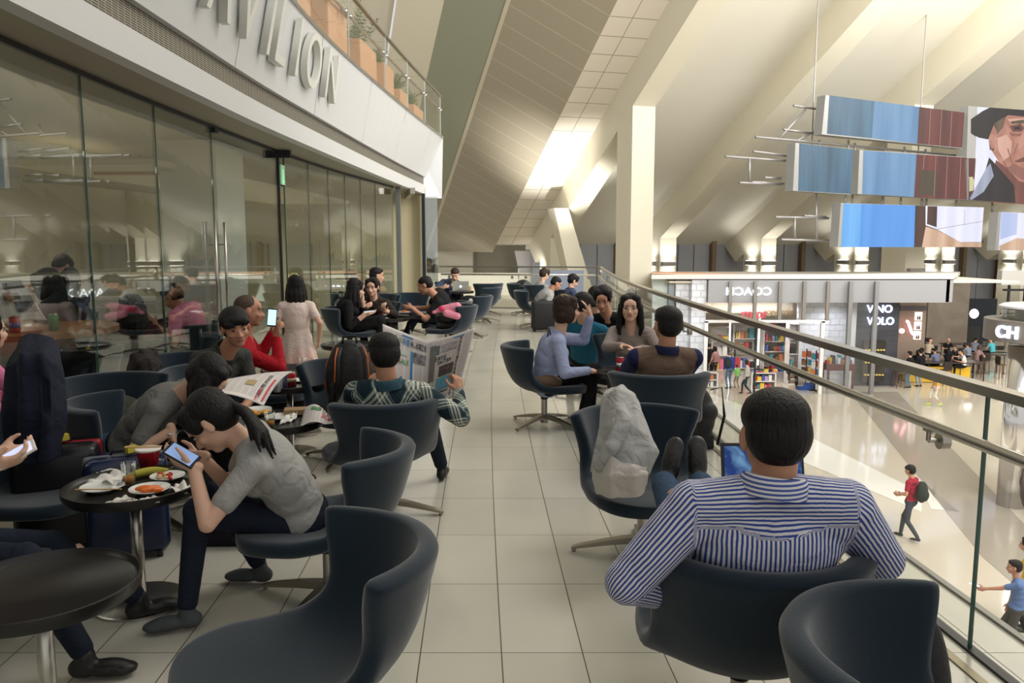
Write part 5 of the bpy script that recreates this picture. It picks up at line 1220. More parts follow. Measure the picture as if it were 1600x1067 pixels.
# ---- LED screens hung in the hall
SA, SBp = V((14.4, 36.0, 0)), V((23.4, 41.0, 0)); SDir = (SBp - SA).normalized(); SNrm = V((SDir.y, -SDir.x, 0))  # face towards the terrace
if SNrm.y > 0: SNrm = -SNrm
def on_screen(px, py, push=0.0):
    c, s = math.cos(TILT), math.sin(TILT); d = V((px - 800, FOC * c - (py - 533.5) * s, -FOC * s - (py - 533.5) * c)); o = V((0, 0, EYE))
    k = (SA - SNrm * -push - o).dot(SNrm) / d.dot(SNrm); return o + d * k
SCRB = mat('screen_casing', srgb(150, 150, 148), .4, .3)
def led(nm, c0, c1, e, grad=None):
    def f(nt, b):
        tc = nt.nodes.new('ShaderNodeNewGeometry'); mp = nt.nodes.new('ShaderNodeMapping'); mp.inputs['Scale'].default_value = grad or (1.2, 1.2, .12)
        n = nt.nodes.new('ShaderNodeTexNoise'); n.inputs['Scale'].default_value = 1.0; n.inputs['Detail'].default_value = 6; nt.links.new(tc.outputs['Position'], mp.inputs[0]); nt.links.new(mp.outputs[0], n.inputs['Vector'])
        r = nt.nodes.new('ShaderNodeValToRGB'); r.color_ramp.elements[0].position = .35; r.color_ramp.elements[1].position = .65; r.color_ramp.elements[0].color = (*c0, 1); r.color_ramp.elements[1].color = (*c1, 1)
        nt.links.new(n.outputs[0], r.inputs[0]); nt.links.new(r.outputs[0], b.inputs['Emission Color']); b.inputs['Emission Strength'].default_value = e; b.inputs['Base Color'].default_value = (.01, .01, .01, 1); b.inputs['Roughness'].default_value = .5
    return node_mat(nm, f)
L_TEAL = led('led_teal_wood', srgb(46, 88, 112), srgb(82, 128, 158), .9); L_BLUE = led('led_pale_blue', srgb(92, 140, 184), srgb(120, 164, 206), .9); L_RED = led('led_red_planks', srgb(84, 36, 34), srgb(122, 56, 50), .9)
L_SKY = led('led_sky_blue', srgb(96, 170, 236), srgb(120, 188, 248), 1.0); L_SKY2 = led('led_deep_sky', srgb(80, 148, 226), srgb(92, 160, 236), 1.0); L_WHITE = led('led_white_room', srgb(224, 226, 246), srgb(240, 240, 252), 1.0)
L_FLOORW = led('led_warm_floor', srgb(200, 160, 130), srgb(232, 196, 168), .9); L_DBR = led('led_dark_brown', srgb(46, 26, 22), srgb(88, 54, 40), .8); L_HAT = led('led_black_hat', srgb(22, 18, 24), srgb(40, 34, 40), .8)
L_FACE = led('led_face', srgb(176, 116, 100), srgb(206, 150, 130), .9, (1.5, 1.5, 1.5)); L_FACED = led('led_face_shade', srgb(116, 66, 58), srgb(140, 84, 72), .8); L_HAIR = led('led_grey_hair', srgb(90, 74, 60), srgb(120, 98, 78), .8); L_LINE = led('led_pale_line', srgb(170, 130, 120), srgb(180, 140, 130), .9); L_OLIVE = led('led_olive', srgb(72, 60, 40), srgb(84, 70, 48), .8); L_CRM = led('led_cream', srgb(214, 206, 160), srgb(226, 218, 176), .9)
def screen(label, corners, depth=.45):
    P4 = [on_screen(*c) for c in corners]; t = thing('led_screen', label, 'screen', (sum((p for p in P4), V((0, 0, 0)))) / 4, 0, 'hanging display screens in the hall'); o = V(t.location)
    MB().prism([p - o for p in P4], -SNrm * depth).build('casing', SCRB, t); t['_n'] = 0; del t['_n']; return t
def img(t, poly, m, lvl=1, name='screen_image'):
    o = V(t.location); MB().prism([on_screen(px, py, .0) + SNrm * (.004 * lvl) - o for px, py in poly], SNrm * .003).build(name, m, t)
def lines(t, segs, m, w=.03, lvl=3):
    o = V(t.location)
    for (x0, y0, x1, y1) in segs:
        a, b = on_screen(x0, y0) + SNrm * .004 * lvl - o, on_screen(x1, y1) + SNrm * .004 * lvl - o; d = (b - a).normalized(); n = d.cross(SNrm) * w; MB().prism([a - n, a + n, b + n, b - n], SNrm * .003).build('screen_image', m, t)
t = screen('long upper hanging screen showing blue and red brown planks', [(1290, 148.5), (1507.5, 176), (1503, 232), (1284, 210)])
img(t, [(1296, 149), (1366, 158), (1362, 216), (1292, 209)], L_TEAL); img(t, [(1366, 158), (1436, 167), (1433, 224.5), (1362, 216)], L_BLUE); img(t, [(1436, 167), (1507, 176), (1503, 231), (1433, 224.5)], L_RED)
lines(t, [(1454, 170, 1451, 226), (1471, 172, 1468, 228), (1487, 174, 1484, 229)], L_LINE, .02)
t = screen('small square hanging screen showing dark teal planks', [(1243, 223), (1333, 233), (1329, 304), (1239, 298)]); img(t, [(1249, 224), (1333, 233.5), (1329, 303), (1247, 298)], L_TEAL)
t = screen('middle hanging screen showing pale blue and red planks with a cream panel', [(1343, 234), (1508, 245.2), (1510, 312.4), (1340, 303)])
img(t, [(1349, 235), (1432, 241), (1428, 308), (1347, 303)], L_BLUE); img(t, [(1432, 241), (1508, 246), (1510, 312), (1428, 308)], L_RED); lines(t, [(1444, 242, 1442, 265), (1462, 243, 1459, 308), (1480, 244, 1477, 310), (1501, 246, 1498, 311)], L_LINE, .02); img(t, [(1438, 266), (1465, 267), (1463, 306), (1435, 305)], L_OLIVE, 2)
t = screen('large hanging screen showing the face of an old man in a black hat', [(1513, 165.5), (1700, 180), (1700, 322), (1512, 312.6), (1512, 247.3), (1510.5, 247)])
img(t, [(1527, 167), (1700, 181), (1700, 321), (1521, 312.5)], L_WHITE); img(t, [(1513, 247), (1525, 247.5), (1520, 312.5), (1513, 312)], L_RED, 1)
img(t, [(1548, 170), (1610, 172), (1640, 185), (1640, 305), (1604, 300), (1588, 280), (1566, 262), (1547, 232), (1545, 205)], L_FACE, 2); img(t, [(1556, 250), (1572, 262), (1592, 283), (1612, 288), (1612, 320), (1548, 316), (1545, 290)], L_FACED, 3)
img(t, [(1545, 246), (1560, 262), (1584, 290), (1586, 317), (1512, 312), (1536, 286), (1538, 270)], L_HAT, 4); img(t, [(1541, 262), (1547, 255), (1552, 275), (1536, 300), (1518, 312), (1514, 311)], led('led_grey_shirt', srgb(150, 156, 180), srgb(180, 186, 206), .9), 5)
img(t, [(1552, 182), (1572, 180), (1566, 200), (1556, 212), (1552, 236), (1546, 234), (1543, 208)], L_HAIR, 5); img(t, [(1545, 198), (1552, 196), (1557, 206), (1556, 226), (1549, 234), (1544, 222)], L_FACE, 6)
img(t, [(1517, 186), (1534, 174), (1546, 168), (1600, 172), (1640, 176), (1640, 186), (1575, 180), (1553, 192), (1543, 218), (1528, 215), (1517, 208)], L_HAT, 7); img(t, [(1577, 197), (1594, 193), (1600, 200), (1596, 206), (1582, 206)], L_FACED, 4); img(t, [(1583, 199), (1592, 197), (1594, 202), (1586, 203)], L_HAT, 6)
img(t, [(1584, 252), (1600, 245), (1612, 246), (1612, 251), (1590, 254)], L_FACED, 4); L_FM = led('led_face_crease', srgb(150, 96, 84), srgb(164, 108, 94), .85); L_FL = led('led_face_light', srgb(214, 164, 146), srgb(222, 176, 158), .95)
img(t, [(1558, 216), (1572, 210), (1581, 222), (1578, 244), (1568, 250), (1560, 236)], L_FL, 3); img(t, [(1604, 196), (1614, 200), (1612, 238), (1602, 238), (1600, 222)], L_FL, 3); img(t, [(1574, 186), (1612, 184), (1612, 192), (1580, 195)], L_FL, 3); img(t, [(1572, 262), (1586, 256), (1604, 266), (1604, 284), (1590, 278)], L_FM, 3)
img(t, [(1576, 207), (1590, 209), (1597, 207), (1594, 213), (1580, 213)], L_FM, 4); img(t, [(1578, 190), (1598, 187), (1604, 191), (1598, 193), (1580, 194)], L_HAIR, 5); lines(t, [(1574, 232, 1583, 262), (1590, 224, 1584, 240), (1567, 252, 1576, 266)], L_FM, .045, 4); img(t, [(1513, 277), (1519, 276), (1522, 282), (1520, 298), (1514, 299), (1514, 280)], L_CRM, 3)
t = screen('low hanging screen showing a blurred blue room and a white wall', [(1314, 317), (1537, 324), (1533, 386), (1309, 386)])
img(t, [(1318, 318), (1346, 318.6), (1343, 386), (1314, 386)], L_SKY); img(t, [(1346, 318.6), (1430, 321), (1428, 386), (1343, 386)], L_SKY2); img(t, [(1320, 345), (1336, 335), (1342, 345), (1330, 360), (1330, 386), (1316, 386)], L_SKY, 2)
img(t, [(1430, 321), (1463, 322), (1463, 350), (1500, 380), (1500, 386), (1428, 386)], L_DBR); img(t, [(1446, 321.5), (1537, 324), (1533, 378), (1500, 378), (1463, 358), (1446, 352)], L_WHITE, 2); img(t, [(1449, 322), (1464, 322.4), (1463, 355), (1448, 350)], L_DBR, 3); img(t, [(1446, 354), (1463, 359), (1500, 378), (1533, 379), (1533, 386), (1440, 386)], L_FLOORW, 3)
lines(t, [(1507, 327, 1506, 352), (1463, 358, 1533, 346)], led('led_grey_line', srgb(190, 186, 200), srgb(200, 196, 210), .9), .02, 4)
t = screen('partly seen low hanging screen showing a pale room corner at the right edge', [(1560, 331), (1700, 336), (1700, 392), (1555, 391)])
img(t, [(1564, 331.5), (1700, 336), (1700, 391.5), (1560, 391)], L_WHITE); img(t, [(1564, 332), (1590, 333), (1588, 366), (1562, 374)], led('led_lilac_wall', srgb(176, 190, 230), srgb(190, 202, 238), 1.0), 2); img(t, [(1561, 384), (1588, 372), (1640, 376), (1640, 391), (1561, 391)], L_FLOORW, 3)
tr_ = thing('screen_truss', 'grey tubular truss that carries the hanging screens', 'truss', on_screen(1400, 250)); to = V(tr_.location); TRM = mat('truss_tube', srgb(150, 148, 146), .4, .5)
def tb(x0, y0, x1, y1, back0=.9, back1=.9, r=.055):
    a = on_screen(x0, y0) - SNrm * back0 - to; b = on_screen(x1, y1) - SNrm * back1 - to; MB().cyl(a, b, r, r, 10).build('tube', TRM, tr_, True)
for a_ in ((1206, 210, 1520, 240), (1242, 214, 1285, 166), (1250, 198, 1300, 205), (1266, 160, 1300, 165), (1270, 217, 1300, 200), (1158, 241, 1330, 254), (1202, 233, 1300, 246), (1200, 282, 1250, 285), (1196, 243, 1196, 283), (1180, 283, 1245, 286),
           (1237, 338, 1320, 340), (1246, 374, 1320, 376), (1267, 339, 1267, 374), (1301, 300, 1301, 375), (1282, 336, 1316, 338), (1347, 300, 1347, 325), (1358, 300, 1358, 325), (1405, 305, 1405, 325), (1434, 306, 1434, 325), (1467, 306, 1467, 325), (1474, 308, 1474, 325), (1521, 310, 1521, 328), (1577, 312, 1577, 335),
           (1306, 215, 1306, 236), (1352, 215, 1352, 240), (1362, 220, 1362, 240), (1410, 226, 1410, 244), (1440, 226, 1440, 246), (1473, 230, 1473, 248), (1329, 248, 1345, 249), (1329, 288, 1345, 289), (1510, 205, 1525, 206), (1505, 215, 1520, 218), (1533, 343, 1562, 345), (1533, 376, 1562, 377), (1220, 275, 1245, 276)): tb(*a_)
for px in (1302, 1470): MB().cyl(on_screen(px, 240) - SNrm * 1.2 - to, on_screen(px, 240) - SNrm * 1.2 - to + V((0, 0, 14)), .03).build('hanger_rod', TRM, tr_)
# ---- COACH kiosk at the right edge
kc = V((at(1640, 540, 20.5).x, 20.5, FZ)); KR = 2.0
kz = thing('shop_kiosk', 'round shop kiosk with a grey sign band at the right edge', 'kiosk', kc)
xl = at(1568, 600, 20.5).x - kc.x
def kring(r, z0, z1, m, nm, r2=None, seg=40): smooth_angle(MB().lathe([(r - .12, z0), (r, z0), (r2 or r, z1), ((r2 or r) - .12, z1)], seg=seg).build(nm, m, kz), 40)
bandr = kc.x - at(1563, 500, 20.2).x
zt = lambda py: at(1540, py, 19.4).z - FZ
smooth_angle(MB().lathe([(0, zt(546)), (bandr, zt(540)), (bandr, zt(506)), (0, zt(506))], seg=48).build('sign_band', mat('kiosk_taupe_band', srgb(112, 106, 98), .4), kz), 40)
smooth_angle(MB().lathe([(0, zt(481)), (bandr - .42, zt(481)), (bandr - .32, zt(484)), (bandr - .32, zt(487)), (bandr - .42, zt(489)), (0, zt(489))], seg=48).build('roof_disc', WHITE_P, kz), 40)
smooth_angle(MB().lathe([(bandr - .45, zt(506)), (bandr - .4, zt(506)), (bandr - .4, zt(489)), (bandr - .45, zt(489))], seg=48).build('glass_drum', thin_glass('kiosk_glass', (.7, .72, .7), 1, .03, .2), kz), 40)
smooth_angle(MB().lathe([(0, zt(506)), (bandr - .7, zt(506)), (bandr - .7, zt(489)), (0, zt(489))], seg=48).build('inner_drum', mat('kiosk_interior', srgb(110, 100, 80), .3, noise_s=6, noise_a=.6), kz), 40)
def chromef(nt, b):
    b.inputs['Metallic'].default_value = 1; b.inputs['Roughness'].default_value = .12; b.inputs['Base Color'].default_value = (.8, .78, .78, 1)
for i in range(3):
    a = R(200 + i * 55); rr_ = bandr - .55; MB().cyl((rr_ * math.cos(a), rr_ * math.sin(a), 0), (rr_ * math.cos(a), rr_ * math.sin(a), zt(546)), .33, .33, 28).build('chrome_column', node_mat('chrome_column', chromef), kz, True)
MB().cyl((0, 0, 0), (0, 0, zt(546)), .9, .9, 24).build('core', mat('kiosk_core', srgb(170, 160, 156), .25), kz, True)
# letters wrap the band
for ch, dx in (('C', 0), ('H', 19)):
    me = text_mesh(ch, .42, .03, bold=.012); phi0 = math.pi + math.acos(max(-1, min(1, 0)))
    for v in me.vertices:
        ang_ = R(187) + (v.co.x + dx * .0168) / bandr * 1.0
        v.co = V(((bandr + .03 + v.co.z) * math.cos(ang_), (bandr + .03 + v.co.z) * math.sin(ang_), zt(532) + v.co.y))
    me.materials.clear(); me.materials.append(BG); o = bpy.data.objects.new('letter', me); COL.objects.link(o); o.parent = kz
o = thing('display_gantry', 'black gantry with a grey box beam beyond the kiosk', 'gantry', at(1590, 450, 42)); MB().box((0, 0, .55), (2.0, .4, .75)).build('box_beam', mat('gantry_grey', srgb(186, 184, 178), .5), o)
for sx in (-.45, .4): MB().box((sx, 0, -.6), (.1, .1, 1.6)).build('post', BLACK, o)
MB().box((0, 0, -.1), (1.4, .3, .1)).build('cross_beam', BLACK, o); MB().box((0, 0, -1.35), (1.6, .1, .06)).build('cross_beam', BLACK, o)
# ---- cafe furniture
WD = mat('bar_wood', srgb(96, 66, 48), .5); YEL = mat('yellow_panel', srgb(222, 178, 40), .5)
def bar_stool(x, y, rz, label):
    t = thing('bar_stool', label, 'stool', (x, y, FZ), R(rz), 'wooden bar stools in the cafe'); MB().box((0, 0, .74), (.40, .40, .05), bev=.015).build('seat', WD, t)
    for sx in (-.17, .17):
        for sy in (-.17, .17): MB().cyl((sx * 1.15, sy * 1.15, 0), (sx, sy, .72), .02, .02, 8).build('leg', WD, t)
    MB().box((0, -.19, .98), (.40, .04, .40)).build('backrest', mat('dark_back', srgb(40, 32, 28), .5), t); MB().box((0, .17, .3), (.36, .025, .03)).build('foot_rail', WD, t)
def bar_table(x, y, w, d, h, label, base=None):
    t = thing('cafe_table', label, 'table', (x, y, FZ), 0, 'cafe tables'); MB().box((0, 0, h), (w, d, .05), bev=.01).build('table_top', mat('cafe_top', srgb(60, 52, 48), .3), t)
    if base: MB().box((0, 0, h / 2 - .1), (w * .7, d * .5, h - .25)).build('base_panel', base, t)
    for sx in (-w / 2 + .1, w / 2 - .1):
        for sy in (-d / 2 + .1, d / 2 - .1): MB().cyl((sx, sy, 0), (sx, sy, h - .02), .03, .03, 8).build('leg', WD if not base else BLACK, t)
G5 = lambda px, py: on(px, py, FZ)
p = G5(1462, 596); bar_table(p.x, p.y, 4.4, 1.1, 1.0, 'long high table with yellow panels in front of the wine bar', YEL)
p = G5(1543, 584); bar_table(p.x, p.y, 1.5, .8, 1.05, 'high dark wooden table beside the woman on a bar stool')
p = G5(1492, 556); bar_table(p.x, p.y, 1.6, .8, .75, 'small cafe table behind the long high table')
p = G5(1560, 545); bar_table(p.x, p.y, 1.4, .8, .75, 'small cafe table at the far right of the cafe')
for i, (px, py, rz) in enumerate(((1404, 606, 0), (1523, 590, 90), (1563, 592, -90), (1536, 585, 0), (1497, 597, -60), (1476, 602, 0))):
    p = G5(px, py); bar_stool(p.x, p.y, rz, ['yellowish wooden bar stool at the left end of the long high table', 'bar stool under the woman at the high dark table', 'dark backed bar stool right of the high dark table', 'bar stool behind the high dark table', 'bar stool under the man in the white tee', 'bar stool in the middle of the long high table'][i])
def cafe_chair(x, y, rz, label):
    t = thing('cafe_chair', label, 'chair', (x, y, FZ), R(rz), 'black cafe chairs'); MB().box((0, 0, .45), (.42, .42, .04), bev=.01).build('seat', BLACK, t); MB().box((0, -.20, .68), (.42, .03, .26)).build('backrest', BLACK, t)
    for sx in (-.18, .18):
        for sy in (-.18, .18): MB().cyl((sx, sy, 0), (sx, sy, .44), .014, .014, 6).build('leg', STEEL, t)
for px, py, rz, l in ((1461, 562, 180, 'black cafe chair right of the beige shirted man'), (1449, 548, 150, 'black cafe chair beside the taupe wall'), (1502, 556, 90, 'black cafe chair behind the man in black reading'), (1532, 552, 180, 'black cafe chair behind the grey shirted man'), (1556, 562, 200, 'black cafe chair near the cyan shirt, left of two'), (1565, 562, 180, 'black cafe chair near the cyan shirt, right of two')):
    p = G5(px, py); cafe_chair(p.x, p.y, rz, l)
o = thing('curved_sofa', 'dark curved sofa back in front of the metal wall', 'sofa', G5(1482, 540)); L = []
for i in range(13):
    a = R(200 + 140 * i / 12); c_ = V((2.4 * math.cos(a), 1.2 * math.sin(a) + 1, 0)); n_ = V((math.cos(a), math.sin(a), 0)) * .14
    L.append([c_ - n_, c_ + n_, c_ + n_ + V((0, 0, 1.3)), c_ - n_ + V((0, 0, 1.3))])
smooth_angle(MB().ring_surf(L).build('backrest', mat('dark_sofa', srgb(58, 58, 54), .7), o)); MB().box((0, .9, .25), (3.4, 1.2, .4), bev=.05).build('seat', mat('dark_sofa', (0, 0, 0)), o)
o = thing('potted_plant', 'tall green plant in a lime green box by the taupe wall', 'plant', G5(1452, 528)); MB().box((0, 0, .6), (.7, .7, 1.2), bev=.03).build('planter_box', mat('lime_box', srgb(140, 190, 40), .5), o)
mb = MB(); r2 = random.Random(5)
for k in range(26):
    a = r2.uniform(0, 6.28); e = V((math.cos(a) * .5, math.sin(a) * .3, r2.uniform(.8, 2.0))); b0 = V((0, 0, 1.15)); s_ = e.cross(V((0, 0, 1))).normalized() * .07; m_ = b0 + e * .6
    mb.bm.faces.new([mb.bm.verts.new(c) for c in (b0, m_ - s_, b0 + e, m_ + s_)])
mb.build('leaves', mat('green_leaves', srgb(50, 110, 40), .5), o, normals=False)
# ---- people below (small in the photo)
def standing(label, px, py, face, s, **k):
    p = G5(px, py); fa = R(face); fw = V((-math.sin(fa), math.cos(fa), 0)); rt = V((math.cos(fa), math.sin(fa), 0)); st = k.pop('stride', .0)
    return person(label, p + V((0, 0, .90 * s)), p + V((0, 0, 1.42 * s)) + fw * .02, face=face, s=s, fR=p + rt * .09 + fw * (st) + V((0, 0, .085)), fL=p - rt * .09 - fw * st + V((0, 0, .085 + .05 * (st > 0))), kneeR=(0, 1, 0), kneeL=(0, 1, 0),
                  R_=k.pop('R_', None) or p + rt * .26 + fw * .08 + V((0, 0, .82 * s)), L_=k.pop('L_', None) or p - rt * .26 + fw * .08 + V((0, 0, .82 * s)), elbR=(.4, -1, 0), elbL=(-.4, -1, 0), **k)
def sitting(label, px, py, Yf, face, s=1.0, seat=.45, **k):
    """px, py is the head centre in the photo, Yf its distance"""
    hc_ = at(px, py, Yf); fa = R(face); fw = V((-math.sin(fa), math.cos(fa), 0)); rt = V((math.cos(fa), math.sin(fa), 0)); pel = V((hc_.x, hc_.y, FZ + seat + .1)) - fw * .12
    nk = V((hc_.x, hc_.y, pel.z + .50 * s)) - fw * .02
    return person(label, pel, nk, face=face, s=s, head=(0, -20, 0), fR=pel + fw * .45 + rt * .12 - V((0, 0, .42)), fL=pel + fw * .45 - rt * .12 - V((0, 0, .42)), R_=pel + fw * .38 + rt * .15 + V((0, 0, .25)), L_=pel + fw * .38 - rt * .15 + V((0, 0, .25)), vox=.022, **k)
def backpack_small(label, p, face, m, s=1.0):
    t = thing('backpack', label, 'backpack', p, R(face)); mb = MB(); mb.ell((0, 0, 0), (.16 * s, .11 * s, .24 * s)); mb.ell((0, -.07 * s, -.06 * s), (.12 * s, .07 * s, .13 * s)); remesh(mb, 'bag_body', m, t, .015, 2)
    for sx in (-.1, .1): MB().tube([(sx * s, .08 * s, .2 * s), (sx * s, .17 * s, .14 * s), (sx * s, .2 * s, 0), (sx * s, .1 * s, -.15 * s)], .014).build('strap', m, t, True)
DKBAG = mat('dark_bag_fabric', srgb(34, 40, 36), .8); BLK_F = cloth('black_cloth', srgb(20, 20, 22))
p = G5(1420, 843)
standing('young man in a red tee and grey jeans walking with a dark backpack', 1420, 843, 38, 1.02, stride=.24, R_=p + V((-.15, .15, 1.05)), L_=p + V((-.30, .05, 1.08)), shirt=cloth('crimson_tee', srgb(150, 30, 52)), pants=cloth('slate_jeans', srgb(60, 68, 76)), shoe=mat('dark_sneaker', srgb(50, 50, 54), .6), hair='fringe', vox=.010, skin=SKIN3)
backpack_small('dark olive backpack on the back of the walking man in red', p + V((.13, -.20, 1.20)), 38, DKBAG, 1.05)
p = G5(1581, 1032)
standing('man in a light blue polo walking with a lit phone at the right edge', 1581, 1030, 62, .98, stride=.2, L_=p + V((-.45, .25, 1.12)), shirt=cloth('sky_polo', srgb(96, 122, 170)), pants=cloth('grey_slacks', srgb(74, 72, 70)), hair='short', vox=.010, skin=SKIN3)
o = MB().box(p + V((-.55, .26, 1.19)), (.16, .08, .012), rz=.3, ry=.35).build('smartphone', mat('phone_lit', (.4, .6, 1), .3, emit=(.45, .65, 1), estr=1.6)); tag(o, 'lit phone held out by the man in light blue below', 'phone')
p = G5(1612, 985)
standing('person in a yellow top with black hair at the right edge', 1600, 985, 60, .98, shirt=cloth('yellow_top', srgb(222, 180, 60)), pants=BLACKP, hair='long', vox=.012, female=True)
standing('man in a blue sweatshirt browsing outside the bookshop', 1139, 607, 15, 1.05, shirt=cloth('royal_blue_top', srgb(40, 70, 150)), sleeve='long', pants=cloth('washed_jeans', srgb(92, 112, 134)), vox=.016, hair='short')
p = G5(1139, 607); backpack_small('dark backpack on the man in blue at the bookshop', p + V((-.12, -.18, 1.25)), 15, DKBAG, 1.1)
standing('small child in grey trousers and a green top by the bookshop', 1151, 607, 10, .66, shirt=cloth('green_top', srgb(120, 190, 90)), pants=cloth('pale_grey_pants', srgb(140, 134, 130)), vox=.016)
standing('woman in a pale grey sweater walking past the bookshop', 1166, 616, 70, .92, stride=.2, shirt=cloth('pale_sweater', srgb(176, 172, 160)), sleeve='long', pants=cloth('dark_teal_jeans', srgb(36, 56, 64)), vox=.016, female=True, hair='bob')
standing('shopper in a dark jacket at the back of the bookshop', 1107, 588, -20, 1.0, shirt=BLK_F, sleeve='long', pants=BLACKP, vox=.02, hair='short'); standing('shopper in a pink grey top inside the bookshop', 1117, 592, 20, .95, shirt=cloth('dusty_top', srgb(150, 110, 110)), pants=DJEANS, vox=.02, female=True, hair='bob')
standing('person in a yellow and red striped jersey and white shorts', 1461, 634, 80, .92, stride=.2, shirt=cloth('yellow_red_jersey', srgb(214, 160, 44)), sleeve='short', pants=cloth('white_shorts', srgb(220, 214, 206)), shorts=True, shoe=mat('lime_shoe', srgb(190, 220, 90), .5), vox=.014)
standing('person in washed jeans standing at the long high table', 1420, 606, 30, 1.02, shirt=BLK_F, pants=cloth('washed_jeans', (0, 0, 0)), vox=.018); standing('man in pale jeans and a black top at the long high table', 1436, 604, 10, 1.05, shirt=BLK_F, sleeve='long', pants=cloth('pale_jeans', srgb(120, 134, 150)), vox=.018)
sitting('man in a blue and white patterned shirt at the high table', 1461, 553, 39.4, 20, 1.0, .75, shirt=cloth('patterned_shirt', srgb(120, 126, 156), na=.6), pants=BLACKP, hair='crop')
sitting('woman in a black tank top at the long high table', 1481, 556, 39.2, -30, 1.0, .75, shirt=BLK_F, sleeve='none', pants=BLACKP, female=True, hair='long'); sitting('man in a white tee shirt at the right end of the high table', 1503, 550, 38.8, 80, 1.05, .75, shirt=cloth('white_tee', srgb(222, 218, 216)), pants=BLACKP)
sitting('man in a dark grey tee leaning over the long high table', 1493, 543, 41.0, 110, 1.0, .70, shirt=cloth('dark_grey_tee', srgb(56, 56, 60)), pants=BLACKP, hair='crop', hairm=H_GREY); sitting('bald man in a black shirt reading in the cafe', 1482, 527, 46.0, 170, 1.05, .45, shirt=BLK_F, pants=BLACKP, hair='bald')
sitting('white haired man in a beige shirt sitting side on', 1453, 531, 45.5, -60, 1.05, .45, shirt=cloth('beige_shirt', srgb(196, 180, 160)), pants=BLACKP, hair='bald'); sitting('dark haired man beside the taupe wall, facing right', 1434, 541, 39.8, -60, 1.0, .6, shirt=BLK_F, pants=BLACKP); sitting('woman with dark hair at the left of the high table', 1439, 547, 39.5, -60, 1.0, .75, shirt=BLK_F, pants=BLACKP, female=True, hair='bob')
sitting('man in a grey shirt drinking at a far cafe table', 1524, 533, 46.5, -60, 1.0, .45, shirt=cloth('grey_blue_shirt', srgb(120, 124, 140)), pants=BLACKP); sitting('woman in a dusty pink top on a bar stool', 1530, 546, 40.5, -60, 1.0, .75, shirt=cloth('dusty_pink', srgb(150, 124, 122)), pants=cloth('dark_brown_pants', srgb(60, 46, 40)), female=True, hair='bob', hairm=H_GREY)
sitting('person in a cyan tee shirt, back turned, far right of the cafe', 1549, 536, 46.0, 20, 1.05, .45, shirt=cloth('cyan_tee', srgb(90, 186, 200)), pants=BLACKP, hair='bald'); sitting('child in a pale blue grey top between two cafe tables', 1512, 543, 44.5, 10, .9, .45, shirt=cloth('slate_top', srgb(130, 140, 156)), pants=DJEANS, hair='short', hairm=H_BROWN)
# ================================================================== TABLES AND THINGS ON THE TERRACE
table(-1.38, 2.22, 'empty black tray table in the bottom left foreground')
table(-1.57, 3.20, 'black tray table crowded with plates, noodles and juice')
table(-1.34, 4.42, 'black tray table with a stack of plates in front of the plaid shirt man')
table(-1.60, 5.62, 'black tray table with a red tin and a drink can')
table(-1.72, 6.24, 'black tray table with a red drink beside the man in red')
table(-1.63, 7.85, 'black tray table holding one clear plastic cup')
table(-1.66, 10.72, 'far black tray table with food among the women in black')
table(-1.45, 11.2, 'far black tray table in front of the man in the black tee shirt')
table(-1.08, 16.85, 'small black table under the silver laptop')
table(.93, 6.12, 'small table with a red drink can beside the taupe sweater woman')
CHINA = mat('white_china', srgb(222, 224, 220), .2, coat=.5); PAPER = mat('white_paper', srgb(226, 222, 216), .8); ALU = mat('aluminium', (.7, .7, .72), .25, 1.0)
CLEAR = thin_glass('cup_glass', (.94, .95, .94), .8, .02, .08)
ZT = .4965
def plate(x, y, r, label, z=ZT, group=None):
    o = smooth_angle(MB().lathe([(0, 0), (r * .6, 0), (r * .66, .004), (r, .018), (r * .985, .021), (r * .64, .008), (0, .006)], seg=36).build('plate', CHINA), 50); o.location = (x, y, z); return tag(o, label, 'plate', group)
def T(px, py, z=ZT): p = on(px, py, z); return p
def can(p, c1, label, r=.033, h=.115, name='drink_can', band=None):
    t = thing(name, label, 'can', p); MB().lathe([(0, .0), (r * .8, 0), (r, .008), (r, h - .012), (r * .82, h - .002), (r * .80, h), (r * .76, h - .004), (0, h - .004)], seg=24).build('can_body', c1, t, True)
    MB().lathe([(r * .78, h - .003), (r * .86, h - .001), (r * .84, h + .002), (r * .78, h + .001)], seg=24).build('can_rim', ALU, t, True)
    if band: MB().lathe([(r * 1.01, h * .3), (r * 1.015, h * .3), (r * 1.015, h * .6), (r * 1.01, h * .6)], seg=24).build('label_band', band, t, True)
    return t
def tumbler(p, r, h, label, liquid=None, lh=.4, name='drinking_glass', cat='glass'):
    t = thing(name, label, cat, p); MB().lathe([(r * .8, 0), (r, h), (r * .96, h), (r * .76, .006), (0, .006), (0, 0)], seg=24).build('glass_body', CLEAR, t, True)
    if liquid: MB().lathe([(0, .008), (r * .74, .008), (r * (.74 + .18 * lh), h * lh), (0, h * lh)], seg=24).build('liquid', liquid, t, True)
    return t
def sheet(name, pts, m, label, cat, th=.0012, loc=None, sub=3, amp=.004, seed=0):
    """a soft sheet through four corner points"""
    a, b, c, d = [V(p) for p in pts]; o0 = (a + b + c + d) / 4
    def f(u, v):
        p = (a * (1 - u) + b * u) * (1 - v) + (d * (1 - u) + c * u) * v; k = noise.noise(V((u * 2.5 + seed, v * 2.5, seed))) * amp; return p - o0 + V((0, 0, abs(k)))
    mb = MB().grid(f, 10, 10); o = mb.build(name, m, None, True, normals=False); o.location = o0; md = o.modifiers.new('s', 'SOLIDIFY'); md.thickness = th; apply_mods(o)
    for p in o.data.polygons: p.use_smooth = True
    return tag(o, label, cat)
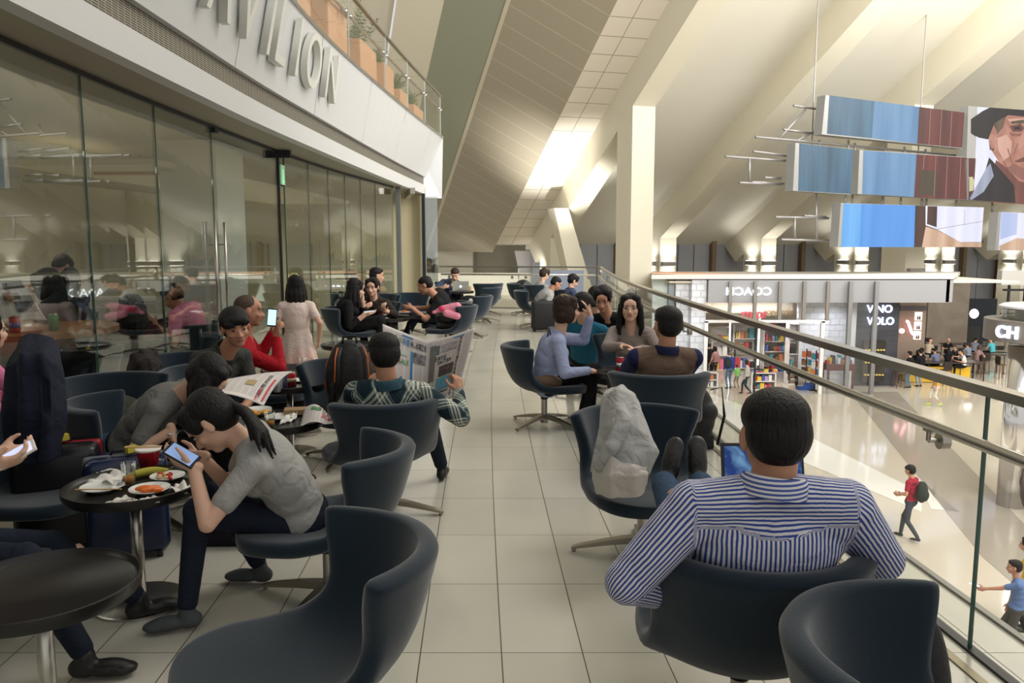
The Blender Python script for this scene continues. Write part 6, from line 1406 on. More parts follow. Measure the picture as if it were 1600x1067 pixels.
RED = mat('red_print', srgb(170, 26, 40), .35); JUICE = mat('orange_juice', srgb(226, 150, 40), .3); FRUIT = mat('papaya', srgb(226, 112, 40), .4, noise_s=30, noise_a=.15); BERRY = mat('strawberry', srgb(176, 36, 40), .4, noise_s=60, noise_a=.3)
# table two
p = T(160, 766); plate(p.x, p.y, .085, 'empty white plate with a chopstick laid across it, left on the crowded table')
o = MB().cyl(T(118, 765, ZT + .027), T(190, 764, ZT + .027), .0035, .0025, 8).build('chopstick', mat('bamboo', srgb(206, 170, 120), .6)); tag(o, 'chopstick lying across the empty white plate', 'chopstick')
p = T(234, 769); plate(p.x, p.y, .080, 'white plate of orange papaya slices')
for i in range(4):
    mb = MB(); mb.ell((0, 0, .012), (.034, .013, .012), Matrix.Rotation(.4, 3, 'X')); o = mb.build('papaya_slice', FRUIT, None, True); q = T(232 + 7 * (i - 1), 767 + (i % 2) * 3, ZT + .012); o.location = q; o.rotation_euler = (.1, .1 * i, .5 + i * .25); tag(o, ['leftmost', 'second', 'third', 'rightmost'][i] + ' orange papaya slice on the nearest white plate', 'fruit', 'papaya slices')
p = T(262, 749); plate(p.x, p.y, .072, 'white plate of chopped strawberries and cake')
for i in range(9):
    q = T(262 + random.uniform(-14, 14), 747 + random.uniform(-4, 4), ZT + .012); o = MB().ell((0, 0, .008), (.011, .009, .010)).build('strawberry_piece', BERRY if i % 3 else mat('cake', srgb(220, 190, 140), .7), None, True); o.location = q; tag(o, 'red and cream morsel on the plate of strawberries', 'fruit', 'strawberry pieces')
tumbler(T(202, 757), .031, .095, 'short glass a third full of orange juice on the crowded table', JUICE, .38)
t = thing('noodle_cup', 'red paper noodle cup with chopsticks resting on its rim', 'cup', T(233, 733)); MB().lathe([(0, 0), (.036, 0), (.050, .092), (.053, .095), (.050, .097), (.046, .092), (.034, .006), (0, .006)], seg=32).build('cup_body', RED, t, True)
MB().lathe([(.0505, .086), (.054, .090), (.055, .097), (.050, .097)], seg=32).build('cup_rim', PAPER, t, True)
me = text_mesh('辛', .052, .0)
for v in me.vertices: a_ = -1.75 + (v.co.x - .02) / .045; r_ = .0385 + (.022 + v.co.y) * .15 + .0015; v.co = V((r_ * math.cos(a_), r_ * math.sin(a_), .022 + v.co.y))
me.materials.clear(); me.materials.append(mat('black_ink', (.01, .01, .01), .6)); o = bpy.data.objects.new('printed_character', me); COL.objects.link(o); o.parent = t
for dx in (0, .009): 
    o = MB().cyl(V((-.10, -.01 + dx, .102)), V((.055, .012 + dx, .102)), .003, .0025, 8).build('chopstick', mat('bamboo', (0, 0, 0)), None); o.location = t.location; tag(o, 'chopstick resting on the rim of the noodle cup, %s of the pair' % ('nearer' if dx == 0 else 'farther'), 'chopstick')
t = thing('banana', 'green yellow banana lying on the crowded table', 'fruit', T(231, 748)); mb = MB(); pts = [V((-.085 + .17 * u, .03 * math.sin(math.pi * u), .018 + .012 * u)) for u in [i / 10 for i in range(11)]]
mb.tube(pts, [.006, .013, .017, .0185, .019, .019, .0185, .017, .014, .009, .005], 8); o = mb.build('banana_body', mat('banana_skin', srgb(176, 170, 60), .5, noise_s=20, noise_a=.15), t, True); t.rotation_euler = (0, 0, .45); MB().cyl(pts[-1], pts[-1] + V((.018, 0, .012)), .005, .004, 8).build('stem', mat('banana_stem', srgb(90, 80, 40), .6), t)
sheet('napkin', [T(133, 757), T(160, 736), T(206, 748), T(190, 762)], PAPER, 'crumpled white napkin behind the empty plate', 'napkin', amp=.05, seed=1)
sheet('napkin', [T(264, 768), T(282, 757), T(300, 762), T(292, 775)], PAPER, 'white napkin at the right rim of the crowded table', 'napkin', amp=.04, seed=2)
sheet('napkin', [T(160, 789), T(196, 776), T(216, 783), T(196, 791)], PAPER, 'flat white napkin under the cutlery at the front rim', 'napkin', amp=.02, seed=3); sheet('napkin', [T(214, 786), T(240, 776), T(258, 778), T(248, 787)], PAPER, 'flat white napkin in front of the papaya plate', 'napkin', amp=.02, seed=6)
o = MB().box((0, 0, 0), (.15, .012, .002)).build('knife', ALU); o.location = T(178, 784, ZT + .008); o.rotation_euler = (0, 0, .62); tag(o, 'steel knife lying on the white napkins', 'cutlery')
def phone(p, rot, label, glow=1.6, col=(.45, .6, .95), body=None, s=1.0):
    t = thing('smartphone', label, 'phone', p); t.rotation_euler = rot; MB().box((0, 0, 0), (.072 * s, .145 * s, .009), bev=.003).build('phone_body', body or BLACK, t); MB().box((0, 0, .0055), (.062 * s, .122 * s, .001)).build('screen', mat('phone_screen_%d' % int(glow * 10 + col[0] * 100), col, .2, emit=col, estr=glow), t); return t
phone(at(284, 711, 2.90), (.55, -.5, 1.15), 'black phone with a blue screen held by the ponytail girl', .35, (.30, .45, .80), None, .88); phone(at(425, 496, 5.93), (1.35, .1, .25), 'phone with a bright blue screen held up by the man in red', 1.5, (.4, .7, 1.0), None, .95)
phone(at(22, 712, 2.66), (.5, .3, -.9), 'white phone in the hands of the person at the left edge', .8, (.6, .64, .9), PAPER); phone(at(577, 487, 10.15), (.1, .1, -1.2), 'pale phone in the lap of the woman in black', .5, (.6, .62, .7), PAPER)
# table three
for i in range(3): p = T(404, 648); plate(p.x, p.y, .078, ['lowest white plate of the stack under the orange fruit', 'middle white plate of the stack under the orange fruit', 'top white plate of the stack, bearing orange fruit'][i], ZT + .009 * i)
for i in range(7):
    o = MB().ell((0, 0, 0), (.026, .016, .010), Matrix.Rotation(i * .8, 3, 'Z')).build('melon_slice', mat('melon', srgb(232, 166, 60), .4, noise_s=20, noise_a=.2), None, True); q = T(404 + random.uniform(-12, 12), 645 + random.uniform(-3, 3), ZT + .036 + .006 * (i % 3)); o.location = q; tag(o, 'orange melon slice heaped on the stack of plates', 'fruit', 'melon slices')
p = T(437, 655); plate(p.x, p.y, .085, 'empty white plate right of the plate stack'); tumbler(T(422, 667), .030, .085, 'glass with a little orange juice in front of the plate stack', JUICE, .4)
sheet('napkin', [T(436, 664), T(452, 654), T(466, 650), T(460, 658)], PAPER, 'twisted white napkin on the plate nearest the plaid man', 'napkin', amp=.05, seed=4)
o = MB().box(T(462, 642, .52), (.13, .10, .03), rz=.2).build('paper_bag', mat('kraft_paper', srgb(150, 124, 92), .7)); tag(o, 'folded brown paper bag at the far rim of the plate table', 'bag')
# table four, five, six
can(T(452, 602), RED, 'large red tin with a pale lid on the fourth table', .050, .095, 'food_tin', mat('tin_label', srgb(200, 180, 150), .5)); can(T(442, 608), mat('steel_blue_can', srgb(120, 130, 150), .3, .7), 'silver blue drink can beside the large red tin')
can(T(434, 612), mat('white_can', srgb(196, 196, 200), .3, .5), 'pale drink can half hidden behind the newspaper'); p = T(470, 597); plate(p.x, p.y, .082, 'white plate behind the red tin'); sheet('napkin', [T(462, 606), T(476, 602), T(494, 603), T(480, 608)], PAPER, 'white napkin right of the drink can', 'napkin', amp=.04, seed=5)
tumbler(T(490, 578), .030, .10, 'glass of red drink at the elbow of the man in red', mat('red_drink', srgb(150, 20, 50), .2), .8); tumbler(T(473, 572), .032, .07, 'clear plastic cup left of the red drink', None); tumbler(T(528, 543), .034, .10, 'clear plastic cup alone on a black table', None)
# far table
can(T(601, 497), RED, 'red and white noodle cup on the far table among the women', .045, .10, 'noodle_cup', PAPER); can(T(613, 497), RED, 'red and white drink can on the far table among the women', band=PAPER)
for i, (px, py, m) in enumerate(((618, 489, mat('salad', srgb(150, 170, 60), .5)), (632, 489, FRUIT), (597, 499, JUICE))):
    p = T(px, py); plate(p.x, p.y, .08, ['plate with green salad on the far table', 'plate with orange food on the far table', 'plate with yellow food at the front of the far table'][i]); o = MB().ell((p.x, p.y, ZT + .02), (.05, .04, .02)).build('food', m, None, True); tag(o, ['green salad heaped on the far plate', 'orange food on the far plate', 'yellow food on the front plate'][i], 'food')
can(T(969, 580, .497), RED, 'red drink can beside the woman in the taupe sweater', band=ALU); sheet('napkin', [(.80, 6.05, .5), (.84, 6.2, .5), (.95, 6.22, .5), (.96, 6.02, .5)], PAPER, 'white napkin under the red drink can', 'napkin', amp=.02)
# laptops
def laptop(p, rz, tilt, w, d, m, scr, label, logo=False):
    t = thing('laptop', label, 'laptop', p, rz); MB().box((0, 0, .008), (w, d, .014), bev=.003).build('keyboard_base', m, t)
    M = Matrix.Translation((0, d / 2, .015)) @ Matrix.Rotation(-tilt, 4, 'X')
    mb = MB().box((0, 0, d / 2), (w, .008, d)); mb.bm.transform(M); l = mb.build('screen_lid', m, t); mb = MB().box((0, -.0055, d / 2), (w * .93, .002, d * .88)); mb.bm.transform(M); mb.build('display', scr, l)
    if logo:
        mb = MB()
        for dx in (-.009, .009): mb.cyl((dx, .0045, d / 2), (dx, .006, d / 2), .017, .017, 20)
        mb.cyl((.002, .0045, d / 2 + .026), (.005, .006, d / 2 + .030), .006, .006, 10); mb.bm.transform(M); mb.build('apple_logo', mat('lit_logo', (.9, .95, 1), .4, emit=(.8, .9, 1), estr=3), l)
    return t
laptop(V((-1.08, 16.78, .50)), R(182), .25, .34, .23, mat('silver_laptop', (.55, .55, .56), .3, .8), mat('dark_display', (.02, .03, .05), .3), 'silver laptop with a lit fruit logo, its back towards us', True)
def lscreen(nt, b):
    n = crease(nt, b, 12, 0); r = nt.nodes.new('ShaderNodeValToRGB'); r.color_ramp.elements[0].position = .4; r.color_ramp.elements[1].position = .62; r.color_ramp.elements[0].color = (*srgb(30, 60, 130), 1); r.color_ramp.elements[1].color = (*srgb(120, 170, 210), 1); nt.links.new(n, r.inputs[0]); nt.links.new(r.outputs[0], b.inputs['Emission Color']); b.inputs['Emission Strength'].default_value = .7; b.inputs['Base Color'].default_value = (.02, .02, .03, 1)
laptop(at(1208, 800, 2.55), 0, .30, .285, .19, mat('black_laptop', (.015, .015, .017), .4), node_mat('blue_display', lscreen), 'black laptop with a blue picture on the lap of the striped shirt man')
t = can(V((-.90, 16.85, .50)), mat('tan_cup', srgb(186, 150, 96), .6), 'tan paper coffee cup beside the silver laptop', .036, .12, 'coffee_cup')
# newspapers: a curved sheet with printed columns, headlines and pictures laid on it
INK = mat('black_ink', (.01, .01, .01), .6); BLUEINK = mat('blue_ink', srgb(50, 130, 190), .6); GREENINK = mat('green_ink', srgb(80, 150, 90), .6); REDINK = mat('red_ink', srgb(190, 40, 60), .6)
def newsprint(nt, b):
    u, v = attr(nt, 'nu'), attr(nt, 'nv'); ln = nmath(nt, 'GREATER_THAN', nmath(nt, 'FRACT', nmath(nt, 'MULTIPLY', v, 75)), .5); col = nmath(nt, 'GREATER_THAN', nmath(nt, 'FRACT', nmath(nt, 'MULTIPLY', u, 9)), .12)
    no = nt.nodes.new('ShaderNodeTexNoise'); no.inputs['Scale'].default_value = 160; c = nt.nodes.new('ShaderNodeCombineXYZ'); nt.links.new(nmath(nt, 'MULTIPLY', u, 1.0), c.inputs[0]); nt.links.new(v, c.inputs[1]); nt.links.new(c.outputs[0], no.inputs['Vector'])
    blk = nt.nodes.new('ShaderNodeTexVoronoi'); blk.inputs['Scale'].default_value = 4.5; nt.links.new(c.outputs[0], blk.inputs['Vector']); has = nmath(nt, 'GREATER_THAN', blk.outputs['Distance'], .10)
    k = nmath(nt, 'MULTIPLY', nmath(nt, 'MULTIPLY', ln, col), nmath(nt, 'MULTIPLY', has, nmath(nt, 'MULTIPLY_ADD', no.outputs[0], .9, .05)))
    mg = nmath(nt, 'LESS_THAN', nmath(nt, 'ABSOLUTE', nmath(nt, 'SUBTRACT', v, .48)), .44); k = nmath(nt, 'MULTIPLY', k, mg)
    nt.links.new(nmix(nt, k, srgb(224, 217, 212), srgb(84, 80, 80)), b.inputs['Base Color']); b.inputs['Roughness'].default_value = .85
NEWS = node_mat('newsprint', newsprint)
def newspaper(label, surf, items, n=36):
    o0 = surf(.5, .5); t = thing('newspaper', label, 'newspaper', o0); mb = MB(); f = lambda u, v: surf(u, v) - o0
    g = MB().grid(f, n, n); o = g.build('page', NEWS, t, True, normals=False); me = o.data; au = me.attributes.new('nu', 'FLOAT', 'POINT'); av = me.attributes.new('nv', 'FLOAT', 'POINT'); k = 0
    for j in range(n + 1):
        for i in range(n + 1): au.data[k].value = i / n; av.data[k].value = j / n; k += 1
    m = o.modifiers.new('s', 'SOLIDIFY'); m.thickness = .0025; m.offset = 1; apply_mods(o)
    def nrm_(u, v): e = .01; return (f(min(1, u + e), v) - f(max(0, u - e), v)).cross(f(u, min(1, v + e)) - f(u, max(0, v - e))).normalized()
    sgn_ = -1 if nrm_(.5, .5).dot(V((0, 0, EYE)) - o0) < 0 else 1
    def P_(u, v, l=1): return f(u, v) + nrm_(u, v) * sgn_ * (.0030 + .0006 * l)
    for it in items:
        if it[0] == 'box':
            _, u0, v0, u1, v1, m_ = it; MB().grid(lambda a, b: P_(u0 + (u1 - u0) * a, v0 + (v1 - v0) * b), 6, 6).build('printed_picture', m_, t, True, normals=False)
        else:
            _, s, u0, v0, h, w, m_, vert = it
            chars = list(s) if vert else [s]
            me_list = []
            for ci, chs in enumerate(chars):
                me2 = text_mesh(chs, 1.0, 0, bold=.012); xs = [v.co.x for v in me2.vertices] or [0, 1]; tw = max(xs) - min(xs) or 1; x0_ = min(xs)
                for v in me2.vertices:
                    if vert: uu = u0 + (v.co.x - x0_) / 1.0 * w; vv = v0 + ci * h * 1.05 + h * (.85 - v.co.y)
                    else: uu = u0 + (v.co.x - x0_) / tw * w; vv = v0 + h * (.85 - v.co.y)
                    v.co = P_(uu, vv, 2)
                me2.materials.clear(); me2.materials.append(m_); oo = bpy.data.objects.new('headline', me2); COL.objects.link(oo); oo.parent = t
    return t
NC = [at(598, 506, 4.72), at(669, 534, 4.86), at(742, 512, 4.66)]; NB = [at(600, 640, 4.60), at(664, 640, 4.80), at(714, 618, 4.50)]
def surfA(u, v):
    if u < .5: k = u / .5; top = NC[0].lerp(NC[1], k); bot = NB[0].lerp(NB[1], k)
    else: k = (u - .5) / .5; top = NC[1].lerp(NC[2], k); bot = NB[1].lerp(NB[2], k)
    p = top.lerp(bot, v); p.y += .035 * math.sin(math.pi * k) * (1 - .4 * v) + .010 * math.sin(7 * v + 3 * u); p.z += .014 * math.sin(math.pi * k) * (-1 if u < .5 else -1) * (1 - v) * .6; return p
PIC = lambda n_, c0, c1: led_pic(n_, c0, c1)
def led_pic(n_, c0, c1):
    def f(nt, b): n = crease(nt, b, 22, 0); nt.links.new(nmix(nt, nmath(nt, 'MULTIPLY_ADD', n, 3.0, -1.0, clamp=True), c0, c1), b.inputs['Base Color'])
    return node_mat(n_, f)
newspaper('open newspaper with black and blue headlines held by the plaid shirt man', surfA, [
    ('txt', '打不過', .03, .075, .10, .115, INK, False), ('txt', 'LED', .15, .085, .075, .05, GREENINK, False), ('txt', '奇異', .205, .075, .10, .08, BLUEINK, False), ('txt', '停售省電燈泡', .29, .075, .10, .19, INK, False),
    ('box', .20, .035, .32, .055, BLUEINK), ('box', .33, .22, .48, .36, led_pic('photo_field', srgb(150, 150, 160), srgb(90, 74, 60))), ('box', .30, .22, .325, .80, BLUEINK), ('txt', 'SALE', .16, .34, .09, .12, GREENINK, False), ('box', .10, .24, .26, .30, mat('pale_tint', srgb(196, 204, 190), .8)),
    ('box', .31, .75, .47, .88, led_pic('photo_sky', srgb(170, 180, 190), srgb(150, 150, 150))), ('box', .33, .80, .45, .86, mat('orange_car_print', srgb(170, 70, 40), .7)), ('box', .345, .775, .42, .81, mat('orange_car_print', (0, 0, 0), .7)),
    ('box', .53, .09, .60, .62, mat('grey_tint', srgb(120, 116, 108), .8)), ('box', .55, .11, .64, .24, led_pic('photo_rocks', srgb(80, 96, 96), srgb(130, 140, 140))), ('box', .66, .11, .84, .22, led_pic('photo_plane', srgb(190, 180, 176), srgb(150, 146, 150))), ('box', .70, .15, .82, .165, mat('plane_print', srgb(90, 60, 60), .8)),
    ('txt', '日本機艙', .60, .27, .07, .14, INK, False), ('txt', '主廚餐精緻', .63, .34, .06, .17, INK, False), ('box', .66, .43, .84, .59, led_pic('photo_kitchen', srgb(110, 92, 88), srgb(80, 70, 66))), ('box', .76, .48, .80, .57, PAPER), ('box', .765, .45, .795, .485, SKIN),
    ('box', .64, .61, .85, .80, led_pic('photo_blue', srgb(90, 150, 170), srgb(110, 170, 190))), ('box', .68, .66, .76, .80, INK), ('box', .72, .63, .75, .67, SKIN3), ('txt', '兩岸直航大增班機票價可望', .86, .07, .055, .030, INK, True), ('box', .78, .045, .90, .06, BLUEINK), ('box', .62, .83, .82, .845, INK), ('txt', '經濟日報', .86, .76, .045, .028, INK, True)])
def surfB(u, v):
    a, b, c, d = at(345, 600, 4.35), at(456, 580, 4.55), at(412, 634, 4.15), at(318, 612, 3.95)
    p = a.lerp(b, u).lerp(d.lerp(c, u), v); p.z += .03 * math.sin(math.pi * v) + .02 * math.sin(math.pi * u); return p
newspaper('newspaper with red and black vertical headlines, read by the bowed girl', surfB, [('txt', '社會新聞', .80, .30, .14, .07, INK, True), ('txt', '頭條', .80, .72, .13, .07, REDINK, True), ('box', .92, .45, .95, .95, REDINK), ('box', .10, .10, .45, .22, BLUEINK), ('box', .55, .55, .7, .7, mat('tan_print', srgb(170, 150, 110), .8))])
def surfC(u, v):
    a, b, c, d = at(476, 638, 4.45), at(527, 655, 4.35), at(520, 661, 4.22), at(468, 668, 4.25)
    p = a.lerp(b, u).lerp(d.lerp(c, u), v); p.z += .045 * math.sin(math.pi * min(1, u * 1.3)) * (1 - v * .5); return p
newspaper('folded newspaper with a red patch drooping off the table rim', surfC, [('txt', '民報', .60, .25, .4, .28, REDINK, False), ('box', .25, .15, .5, .3, GREENINK), ('txt', '今日要聞', .45, .02, .25, .45, INK, False)], 20)
def surfD(u, v):
    a, b, c, d = at(-40, 440, 5.5), at(30, 433, 5.7), at(72, 500, 5.7), at(-40, 505, 5.4); p = a.lerp(b, u).lerp(d.lerp(c, u), v); p.y -= .03 * math.sin(6 * u); return p
newspaper('newspaper held up behind the glass at the left edge', surfD, [('box', .55, .1, .95, .25, INK), ('box', .5, .35, .75, .5, mat('grey_tint', (0, 0, 0))), ('box', .62, .55, .95, .8, led_pic('photo_field', (0, 0, 0), (0, 0, 0)))], 20)
# bags and luggage
BAGK = mat('black_nylon', (.012, .012, .013), .6, bump=.3, bump_s=40); HARD = mat('black_hard_shell', (.014, .014, .016), .28); TAGY = mat('yellow_tag', srgb(206, 190, 60), .6); HBLUE = mat('blue_hard_shell', srgb(22, 34, 66), .25); GRIB = mat('grey_band', srgb(110, 112, 116), .5)
def suitcase(x, y, rz, w, d, h, m, label, band=None, tagm=None, wheels=True, handle=True):
    t = thing('suitcase', label, 'suitcase', (x, y, 0), R(rz)); MB().box((0, 0, h / 2 + .03), (w, d, h), bev=.045).build('shell', m, t, True)
    if band: 
        for z_, e in ((0, .006),): MB().box((0, 0, h / 2 + .03), (w + .008, .045, h + .008), bev=.02).build('zip_band', band, t, True)
    if handle: MB().tube([(-.06, 0, h + .028), (-.055, 0, h + .05), (.055, 0, h + .05), (.06, 0, h + .028)], .009, 8).build('carry_handle', BLACK, t, True)
    if tagm: MB().box((.03, -.03, h + .06), (.05, .03, .03), rz=.5).build('ribbon_tag', tagm, t)
    if wheels:
        for sx in (-w / 2 + .05, w / 2 - .05): 
            for sy in (-d / 2 + .04, d / 2 - .04): MB().cyl((sx - .012, sy, .022), (sx + .012, sy, .022), .022, .022, 14).build('wheel', BLACK, t, True)
    return t
suitcase(-2.20, 3.75, 20, .38, .26, .52, HARD, 'black hard suitcase with a red edge and yellow ribbon', mat('red_band', srgb(150, 20, 40), .4), TAGY)
suitcase(-1.86, 3.72, 25, .36, .25, .47, HBLUE, 'dark blue hard suitcase with a grey band and yellow ribbon', GRIB, TAGY)
suitcase(.54, 13.75, 6, .40, .26, .50, BAGK, 'black soft carry-on suitcase standing in the aisle', None, None)
def bag(x, y, z, r, label, m=BAGK, name='bag', cat='bag', rz=0, strap=None, lumps=5, seed=1):
    t = thing(name, label, cat, (x, y, z), R(rz)); mb = MB(); rr = random.Random(seed); mb.ell((0, 0, r[2]), r)
    for i in range(lumps): mb.ell((rr.uniform(-.6, .6) * r[0], rr.uniform(-.5, .5) * r[1], r[2] * rr.uniform(.6, 1.5)), (r[0] * rr.uniform(.4, .7), r[1] * rr.uniform(.5, .9), r[2] * rr.uniform(.3, .6)))
    mb.box((0, 0, r[2] * .25), (r[0] * 1.7, r[1] * 1.7, r[2] * .45)); remesh(mb, 'bag_body', m, t, .012, 4)
    if strap: MB().tube(strap, .011, 8, flat=.5).build('strap', BLACK, t, True)
    return t
bag(-1.38, 3.95, 0, (.26, .17, .11), 'dark purple duffel bag on the floor behind the crowded table', cloth('dark_plum_nylon', srgb(34, 28, 42)), seed=2); bag(-2.35, 3.15, 0, (.22, .18, .24), 'black travel bag beside the black suitcase at the left', seed=3, strap=[(-.1, 0, .44), (-.08, 0, .56), (.08, 0, .56), (.1, 0, .44)])
bag(1.34, 5.80, 0, (.17, .13, .24), 'black bag on the floor behind the vest man, by the railing', seed=4, strap=[(.12, -.05, .44), (.2, -.06, .46), (.22, -.08, .25), (.17, -.1, .04), (.22, -.12, .02)]); bag(1.02, 1.86, 0, (.075, .075, .30), 'black bag with zip pulls behind the bottom right chair', seed=5)
bag(-.86, 10.88, .36, (.20, .17, .14), 'black leather satchel on the chair with the plush toy', BLACK_LEATHER, seed=6); bag(.24, 17.0, .36, (.20, .16, .20), 'shiny black leather bag on the far chair right of the aisle', BLACK_LEATHER, seed=7); bag(-.70, 12.92, .36, (.20, .17, .16), 'black jacket heaped on the third aisle chair', cloth('black_cloth', (0, 0, 0)), name='jacket', cat='jacket', seed=8)
o = MB().ell((-.66, 12.66, .60), (.035, .01, .045)).build('badge', PAPER, None, True); tag(o, 'small white badge on the heaped black jacket', 'badge')
bag(-2.42, 4.72, .36, (.19, .17, .12), 'olive green backpack on the dark chair by the hanging jacket', cloth('olive_nylon', srgb(52, 56, 44)), name='backpack', cat='backpack', seed=9); bag(-2.12, 4.15, .34, (.16, .14, .08), 'blue denim bundle beside the girl reading the newspaper', JEANS, name='jacket', cat='clothing', seed=11)
bag(-.62, 3.62, 0, (.14, .10, .09), 'small black and white patterned bag under the ponytail girl\'s chair', cloth('patterned_bag', srgb(80, 80, 82), na=.9), seed=12); bag(-1.28, 17.0, 0, (.14, .12, .2), 'black bag on the floor under the laptop table', seed=13)
# backpack with orange piping
t = thing('backpack', 'black backpack with orange piping standing on a chair beside the plaid shirt man', 'backpack', (-1.12, 5.42, .37), R(-165)); mb = MB(); mb.ell((0, 0, .22), (.17, .12, .25)); mb.ell((0, -.09, .14), (.13, .07, .14)); mb.ell((0, -.02, .36), (.13, .11, .12)); mb.box((0, 0, .1), (.28, .18, .18)); remesh(mb, 'bag_body', BAGK, t, .009, 4)
OR = mat('orange_piping', srgb(206, 104, 40), .5)
for sx in (-1, 1):
    MB().tube([(sx * .10, -.10, .42), (sx * .155, -.09, .30), (sx * .165, -.08, .15), (sx * .14, -.09, .03)], .006, 8).build('piping', OR, t, True); MB().tube([(sx * .07, .10, .44), (sx * .09, .17, .38), (sx * .10, .18, .22), (sx * .12, .12, .06)], .018, 8, flat=.4).build('shoulder_strap', BAGK, t, True); MB().tube([(sx * .085, .115, .44), (sx * .105, .185, .38), (sx * .115, .195, .22)], .005, 6).build('piping', OR, t, True)
MB().tube([(-.05, .05, .46), (-.04, .05, .51), (.04, .05, .51), (.05, .05, .46)], .010, 8).build('grab_handle', BAGK, t, True)
# pink plush toy
t = thing('plush_toy', 'pink plush toy with rolled limbs lying in a teal chair', 'toy', (-.84, 10.62, .62)); PK = cloth('pink_plush', srgb(222, 140, 160)); mb = MB(); mb.cap((-.10, 0, .02), .05, (.10, 0, .05), .065); mb.cap((-.04, -.08, -.03), .045, (.10, -.06, -.06), .06); mb.ell((-.15, 0, .0), (.04, .03, .03)); mb.ell((-.20, -.02, -.02), (.035, .02, .025)); remesh(mb, 'toy_body', PK, t, .008, 4)
MB().ell((-.10, -.04, .03), (.035, .03, .04)).build('bow', mat('hot_pink', srgb(214, 60, 100), .6), t, True)
# draped clothes
def drape(name, label, cat, rows, m, th=.012, fold=.02, nf=5, seed=0, n=40):
    """cloth through rows of points (top to bottom), with vertical folds"""
    o0 = V(rows[0][0])
    def row(r, u):
        k = u * (len(r) - 1); i = min(int(k), len(r) - 2); t = k - i; t = t * t * (3 - 2 * t) * .5 + t * .5; return V(r[i]).lerp(V(r[i + 1]), t)
    def f(u, v):
        k = v * (len(rows) - 1); j = min(int(k), len(rows) - 2); t = k - j; p = row(rows[j], u).lerp(row(rows[j + 1], u), t); w = .35 + .65 * v
        d = fold * w * (math.sin(u * nf * 6.28 + 2.5 * math.sin(v * 3 + seed)) + .6 * noise.noise(V((u * 6, v * 5, seed)))); p.y += d; p.x += d * .35; p.z += .012 * noise.noise(V((u * 5, v * 4, seed + 4))); return p - o0
    o = MB().grid(f, n, n).build(name, m, None, True, normals=False); o.location = o0; a_ = o.modifiers.new('s', 'SOLIDIFY'); a_.thickness = th; b_ = o.modifiers.new('d', 'SUBSURF'); b_.levels = 1; b_.render_levels = 1; apply_mods(o)
    for p in o.data.polygons: p.use_smooth = True
    return tag(o, label, cat)
HG = cloth('grey_fleece', srgb(168, 168, 166), .7); HI = cloth('pale_fleece_lining', srgb(196, 190, 184), .5)
A3 = lambda *pts: [at(*p) for p in pts]
t = thing('hoodie', 'light grey hoodie draped over the wing of a teal chair', 'hoodie', (0, 0, 0)); t.location = at(960, 660, 3.5)
def part_of(o, root):
    loc = V(o.location); o.parent = root; o.location = loc - V(root.location)
    for k in ('label', 'category', 'group'):
        if k in o: del o[k]
    return o
part_of(drape('hoodie_body', None, None, [A3((950, 612, 3.78), (972, 604, 3.74), (990, 618, 3.72), (996, 632, 3.8)), A3((942, 622, 3.62), (966, 610, 3.56), (988, 622, 3.56), (1000, 645, 3.62)), A3((938, 670, 3.52), (962, 665, 3.44), (995, 668, 3.44), (1018, 690, 3.50)), A3((930, 705, 3.48), (960, 708, 3.40), (995, 706, 3.40), (1030, 706, 3.46)), A3((926, 738, 3.46), (950, 728, 3.37), (985, 735, 3.37), (1012, 742, 3.42))], HG, fold=.012, nf=1.7, seed=1), t)
part_of(drape('hoodie_lining', None, None, [A3((930, 722, 3.44), (958, 716, 3.36), (985, 726, 3.34), (1008, 730, 3.38)), A3((926, 748, 3.44), (955, 742, 3.33), (988, 744, 3.31), (1012, 742, 3.36)), A3((934, 770, 3.44), (960, 776, 3.34), (988, 778, 3.32), (1003, 768, 3.36))], HI, fold=.010, nf=1.6, seed=5), t)
mb = MB()
for a_, b_, r0, r1 in (((962, 618, 3.60), (975, 660, 3.44), .030, .040), ((975, 660, 3.44), (955, 700, 3.38), .040, .036), ((955, 700, 3.38), (936, 728, 3.40), .036, .03)): mb.cap(at(*a_) - t.location, r0, at(*b_) - t.location, r1)
remesh(mb, 'hoodie_sleeve', HG, t, .009, 6)
drape('jacket', 'long dark navy jacket hanging over a chair back at the left', 'jacket', [A3((28, 545, 3.75), (45, 525, 3.7), (75, 530, 3.7), (88, 545, 3.78)), A3((18, 570, 3.55), (40, 560, 3.45), (72, 560, 3.45), (96, 590, 3.55)), A3((14, 640, 3.5), (40, 640, 3.4), (75, 640, 3.4), (98, 650, 3.48)), A3((20, 720, 3.5), (48, 725, 3.42), (78, 722, 3.42), (100, 700, 3.48))], cloth('navy_wool', srgb(26, 30, 46)), fold=.02, nf=3, seed=3, th=.02)
drape('cardigan', 'dark brown cardigan laid over the wing of the chair by the glass', 'cardigan', [A3((205, 558, 5.75), (222, 548, 5.7), (245, 552, 5.7)), A3((203, 580, 5.55), (228, 562, 5.5), (252, 575, 5.55)), A3((214, 610, 5.5), (236, 600, 5.45), (262, 610, 5.5))], cloth('brown_knit', srgb(48, 42, 40)), fold=.02, nf=3, seed=9, th=.02)
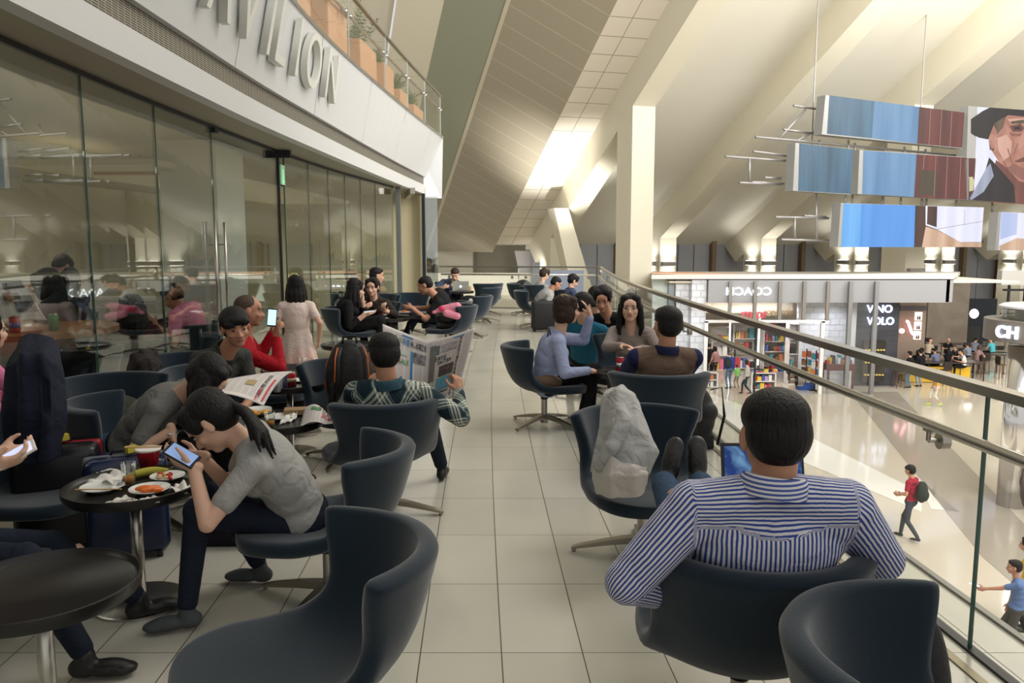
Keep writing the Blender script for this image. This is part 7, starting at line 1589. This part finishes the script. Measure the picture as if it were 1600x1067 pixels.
# small worn things
o = MB().tube([at(858 + 3 * math.cos(a_), 545 + 30 * math.sin(a_), 6.42) for a_ in [6.283 * i / 20 for i in range(20)]], .006, 6, close=True).build('bag_strap', BLACK, None, True); sb = thing('shoulder_bag', 'brown shoulder bag at the hip of the woman in light blue', 'handbag', at(854, 598, 6.33)); part_of(o, sb)
o.data.transform(Matrix.Identity(4)); mb = MB().ell((0, 0, 0), (.13, .05, .065)); mb.box((0, 0, -.01), (.2, .06, .08)); remesh(mb, 'bag_body', mat('brown_leather', srgb(96, 74, 56), .5), sb, .007, 3)
o = thing('hair_flower', 'pale green flower clip on the small girl\'s black hair', 'hair clip', at(459, 431, 6.98)); mb = MB()
for k in range(6): a_ = k * 1.05; mb.ell((.028 * math.cos(a_), .01, .018 * math.sin(a_)), (.017, .008, .010))
mb.build('petals', mat('pale_green_petal', srgb(196, 206, 140), .6), o, True)
o = MB().tube([at(267, 676, 3.86) + V((.033 * math.cos(a_), .033 * math.sin(a_), 0)) for a_ in [6.283 * i / 16 for i in range(16)]], .006, 8, close=True).build('bracelet', ALU, None, True); tag(o, 'silver bracelet on the wrist of the bowed girl', 'bracelet')
o = MB().tube([at(581, 617, 4.47) + V((.034 * math.cos(a_), .034 * math.sin(a_), .0)) for a_ in [6.283 * i / 16 for i in range(16)]], .007, 8, close=True).build('wristwatch', ALU, None, True); tag(o, 'silver watch on the left wrist of the plaid shirt man', 'watch')
o = MB().cyl(at(594, 475, 10.55), at(604, 472, 10.45), .003).build('fork', PAPER, None, True); tag(o, 'white plastic fork held by the woman in brown', 'fork')
# lounge table and things behind the glass
t = thing('lounge_table', 'round wooden table behind the glass with cans and papers', 'table', (-3.55, 5.75, 0)); MB().cyl((0, 0, .86), (0, 0, .90), .62, .62, 48).build('table_top', mat('honey_wood', srgb(150, 100, 62), .35, noise_s=6, noise_a=.15), t); MB().cyl((0, 0, 0), (0, 0, .86), .04).build('pedestal', TBASE, t, True); MB().cyl((0, 0, 0), (0, 0, .02), .3, .3, 32).build('base_plate', TBASE, t)
can(V((-3.22, 5.55, .90)), mat('green_can', srgb(40, 130, 80), .3, .4), 'green drink can on the wooden table behind the glass'); can(V((-3.40, 5.40, .90)), RED, 'red and blue drink can on the wooden table behind the glass', band=mat('blue_band', srgb(60, 90, 160), .4))
sheet('napkin', [(-3.75, 5.45, .90), (-3.5, 5.40, .90), (-3.5, 5.6, .90), (-3.72, 5.65, .90)], PAPER, 'crumpled papers on the wooden table behind the glass', 'paper', amp=.12, seed=7)
t = thing('lounge_table', 'square dark table in front of the man in pink behind the glass', 'table', (-3.98, 8.35, 0)); MB().box((0, 0, .72), (.7, .9, .04), bev=.01).build('table_top', TBLK, t); MB().cyl((0, 0, 0), (0, 0, .7), .035).build('pedestal', TBASE, t, True); MB().box((0, 0, .01), (.4, .4, .02)).build('base_plate', TBASE, t)
bag(-5.6, 8.7, .37, (.18, .12, .22), 'black backpack on the pale sofa behind the glass', name='backpack', cat='backpack', seed=14)
bag(-3.7, 7.0, .02, (.22, .2, .3), 'mustard yellow jacket bundled behind the glass', cloth('mustard_cloth', srgb(150, 126, 40)), name='jacket', cat='jacket', seed=15)
